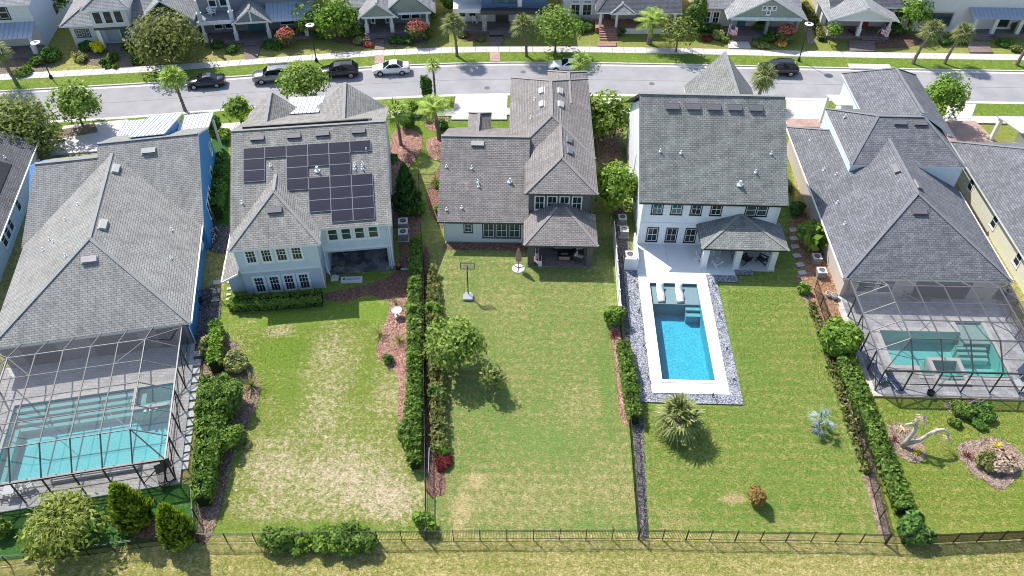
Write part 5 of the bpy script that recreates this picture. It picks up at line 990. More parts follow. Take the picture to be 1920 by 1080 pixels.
# ---------------------------------------------------------------- far front gardens
G_ = 'shrubs in the far front gardens'
for (px, py, r, h, m, lab) in ((100, 112, 1.5, 1.7, L_DEEP, 'dark clipped round hedge beside the shaded white side wall'), (72, 118, 1.2, 1.0, L_HEDGE, 'loose green shrub under the far left street lamp'), (45, 140, 1.3, 0.9, L_HEDGE, 'low shrub mound behind the far left sidewalk'), (187, 98, 0.95, 1.5, L_YEL, 'bright yellow shrub before the white craftsman house'), (165, 90, 1.3, 1.0, L_DEEP, 'dark shrub under the black-framed double window'), (152, 112, 1.0, 0.9, L_VARI, 'variegated shrub left of the yellow shrub'), (200, 122, 0.8, 1.0, L_DEEP, 'dark round shrub below the yellow shrub'), (216, 112, 0.7, 1.1, L_HEDGE, 'small round shrub beside the craftsman steps'), (205, 128, 0.5, 0.6, L_HEDGE, 'first low ball shrub at the sidewalk edge'), (217, 128, 0.5, 0.6, L_HEDGE, 'second low ball shrub at the sidewalk edge'), (244, 95, 0.8, 1.5, L_DEEP, 'tall dark shrub right of the craftsman steps'), (258, 118, 1.0, 0.9, L_DEEP, 'low dark shrub at the walk under the big oak'), (408, 88, 1.0, 0.7, L_DEEP, 'dark low shrub before the white-columned balcony house'), (435, 97, 0.9, 0.9, L_DEEP, 'dark round shrub left of the balcony house steps'), (505, 88, 1.0, 0.8, L_DEEP, 'dark low shrub right of the balcony house steps'), (520, 92, 0.7, 0.6, L_DEEP, 'small dark shrub left of the pink crape myrtle'), (600, 72, 1.0, 1.2, L_DEEP, 'dark shrub between the two bright green trees'), (660, 66, 1.3, 1.0, L_HEDGE, 'green shrub under the left porch corner of the grey gable house'), (672, 82, 0.8, 0.8, L_VARI, 'pale variegated shrub left of the gable house steps'), (690, 86, 0.7, 0.6, L_PINK, 'pink flowering bush beside the gable house steps'), (738, 80, 0.8, 0.8, L_DEEP, 'dark ball shrub right of the gable house steps'), (752, 80, 0.8, 0.8, L_DEEP, 'second dark ball shrub right of the gable house steps'), (766, 80, 0.8, 0.8, L_DEEP, 'third dark ball shrub right of the gable house steps'), (800, 70, 1.0, 1.5, L_HEDGE, 'green shrub right of the red crape myrtle'), (808, 40, 1.0, 1.8, L_HEDGE, 'upright shrub at the corner of the large grey gable'), (868, 68, 0.9, 0.7, L_OLIVE, 'olive shrub left of the dark blue house steps'), (900, 76, 0.7, 0.5, L_OLIVE, 'low olive shrub beside the dark blue house steps'), (1095, 55, 1.6, 1.1, L_DEEP, 'dark hedge mound under the tall white windows'), (1163, 65, 0.7, 1.0, L_DEEP, 'round shrub right of the brick steps'), (1330, 55, 1.6, 1.0, L_DEEP, 'dark shrubs under the pair of white windows'), (1325, 75, 0.8, 0.6, L_RED, 'low red shrub near the flagged porch walk'), (1345, 72, 1.0, 1.0, L_VARI, 'cream variegated shrub beside the flagged porch walk'), (1358, 78, 0.6, 0.7, L_BRIGHT, 'bright small shrub at the flagged porch walk'), (1425, 55, 1.2, 1.5, L_HEDGE, 'green shrub right of the flagged porch steps'), (1425, 88, 0.9, 0.7, L_VARI, 'pale shrub at the sidewalk corner of the flagged walk'), (1464, 85, 0.9, 0.5, L_ORANGE, 'orange low shrub below the red crape myrtle'), (1440, 75, 1.2, 1.0, L_DEEP, 'dark shrub left of the red crape myrtle'), (1600, 68, 1.1, 0.5, L_RED, 'low dark red shrub before the red-door porch'), (1672, 60, 1.6, 1.3, L_DEEP, 'dark shrub under the right window of the red-door house'), (1770, 78, 1.3, 0.9, L_DEEP, 'dark shrub under the framed white window'), (1800, 80, 0.9, 0.8, L_HEDGE, 'blue-green shrub left of the far right steps'), (1880, 84, 1.2, 0.7, L_DEEP, 'dark shrub right of the far right steps'), (1905, 95, 0.9, 0.7, L_OLIVE, 'olive shrub at the far right sidewalk'), (1905, 60, 1.4, 2.0, L_OLIVE, 'tall olive shrub beside the far right porch')):
    shrub(lab, px, py, r, h, m, group=G_, n=int(170 * (r * r + r * h) + 60), ls=0.2, lump=3)
hedge('row of ball shrubs along the pebble strip beside the red-door house', [(1506, 12), (1520, 30), (1532, 55), (1540, 78)], 0.9, 0.7, L_OLIVE, hvar=0.5)
hedge('clipped green hedge behind the small far oak', [(1282, 60), (1345, 56)], 1.0, 0.8, L_DEEP)
# ---------------------------------------------------------------- back gardens
hedge('tall clipped hedge beside the blue wall of the blue house', [(420, 308), (416, 350), (408, 412)], [1.3, 1.5, 1.6], [1.6, 1.9, 2.0], L_DEEP)
shrub('dark clipped ball shrub at the front corner of the blue house', 402, 246, 1.1, 2.2, L_DEEP); shrub('bright green shrub behind the dark clipped ball shrub', 424, 262, 0.8, 1.2, L_BRIGHT); shrub('yellow-green shrub against the pale blue house side', 428, 335, 0.55, 1.0, L_BRIGHT)
hedge('neatly clipped box hedge under the lower windows of the pale blue house', [(444, 577), (520, 573), (606, 566)], 1.5, 1.05, L_HEDGE, dens=150, ls=0.13, rough=0.06, hvar=0.04)
shrub('small bright clump at the left end of the box hedge', 440, 577, 0.7, 0.9, L_BRIGHT)
hedge('narrow light green hedge top beside the dark gravel strip', [(410, 618), (411, 660), (408, 700)], [0.8, 1.0, 1.1], [1.3, 1.6, 1.8], L_BRIGHT)
hedge('tall rounded hedge between the left pool cage and the patchy lawn', [(414, 735), (410, 790), (402, 840), (394, 900), (386, 950)], [2.4, 2.7, 1.9, 1.6, 1.2], [2.2, 2.5, 2.2, 2.0, 1.7], L_HEDGE, dens=120, ls=0.2)
shrub('big glossy domed shrub bulging from the left hedge', 425, 770, 1.7, 2.6, L_HEDGE, n=2600); shrub('fresh green shrub below the domed shrub', 432, 830, 1.1, 1.8, L_BRIGHT); shrub('variegated cream shrub above the domed shrub', 445, 690, 1.2, 1.6, L_VARI); shrub('pale flowering shrub beside the dark gravel strip', 392, 665, 0.8, 1.7, L_VARI)
spiky('arching yellow-green grass clump beside the domed shrub', 472, 725, 1.3, 1.3, L_VARI, 90); spiky('small yellow spiky plant in the left bed', 432, 838, 0.8, 0.8, L_VARI, 50); spiky('grey-green tuft in the left bed', 460, 835, 0.9, 0.6, L_OLIVE, 40)
conifer('feathery golden-green cypress left of the pair by the pool cage', 258, 978, 4.9, 1.35, L_CYP, 3200, 'cypress', taper=0.7, lump=0.12, ls=0.24); conifer('feathery golden-green cypress right of the pair by the back fence', 340, 1012, 4.6, 1.2, L_CYP, 3000, 'cypress', taper=0.7, lump=0.12, ls=0.24)
tw = tree('weeping yellow-green bottlebrush tree before the left pool cage', 140, 1010, 3.6, 2.4, L_WILLOW, 'bottlebrush_tree', n=3000, ls=0.22, k=16, tr=0.1, chh=1.4)
V = []
for i in range(800): d = rdirs(1)[0]; c = Vector((d[0] * 2.0 * RNG.random() ** 0.5, d[1] * 2.0 * RNG.random() ** 0.5, 2.2 + 1.1 * RNG.random())); a = math.atan2(c.y, c.x) + RNG.normal() * 0.6; V += blades(c, [(math.cos(a), math.sin(a), 0.5 + 0.3 * RNG.normal())], [0.4 + 0.4 * RNG.random()], 0.07, 0.9, 3)
obj('weeping_sprays', quads('weeping_sprays', np.array([tuple(v) for v in V]), L_WILLOW), tw)
shrub('dark shrub at the left edge by the pool deck', 8, 1000, 0.8, 1.3, L_HEDGE); shrub('low clipped green mound by the left back fence', 68, 1030, 0.8, 0.3, L_HEDGE)
hedge('long leafy hedge along the fence left of the middle lawn', [(781, 470), (780, 560), (780, 660), (779, 760), (774, 830), (780, 880)], [1.0, 1.1, 1.15, 1.15, 1.3, 0.9], [1.7, 1.75, 1.75, 1.7, 1.7, 1.3], L_HEDGE, dens=120)
shrub('rounded shrub swelling from the long hedge near the patchy lawn', 768, 825, 1.0, 1.5, L_DEEP)
shrub('leafy green shrub in the middle of the mixed row', 815, 660, 0.9, 1.7, L_ELM); shrub('fresh green shrub in the upper half of the mixed row', 812, 590, 0.8, 1.5, L_BRIGHT); shrub('loose dark shrub in the lower half of the mixed row', 822, 745, 0.8, 1.4, L_DEEP)
shrub('loose shrub leaning from the long hedge towards the bird bath', 776, 600, 0.8, 2.0, L_ELM); shrub('bright shoot breaking from the long hedge midway', 778, 690, 0.7, 2.0, L_BRIGHT)
hedge('mixed loose shrub row on the middle lawn side of the fence', [(812, 510), (813, 570), (815, 640), (820, 720), (822, 790), (826, 850)], [0.6, 0.9, 1.1, 1.0, 0.9, 0.9], [0.8, 1.0, 1.2, 1.1, 1.0, 0.9], L_OLIVE, dens=80, rough=0.3, hvar=0.35)
spiky('bare-stemmed variegated shrub in the mixed row', 822, 795, 0.9, 1.2, L_VARI, 90, cat='shrub', w=0.03); shrub('red-leaved low shrub at the end of the mixed row', 834, 868, 0.7, 0.5, L_RED); shrub('yellow-green shrub near the end of the mixed row', 828, 845, 0.7, 0.9, L_BRIGHT); shrub('orange-tinged shrub at the top of the mixed row', 815, 545, 0.5, 0.8, L_ORANGE)
tree('broad-crowned young oak on the left of the middle lawn', 862, 688, 4.6, 2.2, L_ELM, n=4600, ls=0.22, k=22, dx=-0.35, dy=0.3, chh=1.7)
tree('slender crape myrtle with red mulch in the middle lawn', 923, 730, 2.9, 0.95, L_OAK, 'crape_myrtle', n=1100, ls=0.18, k=10, tr=0.05, chh=1.1, multi=2)
shrub('bright lime shrub at the fence corner by the patchy lawn', 797, 985, 0.8, 1.5, L_BRIGHT)
for (px, py, r, h, m, lab) in ((525, 1022, 1.1, 1.5, L_HEDGE, 'vine mound on the back fence, left end'), (560, 1020, 1.0, 1.1, L_BRIGHT, 'light vine mound on the back fence, second from left'), (610, 1020, 1.1, 1.3, L_BRIGHT, 'light vine mound on the back fence, third from left'), (655, 1026, 1.2, 1.6, L_HEDGE, 'tall vine mound on the back fence hanging over the pickets'), (688, 1022, 0.9, 1.4, L_HEDGE, 'vine mound on the back fence, right end')): shrub(lab, px, py, r, h, m, 'climbing_shrub', group='climbing shrubs on the back fence', lump=7)
shrub('bright lollipop shrub beside the white vinyl fence', 1149, 604, 1.05, 1.9, L_BRIGHT); hedge('leafy hedge beside the middle lawn right edge', [(1166, 655), (1174, 700), (1182, 755), (1188, 795)], [0.9, 1.2, 1.2, 1.0], [1.2, 1.45, 1.5, 1.2], L_HEDGE); spiky('red flowering plant between the lollipop shrub and the hedge', 1150, 632, 0.45, 0.5, L_RED, 40)
fan_palm('stout fan palm at the foot of the lap pool', 1268, 806, 1.8, 2.0, L_PALM, 30, 'stout_fan_palm', tr=0.24, skirt=0.42, nb=11, bw=0.11)
fan_palm('small silvery blue palm on the lap pool lawn', 1524, 808, 1.15, 1.2, L_PALMB, 9, 'blue_palm', lean=(0.45, 0.1), tr=0.2, skirt=0.45, bw=0.075)
shrub('dry yellow-orange shrub alone on the lap pool lawn', 1417, 942, 0.75, 1.6, L_DRY, ls=0.15, n=480)
shrub('large glossy lime shrub beside the right pool cage', 1566, 655, 1.9, 2.9, L_BRIGHT, n=3200, ls=0.24); hedge('long glossy hedge right of the lap pool lawn', [(1580, 690), (1608, 760), (1640, 840), (1670, 910), (1690, 965)], [1.5, 1.5, 1.4, 1.35, 1.2], [1.5, 1.5, 1.4, 1.3, 1.2], L_HEDGE, dens=120); shrub('deep green shrub ending the long glossy hedge', 1704, 1005, 1.2, 1.7, L_DEEP, ls=0.24)
hedge('low mixed planting along the leaf-littered strip', [(1520, 570), (1555, 680), (1590, 790), (1625, 890)], 0.5, 0.35, L_OLIVE, 'ground_planting', dens=60, rough=0.25); shrub('small lime shrub by the stepping stones', 1506, 548, 0.6, 0.9, L_BRIGHT)
tree('large-leaved green plant beside the beige wall', 1520, 462, 3.0, 1.35, L_BRIGHT, 'banana_plant', n=420, ls=0.65, k=9, multi=3, tr=0.06)
shrub('dark shrub behind the white house corner', 1492, 400, 0.8, 1.3, L_DEEP)
for (px, py, r, h, m, lab) in ((1797, 772, 0.9, 1.0, L_HEDGE, 'bright green shrub left of the driftwood by the right cage'), (1790, 795, 0.5, 0.5, L_HEDGE, 'low shrub below the driftwood'), (1838, 775, 1.0, 0.8, L_DEEP, 'spreading dark shrub right of the driftwood'), (1832, 795, 0.6, 0.5, L_DEEP, 'small shrub at the front of the driftwood bed'), (1850, 868, 0.9, 0.8, L_OLIVE, 'grey-green shrub in the right oval bed'), (1880, 872, 1.1, 0.9, leaf('pale_twig', (0.2, 0.16, 0.12), (0.34, 0.29, 0.22), 0.1), 'pale twiggy mound at the right of the oval bed')): shrub(lab, px, py, r, h, m)
for (px, py, m, lab) in ((1675, 826, L_RED, 'dark red spiky plant in the left oval bed'), (1812, 855, L_RED, 'dark red spiky plant in the right oval bed'), (1690, 808, L_YEL, 'yellow flowering plant by the bleached tree'), (1718, 848, L_YEL, 'yellow flowering plant below the bleached tree'), (1868, 838, L_YEL, 'yellow strap-leaved plant in the right oval bed')): spiky(lab, px, py, 0.45, 0.5, m, 36)
shrub('dark green boxwood ball in the pink bark bed', 729, 678, 0.55, 0.75, L_DEEP, ls=0.1); spiky('arching ornamental grass left of the bird bath', 712, 628, 1.0, 1.1, L_GRASSY, 110, 'ornamental_grass', w=0.03); spiky('arching ornamental grass below the bird bath', 748, 640, 1.0, 1.2, L_GRASSY, 120, 'ornamental_grass', w=0.03); spiky('straw-coloured grass clump above the bird bath', 742, 570, 0.8, 0.6, L_GRASSY, 80, 'ornamental_grass', w=0.03)
for (px, py, r, h, m, lab) in ((826, 400, 0.6, 0.9, L_BRIGHT, 'pale green shrub at the rear left corner of the charcoal house'), (822, 350, 0.6, 0.9, L_BRIGHT, 'pale green shrub beside the garden gate'), (765, 238, 1.1, 2.0, L_DEEP, 'dark shrub between the two front palms'), (772, 215, 0.9, 1.5, L_BRIGHT, 'bright shrub behind the thick-trunked front palm'), (800, 222, 0.9, 1.2, L_HEDGE, 'green shrub left of the feathery palm'), (735, 300, 0.7, 0.6, L_DEEP, 'low dark shrub beside the solar panel house wall'), (828, 240, 0.9, 1.0, L_DEEP, 'dark shrub under the feathery palm'), (1478, 360, 0.5, 0.8, L_HEDGE, 'small shrub beside the stepping stones'), (1900, 290, 0.7, 0.8, L_RED, 'red-leaved shrub by the far right porch')): shrub(lab, px, py, r, h, m)
# bleached bare tree in the right oval bed
p = at(1692, 838); bt = thing('bare_tree', 'bleached leafless tree with curling limbs in the left oval bed', 'tree', (p.x, p.y, 0)); M_BONE = plain('bleached_wood', (0.52, 0.46, 0.38), 0.85, 0.1, var=0.25, scale=4, bump=0.4)
for nm, pts, rad in (('trunk', [(0, 0, 0), (0.15, 0.1, 0.8), (0.35, 0.2, 1.7), (0.3, 0.3, 2.5)], [0.22, 0.18, 0.16, 0.14]), ('limb', [(0.3, 0.3, 2.5), (0.1, 0.4, 3.1), (0.35, 0.5, 3.5), (0.75, 0.5, 3.3), (0.8, 0.5, 2.9)], [0.14, 0.12, 0.11, 0.1, 0.06]), ('limb', [(0.3, 0.3, 2.3), (-0.15, 0.3, 2.7), (-0.5, 0.3, 2.6), (-0.6, 0.2, 2.2)], [0.12, 0.1, 0.08, 0.05]), ('limb', [(0.1, 0.0, 0.4), (0.9, -0.1, 1.0), (1.4, 0.0, 1.7), (1.9, 0.1, 2.1)], [0.18, 0.16, 0.14, 0.13]), ('limb', [(1.9, 0.1, 2.1), (2.5, 0.2, 2.1), (3.0, 0.1, 1.7), (3.1, 0.0, 1.2)], [0.13, 0.12, 0.09, 0.05])): m = MB(); m.tube(pts, rad, 7); m.build(nm, M_BONE, bt, smooth=True)
for c, L_ in (((0.8, 0.5, 2.95), 0.8), ((-0.6, 0.2, 2.25), 0.7), ((3.1, 0.0, 1.3), 0.8), ((0.4, 0.45, 3.45), 0.6), ((2.2, 0.15, 2.1), 0.6)):
    V = []
    for i in range(16): a = i * 2.4; V += blades(c, [(math.cos(a), math.sin(a), 0.3 * math.sin(i))], [L_ * (0.5 + 0.5 * RNG.random())], 0.06, 0.9, 3)
    obj('dry_fronds', quads('dry_fronds', np.array([tuple(v) for v in V]), leaf('bleached_frond', (0.2, 0.17, 0.13), (0.36, 0.31, 0.24), 0.1)), bt)
p = at(1812, 762); dw = thing('driftwood', 'pale driftwood branch standing in the bed by the right cage', 'driftwood', (p.x, p.y, 0))
for pts in ([(0, 0, 0), (0.4, 0.1, 0.6), (0.8, 0.1, 1.0)], [(0.2, 0, 0.2), (0.9, 0, 0.5), (1.2, 0.1, 0.9)]): m = MB(); m.tube(pts, [0.09, 0.07, 0.03], 6); m.build('branch', M_BONE, dw)

L_TG = leaf('turf_tuft', (0.07, 0.11, 0.02), (0.15, 0.19, 0.045), 0.35, tip=(0.38, 0.34, 0.17)); L_TD = leaf('dry_turf_tuft', (0.09, 0.115, 0.03), (0.24, 0.22, 0.1), 0.3, tip=(0.5, 0.42, 0.28))
for nm, px, n, mt, lb in (('meadow_tufts', [(-20, 1075), (330, 1032), (800, 1022), (1190, 1020), (1660, 1028), (1940, 1022), (1940, 1100), (-20, 1100)], 26000, L_TD, 'rough yellowing grass tufts outside the back fence'), ('patchy_lawn_tufts', [(400, 995), (795, 995), (765, 830), (740, 700), (690, 600), (440, 620), (490, 720), (450, 850)], 30000, L_TD, 'dry and green grass tufts on the patchy lawn'), ('middle_lawn_tufts', [(820, 995), (1190, 995), (1170, 800), (1140, 600), (1130, 510), (840, 480), (835, 560), (850, 800)], 30000, L_TG, 'grass tufts on the middle lawn'), ('pool_lawn_tufts', [(1222, 990), (1640, 990), (1500, 545), (1360, 545), (1395, 762), (1210, 765)], 28000, L_TG, 'grass tufts on the lap pool lawn'), ('right_lawn_tufts', [(1720, 990), (1930, 988), (1930, 760), (1640, 755)], 14000, L_TG, 'grass tufts on the far right lawn'), ('verge_tufts', [(480, 140), (700, 123), (960, 117), (1300, 118), (1900, 132), (1900, 117), (1440, 110), (960, 101), (690, 108), (480, 124)], 9000, L_TG, 'grass tufts on the far verge')):
    TUFT[nm] = (lb, 'grass'); tufts(nm, px, n, mt)
C_R = leaf('bark_chip_red', (0.07, 0.035, 0.024), (0.22, 0.13, 0.1), 0.02); C_B = leaf('bark_chip_brown', (0.06, 0.045, 0.03), (0.24, 0.18, 0.13), 0.02); C_G = leaf('stone_chip', (0.03, 0.03, 0.032), (0.16, 0.155, 0.15), 0.02)
for i, (out, z, mt) in enumerate(BEDS):
    cm = C_G if mt in (M_DGRAV, M_GRAVEL) else (C_R if mt in (M_MULCH, M_PINK) else C_B); a = abs(sum(out[k][0] * out[k - 1][1] - out[k - 1][0] * out[k][1] for k in range(len(out)))) / 2
    o = obj('loose_bark', chips(out, z, int(min(4500, 70 * a)), cm)); stuff(tag(o, 'loose chips strewn over the planting beds', 'mulch', 'loose chips on the beds'))
# ================================================================ houses across the street
M_FW = siding('far_white_siding', (0.66, 0.67, 0.66)); M_FG = siding('far_grey_siding', (0.22, 0.235, 0.26)); M_FLB = plain('far_blue_and_shade_wall', (0.46, 0.54, 0.66), 0.7, var=0.05); M_FDB = siding('far_navy', (0.10, 0.17, 0.30)); M_FBG = plain('far_beige', (0.50, 0.46, 0.41), 0.85, var=0.05); M_FSAGE = siding('far_sage', (0.30, 0.33, 0.29), 0.3, True); M_FWS = plain('far_white_stucco', (0.70, 0.69, 0.66), 0.85, var=0.04)
SHF = shingle('shingle_far', (0.33, 0.33, 0.33), 0.25); SHFD = shingle('shingle_far_dark', (0.12, 0.125, 0.14), 0.25); M_METG = plain('grey_standing_seam', (0.36, 0.42, 0.50), 0.35, 0.5, var=0.08); M_PFLOOR = bricks('porch_boards', (0.20, 0.165, 0.155), (0.28, 0.23, 0.215), (0.12, 0.1, 0.1), 1.2, 0.14); M_RBRICK = bricks('red_brick', (0.30, 0.115, 0.085), (0.40, 0.17, 0.13), (0.36, 0.28, 0.25), 0.22, 0.09); M_STONEC = bricks('column_stone', (0.36, 0.35, 0.34), (0.52, 0.50, 0.48), (0.3, 0.29, 0.28), 0.35, 0.2); M_TEAL = plain('teal_door', (0.05, 0.16, 0.2), 0.5); M_REDD = plain('red_door', (0.35, 0.03, 0.04), 0.5)
def B_(par, name, m, *b, bev=0.0): k = MB(); k.box(*b); return k.build(name, m, par, bevel=bev)
def steps(par, u0, u1, v0, n, m, rise=0.16, run=0.32, top=None):
    for i in range(n): B_(par, 'step', m, u0, u1, v0 - run * (n - i), v0 - run * (n - i - 1), -0.02, rise * (i + 1))
def ccol(par, u, v, z0, z1, m=None, w=0.5, t=0.28):
    """craftsman column: square pier and tapered shaft"""
    m = m or M_WHITE; k = MB(); k.box(u - w / 2, u + w / 2, v - w / 2, v + w / 2, z0, z0 + 1.0); k.box(u - w / 2 - 0.06, u + w / 2 + 0.06, v - w / 2 - 0.06, v + w / 2 + 0.06, z0 + 1.0, z0 + 1.1); k.build('pier', m, par)
    k = MB(); a, b = t * 0.62, t * 0.42; vs = [(u + sx * a, v + sy * a, z0 + 1.1) for sx, sy in ((-1, -1), (1, -1), (1, 1), (-1, 1))] + [(u + sx * b, v + sy * b, z1) for sx, sy in ((-1, -1), (1, -1), (1, 1), (-1, 1))]; k.add(vs, [(0, 1, 5, 4), (1, 2, 6, 5), (2, 3, 7, 6), (3, 0, 4, 7), (4, 5, 6, 7)]); k.build('column', M_WHITE, par)
def gable_face(par, u0, u1, v, z0, z1, m, th=0.15): k = MB(); extr_v(k, [(u0, z0), (u1, z0), ((u0 + u1) / 2, z1)], v, v + th); k.build('gable_wall', m, par)
# F0
Q = Frame(-62.1, 95.4, -7.5); f = house('white_porch_house', 'white house with blue metal porch roof at the top left corner', Q)
B_(f, 'wall', M_FLB, -13, 0.2, 2.4, 16, 0, 6.2); B_(f, 'front_wall', M_FW, -13, 0.12, 2.3, 2.4, 0, 6.2); seam_roof(f, [(-13, -0.3, 2.75), (0.1, -0.3, 2.75), (0.1, 2.3, 3.7), (-13, 2.3, 3.7)], 22, M_METG); roof(f, -13.5, 0.6, 1.9, 16.5, 6.2, 9.4, 'u', 0, 0, SHF, M_TRIMW)  # white side wall tinted blue, its shade is put into the colour
for u in (-0.3, -4.2, -8.2): ccol(f, u, 0.0, 0.45, 2.65)
B_(f, 'porch_floor', M_PFLOOR, -13, 0, -0.3, 2.3, 0, 0.45); window(f, 'S', -3.2, 2.3, 4.3, 1.1, 1.6, M_BLACKM, M_WHITE, GL, 1, 2, 0.14); window(f, 'E', 9.5, 0.2, 1.5, 0.7, 1.1, M_BLACKM, M_BLACKM)
# F1
Q = Frame(-58.1, 97.6, -8.0); f = house('white_craftsman_house', 'white craftsman house with grey hipped roof and three-window bay', Q)
B_(f, 'wall', M_FW, 0, 14, 0, 13, 0, 3.5); B_(f, 'bay_wall', M_FW, 3.6, 8.2, -1.4, 5, 3.3, 6.0); B_(f, 'bay_band', M_FASD, 3.55, 8.3, -1.48, 0, 3.0, 3.3); roof(f, -0.8, 14.8, -0.8, 14, 3.5, 7.4, 'v', 6.8, 0, SHF, M_TRIMW); roof(f, 3.0, 8.9, -2.0, 9, 6.0, 7.8, 'v', 2.9, 0, SHF, M_TRIMW); roof(f, 9.0, 16.2, -1.2, 9, 3.6, 6.4, 'v', 0, 0, SHF, M_TRIMW); B_(f, 'east_wall', M_FLB, 9.4, 15.8, -0.7, 12, 0, 3.5)
for u in (1.0, 1.9): window(f, 'S', u, 0, 1.6, 0.7, 0.9, M_FASD, M_WHITE, GLG, 2, 2, 0.12)
for u in (4.5, 5.8, 7.1): window(f, 'S', u, -1.4, 3.9, 0.9, 1.5, M_WHITE, M_FASD, GL, 1, 2, 0.08)
for u in (3.9, 8.0): B_(f, 'column', M_WHITE, u - 0.25, u + 0.25, -1.4, -0.9, 0.4, 3.0)
B_(f, 'door', M_TEAL, 6.2, 7.6, -0.08, 0.0, 0.5, 2.7); B_(f, 'porch_window', M_METG, 4.3, 5.9, -0.06, 0.0, 0.6, 2.6); B_(f, 'porch_floor', M_PFLOOR, 3.6, 8.4, -1.4, 0, 0, 0.42); steps(f, 4.6, 7.2, -1.4, 3, M_BRPAV, 0.14)
# F2
Q = Frame(-41.0, 98.6, -9.0); f = house('grey_balcony_house', 'grey house with white-columned balcony and metal porch roof across the street', Q)
B_(f, 'wall', M_FG, -0.5, 14, 2.4, 14, 0, 6.6); B_(f, 'porch_floor', M_PFLOOR, -0.4, 13.6, -0.3, 2.4, 0, 0.5); B_(f, 'balcony_floor', M_FG, -0.4, 4.3, -0.3, 2.4, 3.25, 3.45); B_(f, 'balcony_beam', M_WHITE, -0.5, 4.4, -0.42, -0.3, 3.0, 3.5); B_(f, 'balcony_ceiling', M_WHITE, -0.5, 4.4, -0.3, 2.4, 3.1, 3.24); B_(f, 'porch_beam', M_WHITE, 4.4, 13.7, -0.4, -0.2, 2.8, 3.1)
for u in (0.0, 4.0): ccol(f, u, 0.0, 0.5, 3.1, M_FW); ccol(f, u, 0.0, 3.45, 6.3, M_FW)
for u in (8.3, 13.2): ccol(f, u, 0.0, 0.5, 2.85, M_FW)
for u in (1.5, 2.9): window(f, 'S', u, 2.4, 1.1, 0.9, 1.6, M_WHITE, M_BLACKM); window(f, 'S', u, 2.4, 4.2, 0.9, 1.7, M_WHITE, M_WHITE)
window(f, 'S', 10.6, 2.4, 1.1, 1.8, 1.6, M_WHITE, M_BLACKM); roof(f, 3.9, 9.0, -0.9, 6, 3.1, 5.0, 'v', 0, 0, SHF, M_TRIMW); gable_face(f, 4.4, 8.5, -0.5, 3.1, 4.6, M_FG); B_(f, 'gable_post', M_WHITE, 6.35, 6.55, -0.62, -0.5, 3.1, 4.6); B_(f, 'gable_tie', M_WHITE, 4.3, 8.6, -0.6, -0.5, 3.0, 3.15)
seam_roof(f, [(8.3, -0.6, 3.0), (14.2, -0.6, 3.0), (14.2, 3.0, 4.4), (8.3, 3.0, 4.4)], 12, M_METG); roof(f, -1.0, 14.6, 1.8, 14.6, 6.6, 9.5, 'u', 0, 0, SHF, M_TRIMW); B_(f, 'door', M_TEAL, 5.4, 7.4, 2.32, 2.4, 0.5, 2.7); steps(f, 4.9, 7.9, -0.3, 3, M_PFLOOR, 0.16)
# F3
Q = Frame(-19.9, 101.5, -5.0); f = house('grey_gable_house', 'grey house with twin white-trimmed gables and wide porch steps', Q)
B_(f, 'wall', M_FG, -3.0, 8.6, 2.4, 14, 0, 3.4); B_(f, 'porch_floor', M_PFLOOR, -0.4, 8.6, -0.4, 2.4, 0, 0.5); ccol(f, 0, 0, 0.5, 2.9); ccol(f, 3.4, 0, 0.5, 2.9); ccol(f, 8.2, 0, 0.5, 2.9); roof(f, -1.0, 4.4, -0.9, 7, 2.95, 5.0, 'v', 0, 0, SHF, M_TRIMW); roof(f, 2.2, 9.4, -0.3, 10, 3.2, 6.2, 'v', 0, 0, SHF, M_TRIMW); roof(f, -3.6, 9.0, 1.8, 15, 3.3, 7.0, 'u', 4, 0, SHF, M_TRIMW)
gable_face(f, -0.6, 4.0, -0.5, 2.95, 4.6, M_FSAGE); gable_face(f, 2.8, 8.8, 0.1, 3.15, 5.7, M_FSAGE); B_(f, 'porch_beam', M_WHITE, -0.5, 4.0, -0.6, -0.45, 2.72, 3.0); B_(f, 'porch_beam', M_WHITE, 3.9, 8.8, -0.02, 0.12, 2.85, 3.15); window(f, 'S', -1.9, 2.4, 1.0, 1.4, 1.8, M_WHITE, M_WHITE, GLG); B_(f, 'door', M_FASD, 1.1, 2.3, 2.32, 2.4, 0.5, 2.6)
for u in (0.7, 2.7): window(f, 'S', u, 2.4, 0.7, 0.4, 1.8, M_WHITE, M_WHITE)
for u in (5.2, 6.6): window(f, 'S', u, 2.4, 1.1, 1.1, 1.5, M_WHITE, M_WHITE)
steps(f, -0.3, 3.7, -0.4, 3, M_PFLOOR)
# F4
Q = Frame(-4.1, 102.5, -1.0); f = house('navy_house', 'house with navy upper wall, black porch fascia and stone columns', Q)
B_(f, 'wall', M_FW, -4.2, 8.5, 2.4, 14, 0, 3.3); B_(f, 'upper_wall', M_FDB, -0.2, 8.5, 0.6, 14, 3.4, 6.2); B_(f, 'left_upper_wall', M_FW, -4.2, -0.2, 2.2, 14, 3.3, 6.2); B_(f, 'white_band', M_WHITE, -4.1, -0.3, 0.0, 2.4, 2.9, 3.5); B_(f, 'porch_fascia', M_FASD, -0.4, 8.8, -0.45, 0.55, 2.9, 3.4); B_(f, 'porch_floor', M_PFLOOR, -4.2, 8.4, -0.3, 2.4, 0, 0.5)
for u in (0.1, 5.4): B_(f, 'stone_column', M_STONEC, u - 0.3, u + 0.3, -0.3, 0.3, 0.5, 2.9)
for u in (-3.0, -1.6): window(f, 'S', u, 2.4, 1.2, 0.9, 1.4, M_WHITE, M_WHITE)
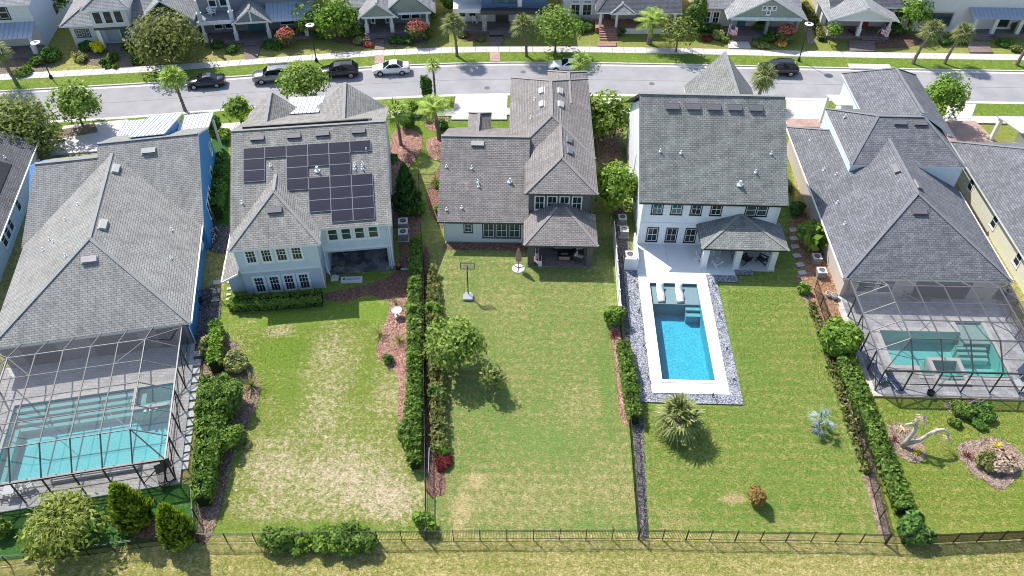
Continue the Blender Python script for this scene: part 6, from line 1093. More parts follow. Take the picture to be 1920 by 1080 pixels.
B_(f, 'window_band', GLT, 1.2, 4.4, 0.53, 0.6, 4.0, 5.6); B_(f, 'door', M_FASD, 1.6, 3.4, 2.3, 2.4, 0.5, 2.7); steps(f, 0.7, 4.6, -0.3, 3, M_PFLOOR); roof(f, -4.8, 9.2, 0.0, 15, 6.2, 9.0, 'u', 4, 4, SHFD, M_FASD); B_(f, 'upper_mullion', M_WHITE, 4.6, 5.2, 0.5, 0.6, 3.5, 6.1)
# F5
Q = Frame(11.8, 103.1, 0.0); f = house('brick_step_house', 'white house with dark porch roof, white posts and red brick steps', Q)
B_(f, 'wall', M_FW, -5.0, 10.5, 2.4, 14, 0, 3.5); B_(f, 'stone_base', M_STONEC, -4.9, 10.4, 2.25, 2.4, 0, 1.3); B_(f, 'porch_floor', M_RBRICK, -0.6, 10.4, -0.3, 2.25, 0, 0.75); B_(f, 'planter_wall', M_WHITE, 3.0, 10.4, -0.5, -0.3, 0, 0.7)
for u in (0.0, 2.2, 6.4, 10.1): k = MB(); k.box(u - 0.16, u + 0.16, -0.16, 0.16, 0.75, 2.9); k.build('post', M_WHITE, f)
B_(f, 'porch_beam', M_WHITE, -0.4, 10.5, -0.25, 0.25, 2.85, 3.1); roof(f, -0.7, 10.9, -0.6, 8, 3.1, 5.4, 'u', 3, 0, SHFD, M_TRIMW); roof(f, 1.2, 4.6, -0.8, 4, 3.05, 3.9, 'v', 1.2, 0, SHF, M_TRIMW); roof(f, -5.6, 11, 3.0, 15, 3.5, 7.0, 'u', 0, 0, SHF, M_TRIMW)
for u in (-3.3, -1.7): window(f, 'S', u, 2.4, 0.9, 1.2, 1.9, M_WHITE, M_WHITE, GL, 2, 2, 0.16); window(f, 'S', u, 2.4, 3.02, 1.0, 0.35, M_WHITE, M_WHITE, GL, 2, 1, 0.06)
B_(f, 'door', M_FASD, 0.7, 1.7, 2.2, 2.26, 0.8, 2.8); steps(f, -0.1, 2.3, -0.3, 5, M_RBRICK, 0.15, 0.42)
# F6
Q = Frame(30.7, 101.5, 1.0); f = house('sage_gable_house', 'beige house with sage gable and T-shaped attic window across the street', Q)
B_(f, 'wall', M_FBG, -5.2, 7.8, 2.6, 14, 0, 3.4); B_(f, 'porch_floor', M_PFLOOR, -1.7, 7.6, -0.2, 2.6, 0, 0.5); roof(f, -2.2, 8.4, -0.7, 9, 3.2, 6.1, 'v', 0, 0, SHF, M_TRIMW); gable_face(f, -1.6, 7.8, -0.3, 3.25, 5.7, M_FSAGE); B_(f, 'porch_beam', plain('pale_blue_trim', (0.55, 0.66, 0.68), 0.5), -1.7, 7.8, -0.42, -0.28, 2.8, 3.3); roof(f, -5.8, 8.2, 2.0, 15, 3.4, 7.2, 'u', 4, 0, SHF, M_TRIMW)
for u in (-1.4, 3.4, 7.4): B_(f, 'post', M_FG, u - 0.2, u + 0.2, -0.2, 0.2, 0.5, 2.8)
for (u, z) in ((2.45, 4.3), (3.1, 4.3), (3.75, 4.3), (3.1, 3.65)): window(f, 'S', u, -0.32, z, 0.45, 0.5, M_WHITE, M_WHITE, GL, 1, 1, 0.07)
for u in (-4.2, -3.0): window(f, 'S', u, 2.6, 0.9, 0.8, 1.6, M_WHITE, M_WHITE, GL, 2, 2, 0.12)
B_(f, 'door', M_TEAL, 0.1, 1.2, 2.5, 2.6, 0.5, 2.6); steps(f, -1.1, 1.6, -0.2, 3, M_BRPAV); struct(slabs('front_walk', [(1364, 80), (1404, 80), (1408, 92), (1366, 92)], 0.16, M_CONC))
# F7
Q = Frame(42.8, 101.7, 1.0); f = house('red_door_house', 'white-trimmed house with broad porch gable, red door and brown paver walk', Q)
B_(f, 'wall', M_FBG, 0.6, 11.6, 2.8, 15, 0, 3.5); B_(f, 'porch_floor', M_BRPAV, -0.2, 8.3, -0.2, 2.8, 0, 0.45)
for u in (0.1, 4.0, 7.9): ccol(f, u, 0.1, 0.45, 2.8)
roof(f, -0.7, 8.7, -0.8, 9, 2.95, 4.7, 'v', 0, 0, SHF, M_TRIMW); gable_face(f, -0.1, 8.1, -0.35, 2.95, 4.45, M_FWS); B_(f, 'porch_beam', M_WHITE, -0.2, 8.2, -0.4, -0.2, 2.72, 3.0); roof(f, 0.0, 12.2, 2.2, 16, 3.5, 7.0, 'u', 0, 4, SHFD, M_TRIMW); B_(f, 'door', M_REDD, 5.1, 6.2, 2.7, 2.8, 0.45, 2.6); window(f, 'S', 9.9, 2.8, 0.9, 1.3, 1.8, M_WHITE, M_WHITE, GL, 2, 2, 0.14); steps(f, 4.6, 7.6, -0.2, 2, M_BRPAV)
struct(slabs('front_walk', [(1590, 78), (1640, 78), (1641, 97), (1592, 97)], 0.16, M_BRPAV))
for v in (3.5, 6.0): B_(f, 'side_pier', M_WHITE, -0.3, 0.4, v - 0.35, v + 0.35, 0, 2.4)
# F8
Q = Frame(62.5, 102.6, 1.0); f = house('white_stucco_house', 'white stucco house with blue-grey metal porch roof at the top right', Q)
B_(f, 'wall', M_FWS, -7.5, 10, 1.2, 14, 0, 6.0); B_(f, 'porch_back_wall', M_FBG, -0.6, 10, 2.5, 2.7, 0, 3.0); B_(f, 'porch_floor', M_PFLOOR, -0.6, 10, -0.3, 2.5, 0, 0.5)
for u in (0.1, 2.9, 6.3, 9.6): B_(f, 'column', M_FWS, u - 0.25, u + 0.25, -0.25, 0.25, 0.5, 2.8)
seam_roof(f, [(-0.8, -0.7, 2.9), (10.4, -0.7, 2.9), (10.4, 3.2, 4.3), (-0.8, 3.2, 4.3)], 20, M_METG); window(f, 'S', -4.2, 1.2, 0.8, 3.2, 1.9, M_FBG, M_FASD, GLG, 2, 1, 0.2); steps(f, 0.4, 2.8, -0.3, 3, M_BRPAV); roof(f, -8, 10.6, 0.6, 15, 6.0, 8.6, 'u', 4, 4, SHF, M_TRIMW); struct(slabs('front_walk', [(1812, 81), (1850, 81), (1862, 100), (1818, 100)], 0.16, M_BRPAV)); window(f, 'S', 4.6, 1.2, 1.0, 1.4, 1.4, M_FASD, M_FASD); B_(f, 'door', M_FWS, 0.8, 2.4, 1.1, 1.2, 0.5, 2.6)
# walks of the other far houses
struct(slabs('front_walk', [(703, 74), (721, 74), (721, 95), (703, 95)], 0.16, M_BRPAV)); struct(slabs('front_walk', [(915, 66), (944, 66), (942, 88), (916, 88)], 0.16, M_BRPAV)); struct(slabs('front_walk', [(455, 88), (490, 86), (482, 112), (460, 114)], 0.16, M_BRPAV)); struct(slabs('front_walk', [(225, 106), (252, 104), (250, 128), (228, 130)], 0.16, M_BRPAV)); struct(slabs('front_walk', [(1119, 80), (1155, 80), (1155, 88), (1119, 88)], 0.16, M_RBRICK))
struct(slabs('verge_walk', [(704, 105), (720, 105), (720, 121), (702, 121)], 0.16, M_PAVER)); struct(slabs('verge_walk', [(918, 99), (937, 99), (938, 117), (919, 117)], 0.16, M_PAVER))
struct(sheet('front_bed', [[A(690, 66), A(770, 66), A(810, 66), A(800, 84), A(735, 88), A(725, 80), A(690, 80)]], 0.022, M_SOIL)); struct(sheet('front_bed', [[A(1638, 62), A(1700, 62), A(1740, 78), A(1700, 90), A(1642, 92)]], 0.022, M_MULCH)); struct(sheet('front_bed', [[A(845, 58), A(910, 60), A(912, 78), A(870, 78)]], 0.022, M_MULCH)); struct(sheet('front_bed', [[A(590, 70), A(660, 66), A(690, 80), A(690, 90), A(640, 82)]], 0.022, M_MULCH)); struct(sheet('front_bed', [[A(30, 105), A(105, 100), A(100, 128), A(60, 140), A(0, 145), A(0, 110)]], 0.022, M_SOIL)); struct(sheet('front_bed', [[A(130, 95), A(215, 96), A(222, 125), A(190, 125), A(150, 118)]], 0.022, M_SOIL)); struct(sheet('pebble_strip', [[A(1498, 14), A(1506, 12), A(1530, 82), A(1516, 82)]], 0.022, M_BEDL))
# ================================================================ street furniture and vehicles
def lamp(px, py, h, label):
    p = at(px, py); t = thing('street_lamp', label, 'street lamp', (p.x, p.y, 0.1), 0, 'street lamps on the far verge'); m = MB(); m.lathe([(0.2, 0), (0.2, 0.35), (0.09, 0.5), (0.07, 0.6), (0.05, h)], 10); m.build('pole', M_BLACKM, t)
    m = MB(); m.lathe([(0.06, h), (0.2, h + 0.12), (0.5, h + 0.2), (0.52, h + 0.25)], 16); m.build('housing', M_BLACKM, t); m = MB(); m.lathe([(0.54, h + 0.25), (0.56, h + 0.29), (0.3, h + 0.36), (0.28, h + 0.34)], 16); m.build('lens_cover', plain('lamp_cap', (0.75, 0.72, 0.66), 0.4), t); m = MB(); m.lathe([(0.2, h + 0.34), (0.2, h + 0.4), (0.05, h + 0.42)], 10); m.build('photocell', M_BLACKM, t)
lamp(97, 148, 4.6, 'black street lamp with disc head at the far left sidewalk'); lamp(594, 117, 4.8, 'black street lamp with disc head behind the parked SUVs'); lamp(1497, 116, 4.9, 'black street lamp with disc head beside the pebble strip')
M_TYRE = plain('tyre', (0.015, 0.015, 0.016), 0.8); M_RIM = plain('alloy', (0.45, 0.45, 0.47), 0.3, 0.5, 0.7); M_CARG = glass('car_glass', (0.012, 0.014, 0.018), 0.04); M_HL = plain('headlight', (0.6, 0.62, 0.65), 0.15, 0.6); M_TL = plain('taillight', (0.35, 0.01, 0.01), 0.2, 0.5)
def car(label, name, p, rz, paint, kind='sedan', roofm=None):
    """vehicle, nose towards -x: body, cabin glass, roof, pillars, wheels, lamps"""
    t = thing(name, label, 'car', (p[0], p[1], 0.01), rz)
    if kind == 'sedan': L, W, wb = 4.75, 1.84, 2.75; sh = [(-1.0, 0.5, 0.60), (-0.96, 0.70, 0.68), (-0.75, 0.9, 0.84), (-0.42, 0.96, 0.95), (-0.1, 1.0, 0.96), (0.35, 1.0, 0.99), (0.62, 0.98, 1.03), (0.9, 0.92, 1.04), (0.985, 0.8, 0.98), (1.0, 0.7, 0.7)]; cab = [(-0.42, 0.95, 0.80), (-0.08, 1.38, 0.62), (0.12, 1.45, 0.61), (0.34, 1.42, 0.60), (0.66, 1.04, 0.74)]
    elif kind == 'coupe': L, W, wb = 4.6, 1.9, 2.65; sh = [(-1.0, 0.5, 0.52), (-0.95, 0.72, 0.62), (-0.7, 0.92, 0.78), (-0.3, 0.97, 0.88), (0.0, 1.0, 0.9), (0.4, 1.0, 0.96), (0.7, 0.99, 1.0), (0.93, 0.93, 0.98), (1.0, 0.75, 0.7)]; cab = [(-0.28, 0.88, 0.80), (0.08, 1.22, 0.62), (0.25, 1.27, 0.6), (0.45, 1.22, 0.58), (0.82, 0.98, 0.7)]
    elif kind == 'pickup': L, W, wb = 5.3, 1.95, 3.1; sh = [(-1.0, 0.7, 0.8), (-0.97, 0.88, 0.98), (-0.8, 0.96, 1.06), (-0.48, 1.0, 1.12), (0.0, 1.0, 1.14), (0.5, 1.0, 1.16), (0.9, 0.98, 1.16), (0.99, 0.94, 1.12), (1.0, 0.9, 0.7)]; cab = [(-0.5, 1.12, 0.86), (-0.24, 1.72, 0.70), (0.2, 1.8, 0.69), (0.78, 1.76, 0.68), (0.96, 1.16, 0.8)]
    else: L, W, wb = 4.95, 1.95, 2.95; sh = [(-1.0, 0.6, 0.7), (-0.97, 0.8, 0.86), (-0.78, 0.94, 0.99), (-0.46, 0.98, 1.07), (0.0, 1.0, 1.08), (0.5, 1.0, 1.1), (0.88, 0.97, 1.12), (0.99, 0.9, 1.06), (1.0, 0.84, 0.6)]; cab = [(-0.47, 1.07, 0.84), (-0.2, 1.62, 0.68), (0.15, 1.73, 0.67), (0.72, 1.69, 0.64), (0.96, 1.14, 0.76)]
    hl, hw = L / 2, W / 2; m = MB(); zb = 0.24 if kind in ('sedan', 'coupe') else 0.32
    for (x, wf, z) in sh:
        w_ = hw * wf; X = x * hl; m.v += [(X, -w_ * 0.9, zb), (X, -w_, zb + 0.22), (X, -w_ * 0.985, z - 0.12), (X, -w_ * 0.88, z), (X, 0, z + 0.035), (X, w_ * 0.88, z), (X, w_ * 0.985, z - 0.12), (X, w_, zb + 0.22), (X, w_ * 0.9, zb)]
    n = 9
    for i in range(len(sh) - 1):
        for j in range(n - 1): a = i * n + j; m.f.append((a, a + 1, a + n + 1, a + n)[::-1]); m.m.append(0)
        m.f.append((i * n + 8, i * n, (i + 1) * n, (i + 1) * n + 8)[::-1]); m.m.append(0)
    m.f.append(tuple(range(n))); m.f.append(tuple((len(sh) - 1) * n + j for j in range(n - 1, -1, -1))); m.m += [0, 0]; m.build('body', paint, t, smooth=True, bevel=0.0)
    g = MB(); rf = MB()
    for (x, z, wf) in cab: X = x * hl; zb2 = cab[0][1] - 0.1; wb_ = hw * 0.88 if x < 0.9 else hw * 0.84; g.v += [(X, -wb_, zb2), (X, -hw * wf, z), (X, hw * wf, z), (X, wb_, zb2)]
    for i in range(len(cab) - 1):
        for j in range(3): a = i * 4 + j; g.f.append((a, a + 1, a + 5, a + 4)[::-1]); g.m.append(0)
    g.f += [(0, 1, 2, 3), tuple((len(cab) - 1) * 4 + j for j in (3, 2, 1, 0))]; g.m += [0, 0]; g.build('cabin_glass', M_CARG, t)
    pts = [(x * hl, z, hw * wf) for x, z, wf in cab[1:-1]]
    for (X, z, w_) in pts: rf.v += [(X, -w_ * 1.02, z + 0.006), (X, -w_ * 0.5, z + 0.035), (X, w_ * 0.5, z + 0.035), (X, w_ * 1.02, z + 0.006), (X, w_ * 1.03, z - 0.05), (X, -w_ * 1.03, z - 0.05)]
    for i in range(len(pts) - 1):
        for j in range(6): a, b = i * 6 + j, i * 6 + (j + 1) % 6; rf.f.append((a, b, b + 6, a + 6)[::-1]); rf.m.append(0)
    rf.f += [tuple(range(6)), tuple((len(pts) - 1) * 6 + j for j in range(5, -1, -1))]; rf.m += [0, 0]; rf.build('roof', roofm or paint, t)
    for sg in (-1, 1):
        for (i0, i1) in ((0, 1), (2, 2), (len(cab) - 1, len(cab) - 2)):
            a, b = cab[i0], cab[i1]; k = MB(); w0 = hw * 0.88 if i0 != 2 else hw * 0.88; k.bar((a[0] * hl, sg * w0, cab[0][1] - 0.08), (b[0] * hl, sg * hw * b[2] * 1.02, b[1]), 0.08, 0.06); k.build('pillar', paint if i0 != 2 else M_BLACKM, t)
        k = MB(); k.box(cab[0][0] * hl + 0.28, cab[0][0] * hl + 0.45, sg * hw - 0.02 * sg, sg * (hw + 0.16), cab[0][1] - 0.02, cab[0][1] + 0.13) if sg > 0 else k.box(cab[0][0] * hl + 0.28, cab[0][0] * hl + 0.45, -hw - 0.16, -hw + 0.02, cab[0][1] - 0.02, cab[0][1] + 0.13); k.build('mirror', paint, t, bevel=0.02)
        for x, mm, nm, z in ((-hl * 0.93, M_HL, 'headlight', sh[1][2] - 0.06), (hl * 0.955, M_TL, 'taillight', sh[-2][2] - 0.14)): k = MB(); y0, y1 = sorted((sg * hw * 0.5, sg * hw * (0.88 if nm == 'headlight' else 0.9))); k.box(x - 0.14, x + 0.12, y0, y1, z - 0.08, z + 0.06); k.build(nm, mm, t, bevel=0.03)
        for x in (-wb / 2, wb / 2):
            r = 0.33 if kind in ('sedan', 'coupe') else 0.38; k = MB(); k.lathe([(r * 0.7, -0.11), (r * 0.96, -0.11), (r, -0.07), (r, 0.07), (r * 0.96, 0.11), (r * 0.7, 0.11)], 18); o = k.build('wheel', M_TYRE, t, loc=(x, sg * (hw - 0.07), r)); o.rotation_euler = (math.pi / 2, 0, 0); k = MB(); k.lathe([(r * 0.68, -0.12), (r * 0.66, 0.12)], 14)
            for q in range(5): an = q * 1.2566; k.bar((0, 0, 0.115), (r * 0.64 * math.cos(an), r * 0.64 * math.sin(an), 0.115), 0.09, 0.03); k.bar((0, 0, -0.115), (r * 0.64 * math.cos(an), r * 0.64 * math.sin(an), -0.115), 0.09, 0.03)
            k.build('rim', M_RIM, o)
            k = MB(); k.lathe([(r * 1.13, -0.02), (r * 1.13, 0.0), (0.05, 0.0)], 18); a = k.build('wheel_arch', M_DARK, t, loc=(x, sg * (hw - 0.03) * 0.995, r + 0.02)); a.rotation_euler = (math.pi / 2, 0, 0)
    k = MB(); k.box(-hl - 0.01, -hl + 0.05, -hw * 0.35, hw * 0.35, zb + 0.12, zb + 0.3); k.build('grille', M_BLACKM, t)
    if kind in ('suv', 'pickup'):
        for sg in (-1, 1): k = MB(); k.bar((cab[1][0] * hl + 0.2, sg * hw * 0.6, cab[2][1] + 0.06), (cab[3][0] * hl - 0.1, sg * hw * 0.6, cab[2][1] + 0.05), 0.04, 0.05); k.build('roof_rail', M_BLACKM, t)
    return t
PW = paintm('white_car_paint', (0.78, 0.78, 0.78), 0.3, 0.0); PD = paintm('dark_car_paint', (0.025, 0.03, 0.04), 0.25, 0.3); PB = paintm('black_car_paint', (0.022, 0.021, 0.022), 0.22, 0.3); PG = paintm('grey_car_paint', (0.22, 0.225, 0.235), 0.28, 0.5)
def park(px, off=-1.35): x = at(px, 140).x; y = kerb_y(x, off); s = (kerb_y(x + 1, off) - kerb_y(x - 1, off)) / 2; return (x, y), math.atan(s)
for px, lab, nm, pt, kd in ((398, 'dark blue-grey sedan parked leftmost on the street', 'parked_sedan', PD, 'sedan'), (520, 'grey boxy SUV parked behind the round street tree', 'parked_suv', PG, 'pickup'), (637, 'black SUV parked behind the white sedan', 'parked_suv', PB, 'suv'), (733, 'white sedan parked before the grey gable house', 'parked_sedan', PW, 'sedan'), (1062, 'white coupe parked behind the street palm', 'parked_coupe', PW, 'coupe'), (1458, 'black SUV parked near the right street lamp', 'parked_suv', PB, 'suv')):
    q, r = park(px); car(lab, nm, q, r, pt, kd)
# ================================================================ yard objects
M_ACW = plain('ac_white', (0.62, 0.62, 0.60), 0.5, 0.3); M_ACG = plain('ac_grey', (0.27, 0.27, 0.27), 0.6, 0.3)
def ac(px, py, label, s=0.85, h=0.85, rz=0.0):
    p = at(px, py); t = thing('air_conditioner', label, 'air conditioner', (p.x, p.y, 0.02), rz, 'air conditioners beside the houses'); k = MB(); q = s / 2
    k.box(-q, q, -q, q, 0.05, h - 0.08); k.build('cabinet', M_ACG, t, bevel=0.05); k = MB(); ring(k, [(0.3 * s * 1.15 * math.cos(a * math.pi / 8), 0.3 * s * 1.15 * math.sin(a * math.pi / 8)) for a in range(16)], 0.06, h - 0.08, h); k.prism([(-q, -q), (q, -q), (q, q), (-q, q)], h - 0.08, h - 0.03); k.build('top_cover', M_ACW, t)
    for i in range(6): k = MB(); a = i * math.pi / 6; r = 0.33 * s; k.bar((-r * math.cos(a), -r * math.sin(a), h - 0.0), (r * math.cos(a), r * math.sin(a), h - 0.0), 0.03, 0.02); k.build("fan_guard", M_ACG, t)
    k = MB(); k.lathe([(0.32 * s, h - 0.028), (0.32 * s, h - 0.022)], 16); k.build('fan_opening', M_DARK, t); k = MB(); k.box(-q - 0.1, q + 0.1, -q - 0.1, q + 0.1, -0.03, 0.05); k.build('pad', M_CONC, t)
ac(757, 427, 'air conditioner beside the solar panel house, nearer the cedar', 0.95, 0.95, 0.1); ac(757, 447, 'air conditioner beside the solar panel house, nearer the patio', 0.95, 0.95, 0.1); ac(1166, 418, 'air conditioner left of the white house, farthest back'); ac(1169, 441, 'air conditioner left of the white house, middle one'); ac(1180, 488, 'pale air conditioner behind the low white equipment wall', 0.95); ac(1528, 492, 'air conditioner beside the beige wall, nearer the large-leaved plant'); ac(1537, 518, 'air conditioner beside the beige wall, nearer the pool cage'); ac(1885, 558, 'air conditioner at the right cage corner under the roof')
# basketball hoop
p = at(878, 557); t = thing('basketball_hoop', 'portable basketball hoop with grey base on the middle lawn', 'basketball hoop', (p.x, p.y, 0), 0.0); k = MB(); k.prism([(-0.45, -0.55), (0.45, -0.55), (0.5, 0.1), (0.25, 0.45), (-0.25, 0.45), (-0.5, 0.1)], 0, 0.26); k.build('base', plain('hoop_base', (0.33, 0.33, 0.37), 0.6), t, bevel=0.08); k = MB(); k.tube([(0, 0.2, 0.2), (0, 0.25, 3.0)], 0.05, 8); k.build('pole', M_BLACKM, t); k = MB(); k.bar((0, 0.25, 2.9), (0, 0.75, 3.3), 0.06, 0.06); k.build('arm', M_BLACKM, t)
fr_ = MB(); 
for (x0, x1, z0, z1) in ((-0.65, -0.6, 2.85, 3.65), (0.6, 0.65, 2.85, 3.65), (-0.6, 0.6, 3.6, 3.65), (-0.6, 0.6, 2.85, 2.9)): fr_.box(x0, x1, 0.72, 0.78, z0, z1)
fr_.build('backboard_frame', M_BLACKM, t); k = MB(); k.box(-0.6, 0.6, 0.74, 0.76, 2.9, 3.6); k.build('backboard', screen('acrylic', 0.25, (0.6, 0.6, 0.6)), t); k = MB()
for (x0, x1, z0, z1) in ((-0.26, -0.21, 3.0, 3.36), (0.21, 0.26, 3.0, 3.36), (-0.21, 0.21, 3.32, 3.36), (-0.21, 0.21, 3.0, 3.04)): k.box(x0, x1, 0.79, 0.8, z0, z1)
k.build('target_square', plain('hoop_red', (0.4, 0.2, 0.1), 0.5), t); k = MB(); k.tube([(0.23 * math.cos(a * math.pi / 8), 1.05 + 0.23 * math.sin(a * math.pi / 8), 3.0) for a in range(17)], 0.015, 5); k.build('rim', plain('rim_orange', (0.6, 0.15, 0.03), 0.5), t)
# folded parasol
p = at(972, 504); t = thing('folded_parasol', 'folded dusty pink parasol standing on a white round base', 'parasol', (p.x, p.y, 0)); k = MB(); k.lathe([(0.62, 0), (0.62, 0.06), (0.55, 0.09), (0.1, 0.1)], 20); k.build('base', M_ACW, t); k = MB()
for a in (0.4, 2.5, 4.6): k.bar((0, 0, 0.12), (0.55 * math.cos(a), 0.55 * math.sin(a), 0.12), 0.06, 0.04)
k.build('base_cross', M_BLACKM, t); k = MB(); k.tube([(0, 0, 0.1), (0, 0, 2.75)], 0.03, 7); k.build('pole', M_BLACKM, t); k = MB(); nn = 16; pr = [(0.02, 2.72), (0.1, 2.5), (0.2, 1.9), (0.26, 1.3), (0.2, 1.05)]
for (r, z) in pr:
    for j in range(nn): a = 2 * math.pi * j / nn; rr = r * (1 + (0.22 if j % 2 else -0.22)); k.v.append((rr * math.cos(a), rr * math.sin(a), z))
for i in range(len(pr) - 1):
    for j in range(nn): j2 = (j + 1) % nn; k.f.append((i * nn + j2, i * nn + j, (i + 1) * nn + j, (i + 1) * nn + j2)); k.m.append(0)
k.build('canopy', plain('dusty_pink_cloth', (0.45, 0.27, 0.25), 0.9), t)
# covered porch furniture of the charcoal house
M_CUSH = plain('cream_cushion', (0.62, 0.60, 0.55), 0.9, 0.1); M_WICK = plain('dark_wicker', (0.05, 0.045, 0.04), 0.8)
def armchair(label, F, u, v, rz, z=0.1, w=0.85, group=None, name='armchair', cat='armchair', cm=None):
    t = thing(name, label, cat, F.loc(u, v, z), F.yaw + rz, group); q = w / 2; cm = cm or M_CUSH
    for (n_, m_, b, bv) in (('seat_cushion', cm, (-q + 0.1, q - 0.1, -0.38, 0.25, 0.3, 0.46), 0.05), ('back_cushion', cm, (-q + 0.1, q - 0.1, 0.22, 0.38, 0.42, 0.85), 0.05), ('base', M_WICK, (-q + 0.02, q - 0.02, -0.38, 0.4, 0.1, 0.3), 0.02), ('back_frame', M_WICK, (-q, q, 0.38, 0.45, 0.1, 0.8), 0.02)): k = MB(); k.box(*b); k.build(n_, m_, t, bevel=bv)
    for sg in (-1, 1): k = MB(); x0, x1 = sorted((sg * q, sg * (q - 0.1))); k.box(x0, x1, -0.4, 0.4, 0.1, 0.6); k.build('arm', M_WICK, t, bevel=0.02)
    for sx in (-1, 1):
        for sy in (-1, 1): k = MB(); k.box(sx * (q - 0.08) - 0.03, sx * (q - 0.08) + 0.03, sy * 0.34 - 0.03, sy * 0.34 + 0.03, 0, 0.1); k.build('leg', M_WICK, t)
    return t
armchair('cream cushioned armchair on the covered porch, nearer the lawn', H3, 5.3, 1.15, math.radians(65)); armchair('cream cushioned armchair on the covered porch, nearer the wall', H3, 5.35, 2.3, math.radians(105)); armchair('wide cream sofa on the covered porch behind the fire table', H3, 3.9, 2.75, 0.0, w=2.1, name='sofa', cat='sofa')
t = thing('fire_table', 'dark fire table with terracotta panel on the covered porch', 'table', H3.loc(3.9, 1.35, 0.1), H3.yaw); k = MB(); k.box(-0.65, 0.65, -0.35, 0.35, 0.5, 0.58); k.build('top', M_BLACKM, t); k = MB(); k.box(-0.52, 0.52, -0.28, 0.28, 0.06, 0.5); k.build('cabinet', plain('terracotta', (0.42, 0.24, 0.2), 0.8), t); k = MB(); k.box(-0.35, 0.35, -0.1, 0.1, 0.582, 0.6); k.build('burner', M_ACG, t)
for sx in (-1, 1):
    for sy in (-1, 1): k = MB(); k.box(sx * 0.6 - 0.03, sx * 0.6 + 0.03, sy * 0.3 - 0.03, sy * 0.3 + 0.03, 0, 0.5); k.build('leg', M_BLACKM, t)
t = thing('media_console', 'white low console against the porch wall of the charcoal house', 'console', H3.loc(3.9, 4.2, 0.1), H3.yaw); k = MB(); k.box(-1.1, 1.1, -0.22, 0.22, 0.1, 0.8); k.build('cabinet', M_CUSH, t); k = MB(); k.box(-1.15, 1.15, -0.25, 0.25, 0.8, 0.85); k.build('top', M_WHITE, t)
for u, v, lab in ((1.25, 1.6, 'tall white planter at the left of the covered porch'), (1.55, 0.55, 'white post planter at the porch edge')): t = thing('planter', lab, 'planter', H3.loc(u, v, 0.1), H3.yaw); k = MB(); k.box(-0.16, 0.16, -0.45, 0.45, 0, 0.7); k.build('box', M_WHITE, t, bevel=0.02); k = MB(); k.box(-0.12, 0.12, -0.41, 0.41, 0.7, 0.72); k.build('soil', M_SOIL, t)
# adirondack chairs
def adirondack(label, loc, rz, m, group):
    t = thing('adirondack_chair', label, 'chair', loc, rz, group)
    for i in range(5): k = MB(); x = -0.24 + i * 0.12; k.bar((x, 0.22, 0.3), (x * 1.25, 0.62, 1.0 - abs(x) * 0.5), 0.1, 0.025, up=(0, 1, 0)); k.build('back_slat', m, t)
    for i in range(5): k = MB(); y = -0.36 + i * 0.14; k.bar((-0.28, y, 0.4 - i * 0.03), (0.28, y, 0.4 - i * 0.03), 0.12, 0.025); k.build('seat_slat', m, t)
    for sg in (-1, 1):
        k = MB(); k.bar((sg * 0.36, -0.48, 0.58), (sg * 0.36, 0.42, 0.55), 0.14, 0.03); k.build('arm', m, t); k = MB(); k.bar((sg * 0.32, -0.4, 0), (sg * 0.32, -0.4, 0.57), 0.08, 0.04); k.build('leg', m, t); k = MB(); k.bar((sg * 0.3, -0.4, 0.38), (sg * 0.3, 0.65, 0.02), 0.04, 0.12); k.build('leg', m, t)
for px, py, rz, lab in ((1314, 490, 0.7, 'white adirondack chair left of the first porch column'), (1343, 500, 3.6, 'white adirondack chair in the middle of the white house porch'), (1340, 475, 0.2, 'white adirondack chair near the porch back wall')): adirondack(lab, (*A(px, py), 0.16), rz, M_WHITE, 'white adirondack chairs on the patio')
for px, py, rz, lab in ((1397, 492, 2.2, 'black adirondack chair behind the middle porch column'), (1427, 492, -2.2, 'black adirondack chair between the right porch columns')): adirondack(lab, (*A(px, py), 0.13), rz, M_BLACKM, 'black adirondack chairs on the porch')
for px, py, rz, lab in ((398, 28, 0.8, 'white adirondack chair on the balcony, left one'), (405, 20, -0.6, 'white adirondack chair on the balcony, right one')): pz = at(px, py, 3.46); adirondack(lab, tuple(pz), rz, M_WHITE, 'white adirondack chairs on the balcony')
# pool loungers
M_NAVY = plain('navy_sling', (0.06, 0.09, 0.19), 0.8)
def lounger(label, px, py, rz, m, fm, z=0.13):
    p = at(px, py, z); t = thing('pool_lounger', label, 'lounger', (p.x, p.y, z), rz, 'pool loungers inside the screen cages')
    k = MB(); k.bar((0, -0.95, 0.33), (0, 0.3, 0.33), 0.58, 0.04); k.build('seat_sling', m, t); k = MB(); k.bar((0, 0.3, 0.33), (0, 0.95, 0.62), 0.58, 0.04); k.build('back_sling', m, t)
    for sg in (-1, 1):
        k = MB(); k.bar((sg * 0.32, -0.98, 0.33), (sg * 0.32, 0.32, 0.33), 0.05, 0.06); k.build('frame_rail', fm, t); k = MB(); k.bar((sg * 0.32, 0.32, 0.33), (sg * 0.32, 0.98, 0.63), 0.05, 0.06); k.build('frame_rail', fm, t)
        for y in (-0.8, 0.6): k = MB(); k.box(sg * 0.32 - 0.025, sg * 0.32 + 0.025, y - 0.025, y + 0.025, 0, 0.33); k.build('leg', fm, t)
lounger('navy sling lounger at the left corner of the right cage', 1643, 705, 0.25, M_NAVY, M_ACW); lounger('navy sling lounger right of the first in the right cage', 1673, 718, 0.3, M_NAVY, M_ACW); lounger('navy sling lounger at the right end of the right pool deck', 1912, 700, -0.9, M_NAVY, M_ACW); lounger('white lounger below the navy one at the right deck edge', 1906, 722, 0.1, M_WHITE, M_ACW); lounger('dark lounger by the lower right corner of the left cage', 317, 888, 0.5, M_BLACKM, M_BLACKM); lounger('dark lounger nearer the cypress in the left cage', 306, 897, 0.5, M_BLACKM, M_BLACKM)
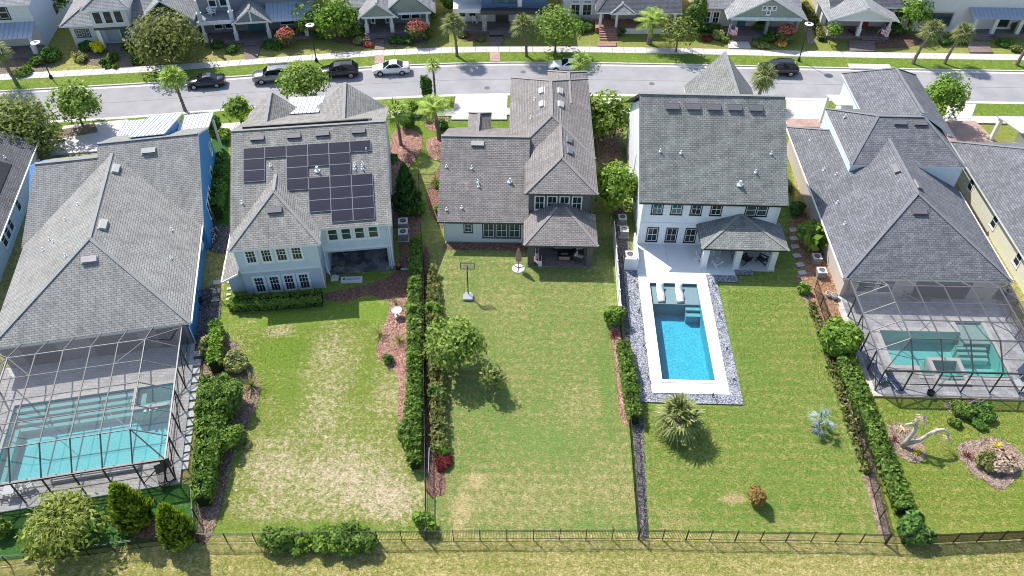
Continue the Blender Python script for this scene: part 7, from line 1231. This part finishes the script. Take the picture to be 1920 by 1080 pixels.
t = thing('side_table', 'small white side table between the two navy loungers', 'table', (*A(1655, 712), 0.13)); k = MB(); k.lathe([(0.25, 0.4), (0.25, 0.44), (0.02, 0.45)], 12); k.build('top', M_WHITE, t)
for a in (0, 2.1, 4.2): k = MB(); k.tube([(0.18 * math.cos(a), 0.18 * math.sin(a), 0), (0.12 * math.cos(a), 0.12 * math.sin(a), 0.4)], 0.02, 5); k.build('leg', M_WHITE, t)
def dining_chair(label, loc, rz, m, grp):
    t = thing('dining_chair', label, 'chair', loc, rz, grp); k = MB(); k.box(-0.24, 0.24, -0.24, 0.24, 0.42, 0.47); k.build('seat', m, t, bevel=0.02); k = MB(); k.bar((0, 0.24, 0.5), (0, 0.32, 0.95), 0.46, 0.04, up=(0, 1, 0)); k.build('backrest', m, t)
    for sx in (-1, 1):
        for sy in (-1, 1): k = MB(); k.box(sx * 0.21 - 0.02, sx * 0.21 + 0.02, sy * 0.21 - 0.02, sy * 0.21 + 0.02, 0, 0.42); k.build('leg', m, t)
        k = MB(); k.box(sx * 0.24 - 0.03, sx * 0.24 + 0.03, -0.22, 0.26, 0.62, 0.66); k.build('arm', m, t)
def table(label, loc, rz, w, d, h, m):
    t = thing('patio_table', label, 'table', loc, rz); k = MB(); k.box(-w / 2, w / 2, -d / 2, d / 2, h - 0.04, h); k.build('top', m, t, bevel=0.02)
    for sx in (-1, 1):
        for sy in (-1, 1): k = MB(); k.box(sx * (w / 2 - 0.08) - 0.03, sx * (w / 2 - 0.08) + 0.03, sy * (d / 2 - 0.08) - 0.03, sy * (d / 2 - 0.08) + 0.03, 0, h - 0.04); k.build('leg', m, t)
table('white square table on the left pool deck', (*A(27, 928), 0.13), 0.2, 0.9, 0.9, 0.72, M_WHITE)
for px, py, rz, lab in ((8, 930, 1.6, 'white chair left of the white table by the left pool'), (44, 922, -1.2, 'white chair right of the white table by the left pool'), (60, 917, -0.9, 'white chair farthest right by the left pool rim')): dining_chair(lab, (*A(px, py), 0.13), rz, M_WHITE, 'white chairs by the left pool')
table('pale dining table under the right cage near the house', (*A(1720, 552), 0.13), 0.1, 1.8, 1.0, 0.74, M_ACW)
for px, py, rz, lab in ((1695, 558, 1.3, 'dark dining chair left of the pale table'), (1712, 566, 3.1, 'dark dining chair before the pale table, left one'), (1732, 567, 3.1, 'dark dining chair before the pale table, right one'), (1748, 556, -1.4, 'dark dining chair right of the pale table')): dining_chair(lab, (*A(px, py), 0.13), rz, M_WICK, 'dark chairs round the pale dining table')
# bird bath, loose items behind the pale blue house
p = at(745, 592); t = thing('bird_bath', 'white bird bath in the pink bark bed', 'bird bath', (p.x, p.y, 0)); k = MB(); k.lathe([(0.28, 0), (0.25, 0.06), (0.1, 0.12), (0.08, 0.55), (0.14, 0.62)], 14); k.build('pedestal', M_ACW, t); k = MB(); k.lathe([(0.14, 0.62), (0.42, 0.74), (0.48, 0.78), (0.45, 0.78), (0.38, 0.72), (0.02, 0.68)], 18); k.build('bowl', M_ACW, t)
p = at(660, 527); t = thing('packing_box', 'long white printed box lying before the patio of the solar panel house', 'box', (p.x, p.y, 0.02), 0.06); k = MB(); k.box(-1.0, 1.0, -0.3, 0.3, 0, 0.3); k.build('carton', M_ACW, t); k = MB(); k.box(-0.55, 0.8, -0.12, -0.02, 0.3, 0.303); k.box(-0.3, 0.75, 0.05, 0.1, 0.3, 0.303); k.build('print_stripe', plain('blue_print', (0.1, 0.16, 0.35), 0.7), t); k = MB(); k.prism([(-0.7 + 0.09 * math.cos(a), -0.02 + 0.14 * math.sin(a)) for a in np.linspace(0, 6.0, 9)], 0.3, 0.303); k.build('print_mark', M_BLACKM, t)
t = thing('paving_stack', 'pale broken paving slab leaning at the patio corner', 'slab', (*A(628, 523), 0.02), 0.3); k = MB(); k.prism([(-0.4, -0.3), (0.3, -0.38), (0.45, 0.1), (0.1, 0.4), (-0.35, 0.3)], 0, 0.22); k.build('slab', M_ACW, t, bevel=0.03); k = MB(); k.prism([(-0.3, -0.2), (0.25, -0.28), (0.3, 0.1), (-0.2, 0.25)], 0.222, 0.36); k.build('upper_slab', M_CONC, t, bevel=0.03)
for i, (px, py) in enumerate(((612, 512), (616, 515), (620, 518))): k = MB(); p = at(px, py); k.bar((0, 0, 0), (-0.5 - 0.1 * i, 0.9, 2.1), 0.09, 0.03); tag(k.build('timber_plank', M_TRIMW, None, loc=(p.x, p.y, 0.05)), ['pale plank leaning on the wing wall, leftmost', 'pale plank leaning on the wing wall, middle one', 'pale plank leaning on the wing wall, nearest the patio'][i], 'plank', 'planks leaning by the patio')
p = at(748, 503); t = thing('garden_hose_reel', 'dark hose reel with orange drum at the right patio corner', 'hose reel', (p.x, p.y, 0.02)); k = MB(); k.lathe([(0.28, 0), (0.3, 0.05), (0.3, 0.3), (0.1, 0.36)], 12); k.build('drum', M_BLACKM, t); k = MB(); k.lathe([(0.18, 0.36), (0.2, 0.46), (0.05, 0.55)], 10); k.build('cap', plain('orange_plastic', (0.5, 0.12, 0.04), 0.5), t); k = MB(); k.tube([(0.2, -0.2, 0.08), (0.7, -0.25, 0.08), (1.0, -0.1, 0.06)], 0.07, 6); k.build('nozzle', plain('mint_plastic', (0.4, 0.6, 0.5), 0.5), t)
# tubular frame on the middle lawn fence
p = at(806, 905); t = thing('tubular_frame', 'grey tubular goal frame standing by the fence of the middle lawn', 'frame', (p.x, p.y, 0), 0.05); M_GAL = plain('galvanised', (0.45, 0.45, 0.46), 0.35, 0.5, 0.5)
for (nm, pts) in (('upright', [(0, 0, 0), (0, 0, 1.6)]), ('upright', [(0.0, 2.0, 0), (0.0, 2.0, 1.6)]), ('crossbar', [(0, -0.05, 1.62), (0, 2.05, 1.62)]), ('stay', [(0, 0, 1.6), (0.7, 0, 0.05)]), ('stay', [(0, 2.0, 1.6), (0.7, 2.0, 0.05)])): k = MB(); k.tube(pts, 0.03, 6); k.build(nm, M_GAL, t)
# stepping stones
def stones(px, label, group, w=0.62, d=0.5, m=None):
    for i, (x, y) in enumerate(px):
        k = MB(); k.box(-w / 2, w / 2, -d / 2, d / 2, -0.02, 0.075); p = at(x, y); o = k.build('stepping_stone', m or M_CONC, None, loc=(p.x, p.y, 0.03), rz=0.2, bevel=0.02); tag(o, label % ORD[i], 'stepping stone', group)
ORD = ['first', 'second', 'third', 'fourth', 'fifth', 'sixth', 'seventh', 'eighth', 'ninth', 'tenth', 'eleventh', 'twelfth', 'thirteenth', 'fourteenth', 'fifteenth']
stones([(371 - i * 2.0, 664 + i * 16.2) for i in range(14)], '%s pale square pad from the house beside the left pool cage', 'pads beside the left pool cage', 0.72, 0.62, M_DECKW)
stones([(1487, 432), (1488, 448), (1490, 463), (1494, 480), (1500, 497), (1504, 512)], '%s pale stepping stone from the street beside the white house', 'stepping stones beside the white house', 0.75, 0.55)
stones([(407, 530), (406, 547), (404, 562)], '%s pale stepping stone from the street beside the blue house', 'stepping stones beside the blue house', 0.7, 0.6); stones([(431, 530), (430, 542), (429, 553), (428, 562)], '%s small pale paver from the street beside the pale blue house', 'small pavers beside the pale blue house', 0.4, 0.3)
# bins, bikes and pots beside the blue house; tank beside the beige house
t = thing('dark_bin', 'dark wheeled bin against the blue wall', 'bin', (*A(399, 418), 0.02), 0.2); k = MB(); k.prism([(-0.28, -0.3), (0.28, -0.3), (0.3, 0.3), (-0.3, 0.3)], 0.05, 0.95); k.build('body', plain('bin_grey', (0.06, 0.065, 0.075), 0.6), t, bevel=0.03); k = MB(); k.box(-0.33, 0.33, -0.36, 0.34, 0.95, 1.03); k.build('lid', plain('bin_lid', (0.09, 0.1, 0.12), 0.5), t, bevel=0.03)
for i, (px, py, lab) in enumerate(((402, 440, 'white-framed bicycle leaning by the blue wall, upper one'), (404, 455, 'white-framed bicycle lying by the blue wall, lower one'))):
    t = thing('bicycle', lab, 'bicycle', (*A(px, py), 0.03), 0.4 + i); mm = M_WHITE
    for x in (-0.5, 0.5): k = MB(); k.tube([(x + 0.32 * math.cos(a * math.pi / 7), 0, 0.33 + 0.32 * math.sin(a * math.pi / 7)) for a in range(15)], 0.025, 5); k.build('wheel', M_TYRE, t)
    k = MB(); k.tube([(-0.5, 0, 0.33), (-0.15, 0, 0.75), (0.3, 0, 0.78), (0.0, 0, 0.33), (-0.15, 0, 0.75)], 0.025, 5); k.build('frame', mm, t); k = MB(); k.tube([(0.5, 0, 0.33), (0.32, 0, 0.95)], 0.025, 5); k.build('fork', mm, t); k = MB(); k.tube([(0.3, -0.28, 1.0), (0.32, 0, 0.95), (0.3, 0.28, 1.0)], 0.02, 5); k.build('handlebar', M_BLACKM, t); k = MB(); k.box(-0.3, -0.05, -0.07, 0.07, 0.82, 0.87); k.build('saddle', M_BLACKM, t, bevel=0.02)
for px, py, r, h, m, lab in ((1563, 560, 0.32, 0.5, M_CONC, 'grey round pot by the beige house corner'), (1552, 556, 0.3, 0.45, M_ACW, 'pale basin by the beige house corner'), (1742, 742, 0.3, 0.5, M_BLACKM, 'dark urn at the front of the right cage'), (375, 568, 0.3, 0.5, M_BLACKM, 'dark round pot beside the blue house gate'), (1873, 560, 0.45, 0.8, M_BLACKM, 'black rounded grill cover at the right cage corner')):
    p = at(px, py); t = thing('garden_pot', lab, 'pot', (p.x, p.y, 0.03)); k = MB(); k.lathe([(r * 0.7, 0), (r, h * 0.6), (r * 0.95, h * 0.95), (r * 1.05, h)], 14); k.build('pot', m, t, smooth=False); k = MB(); k.lathe([(r * 0.9, h), (r * 0.86, h + 0.01)], 14); k.build('soil', M_SOIL if m is not M_BLACKM else M_BLACKM, t)
# flags on the far porches
M_FR = plain('flag_red', (0.5, 0.05, 0.07), 0.8); M_FWH = plain('flag_white', (0.75, 0.72, 0.72), 0.8); M_FBL = plain('flag_blue', (0.04, 0.06, 0.2), 0.8)
def flag(px, py, z, label, lean):
    p = at(px, py, z); t = thing('house_flag', label, 'flag', tuple(p)); k = MB(); k.tube([(0, 0, 0), (lean, -0.5, 1.5)], 0.025, 6); k.build('pole', M_ACW, t)
    for i in range(13):
        k = MB(); z1 = 1.45 - 0.0; x0 = lean * 0.95; w0 = i * 0.075; 
        pts = [(x0 + w0 - lean * 0.5, -0.48 + 0.04 * math.sin(i), 1.4 - w0 * 0.4), (x0 + w0 + 0.075 - lean * 0.5, -0.48 + 0.04 * math.sin(i + 1), 1.4 - (w0 + 0.075) * 0.4), (x0 + w0 + 0.075 - lean * 0.5, -0.44 + 0.05 * math.sin(i + 1), 0.1 - w0 * 0.25), (x0 + w0 - lean * 0.5, -0.44 + 0.05 * math.sin(i), 0.1 - w0 * 0.25)]
        k.add(pts, [(0, 1, 2, 3)]); k.build('stripe', M_FWH if i % 2 else M_FR, t)
    k = MB(); x0 = lean * 0.95 - lean * 0.5; k.add([(x0, -0.53, 1.4), (x0 + 0.5, -0.53, 1.2), (x0 + 0.5, -0.53, 0.7), (x0, -0.53, 0.85)], [(0, 1, 2, 3)]); k.build('canton', M_FBL, t)
flag(1645, 62, 1.3, 'striped flag hanging from the right column of the red-door porch', 0.5); flag(1368, 62, 1.3, 'striped flag on the porch post of the sage gable house', -0.15)
p = at(892, 48); t = thing('wicker_chair', 'white wicker chair on the navy house porch', 'chair', (p.x, p.y, 0.5), 2.6); k = MB(); k.box(-0.3, 0.3, -0.3, 0.3, 0.3, 0.45); k.build('seat', M_WHITE, t, bevel=0.04); k = MB(); k.bar((0, 0.3, 0.4), (0, 0.42, 1.1), 0.66, 0.07, up=(0, 1, 0)); k.build('backrest', M_WHITE, t)
for sg in (-1, 1): k = MB(); k.box(sg * 0.3 - 0.05, sg * 0.3 + 0.05, -0.3, 0.35, 0.0, 0.66); k.build('arm', M_WHITE, t)
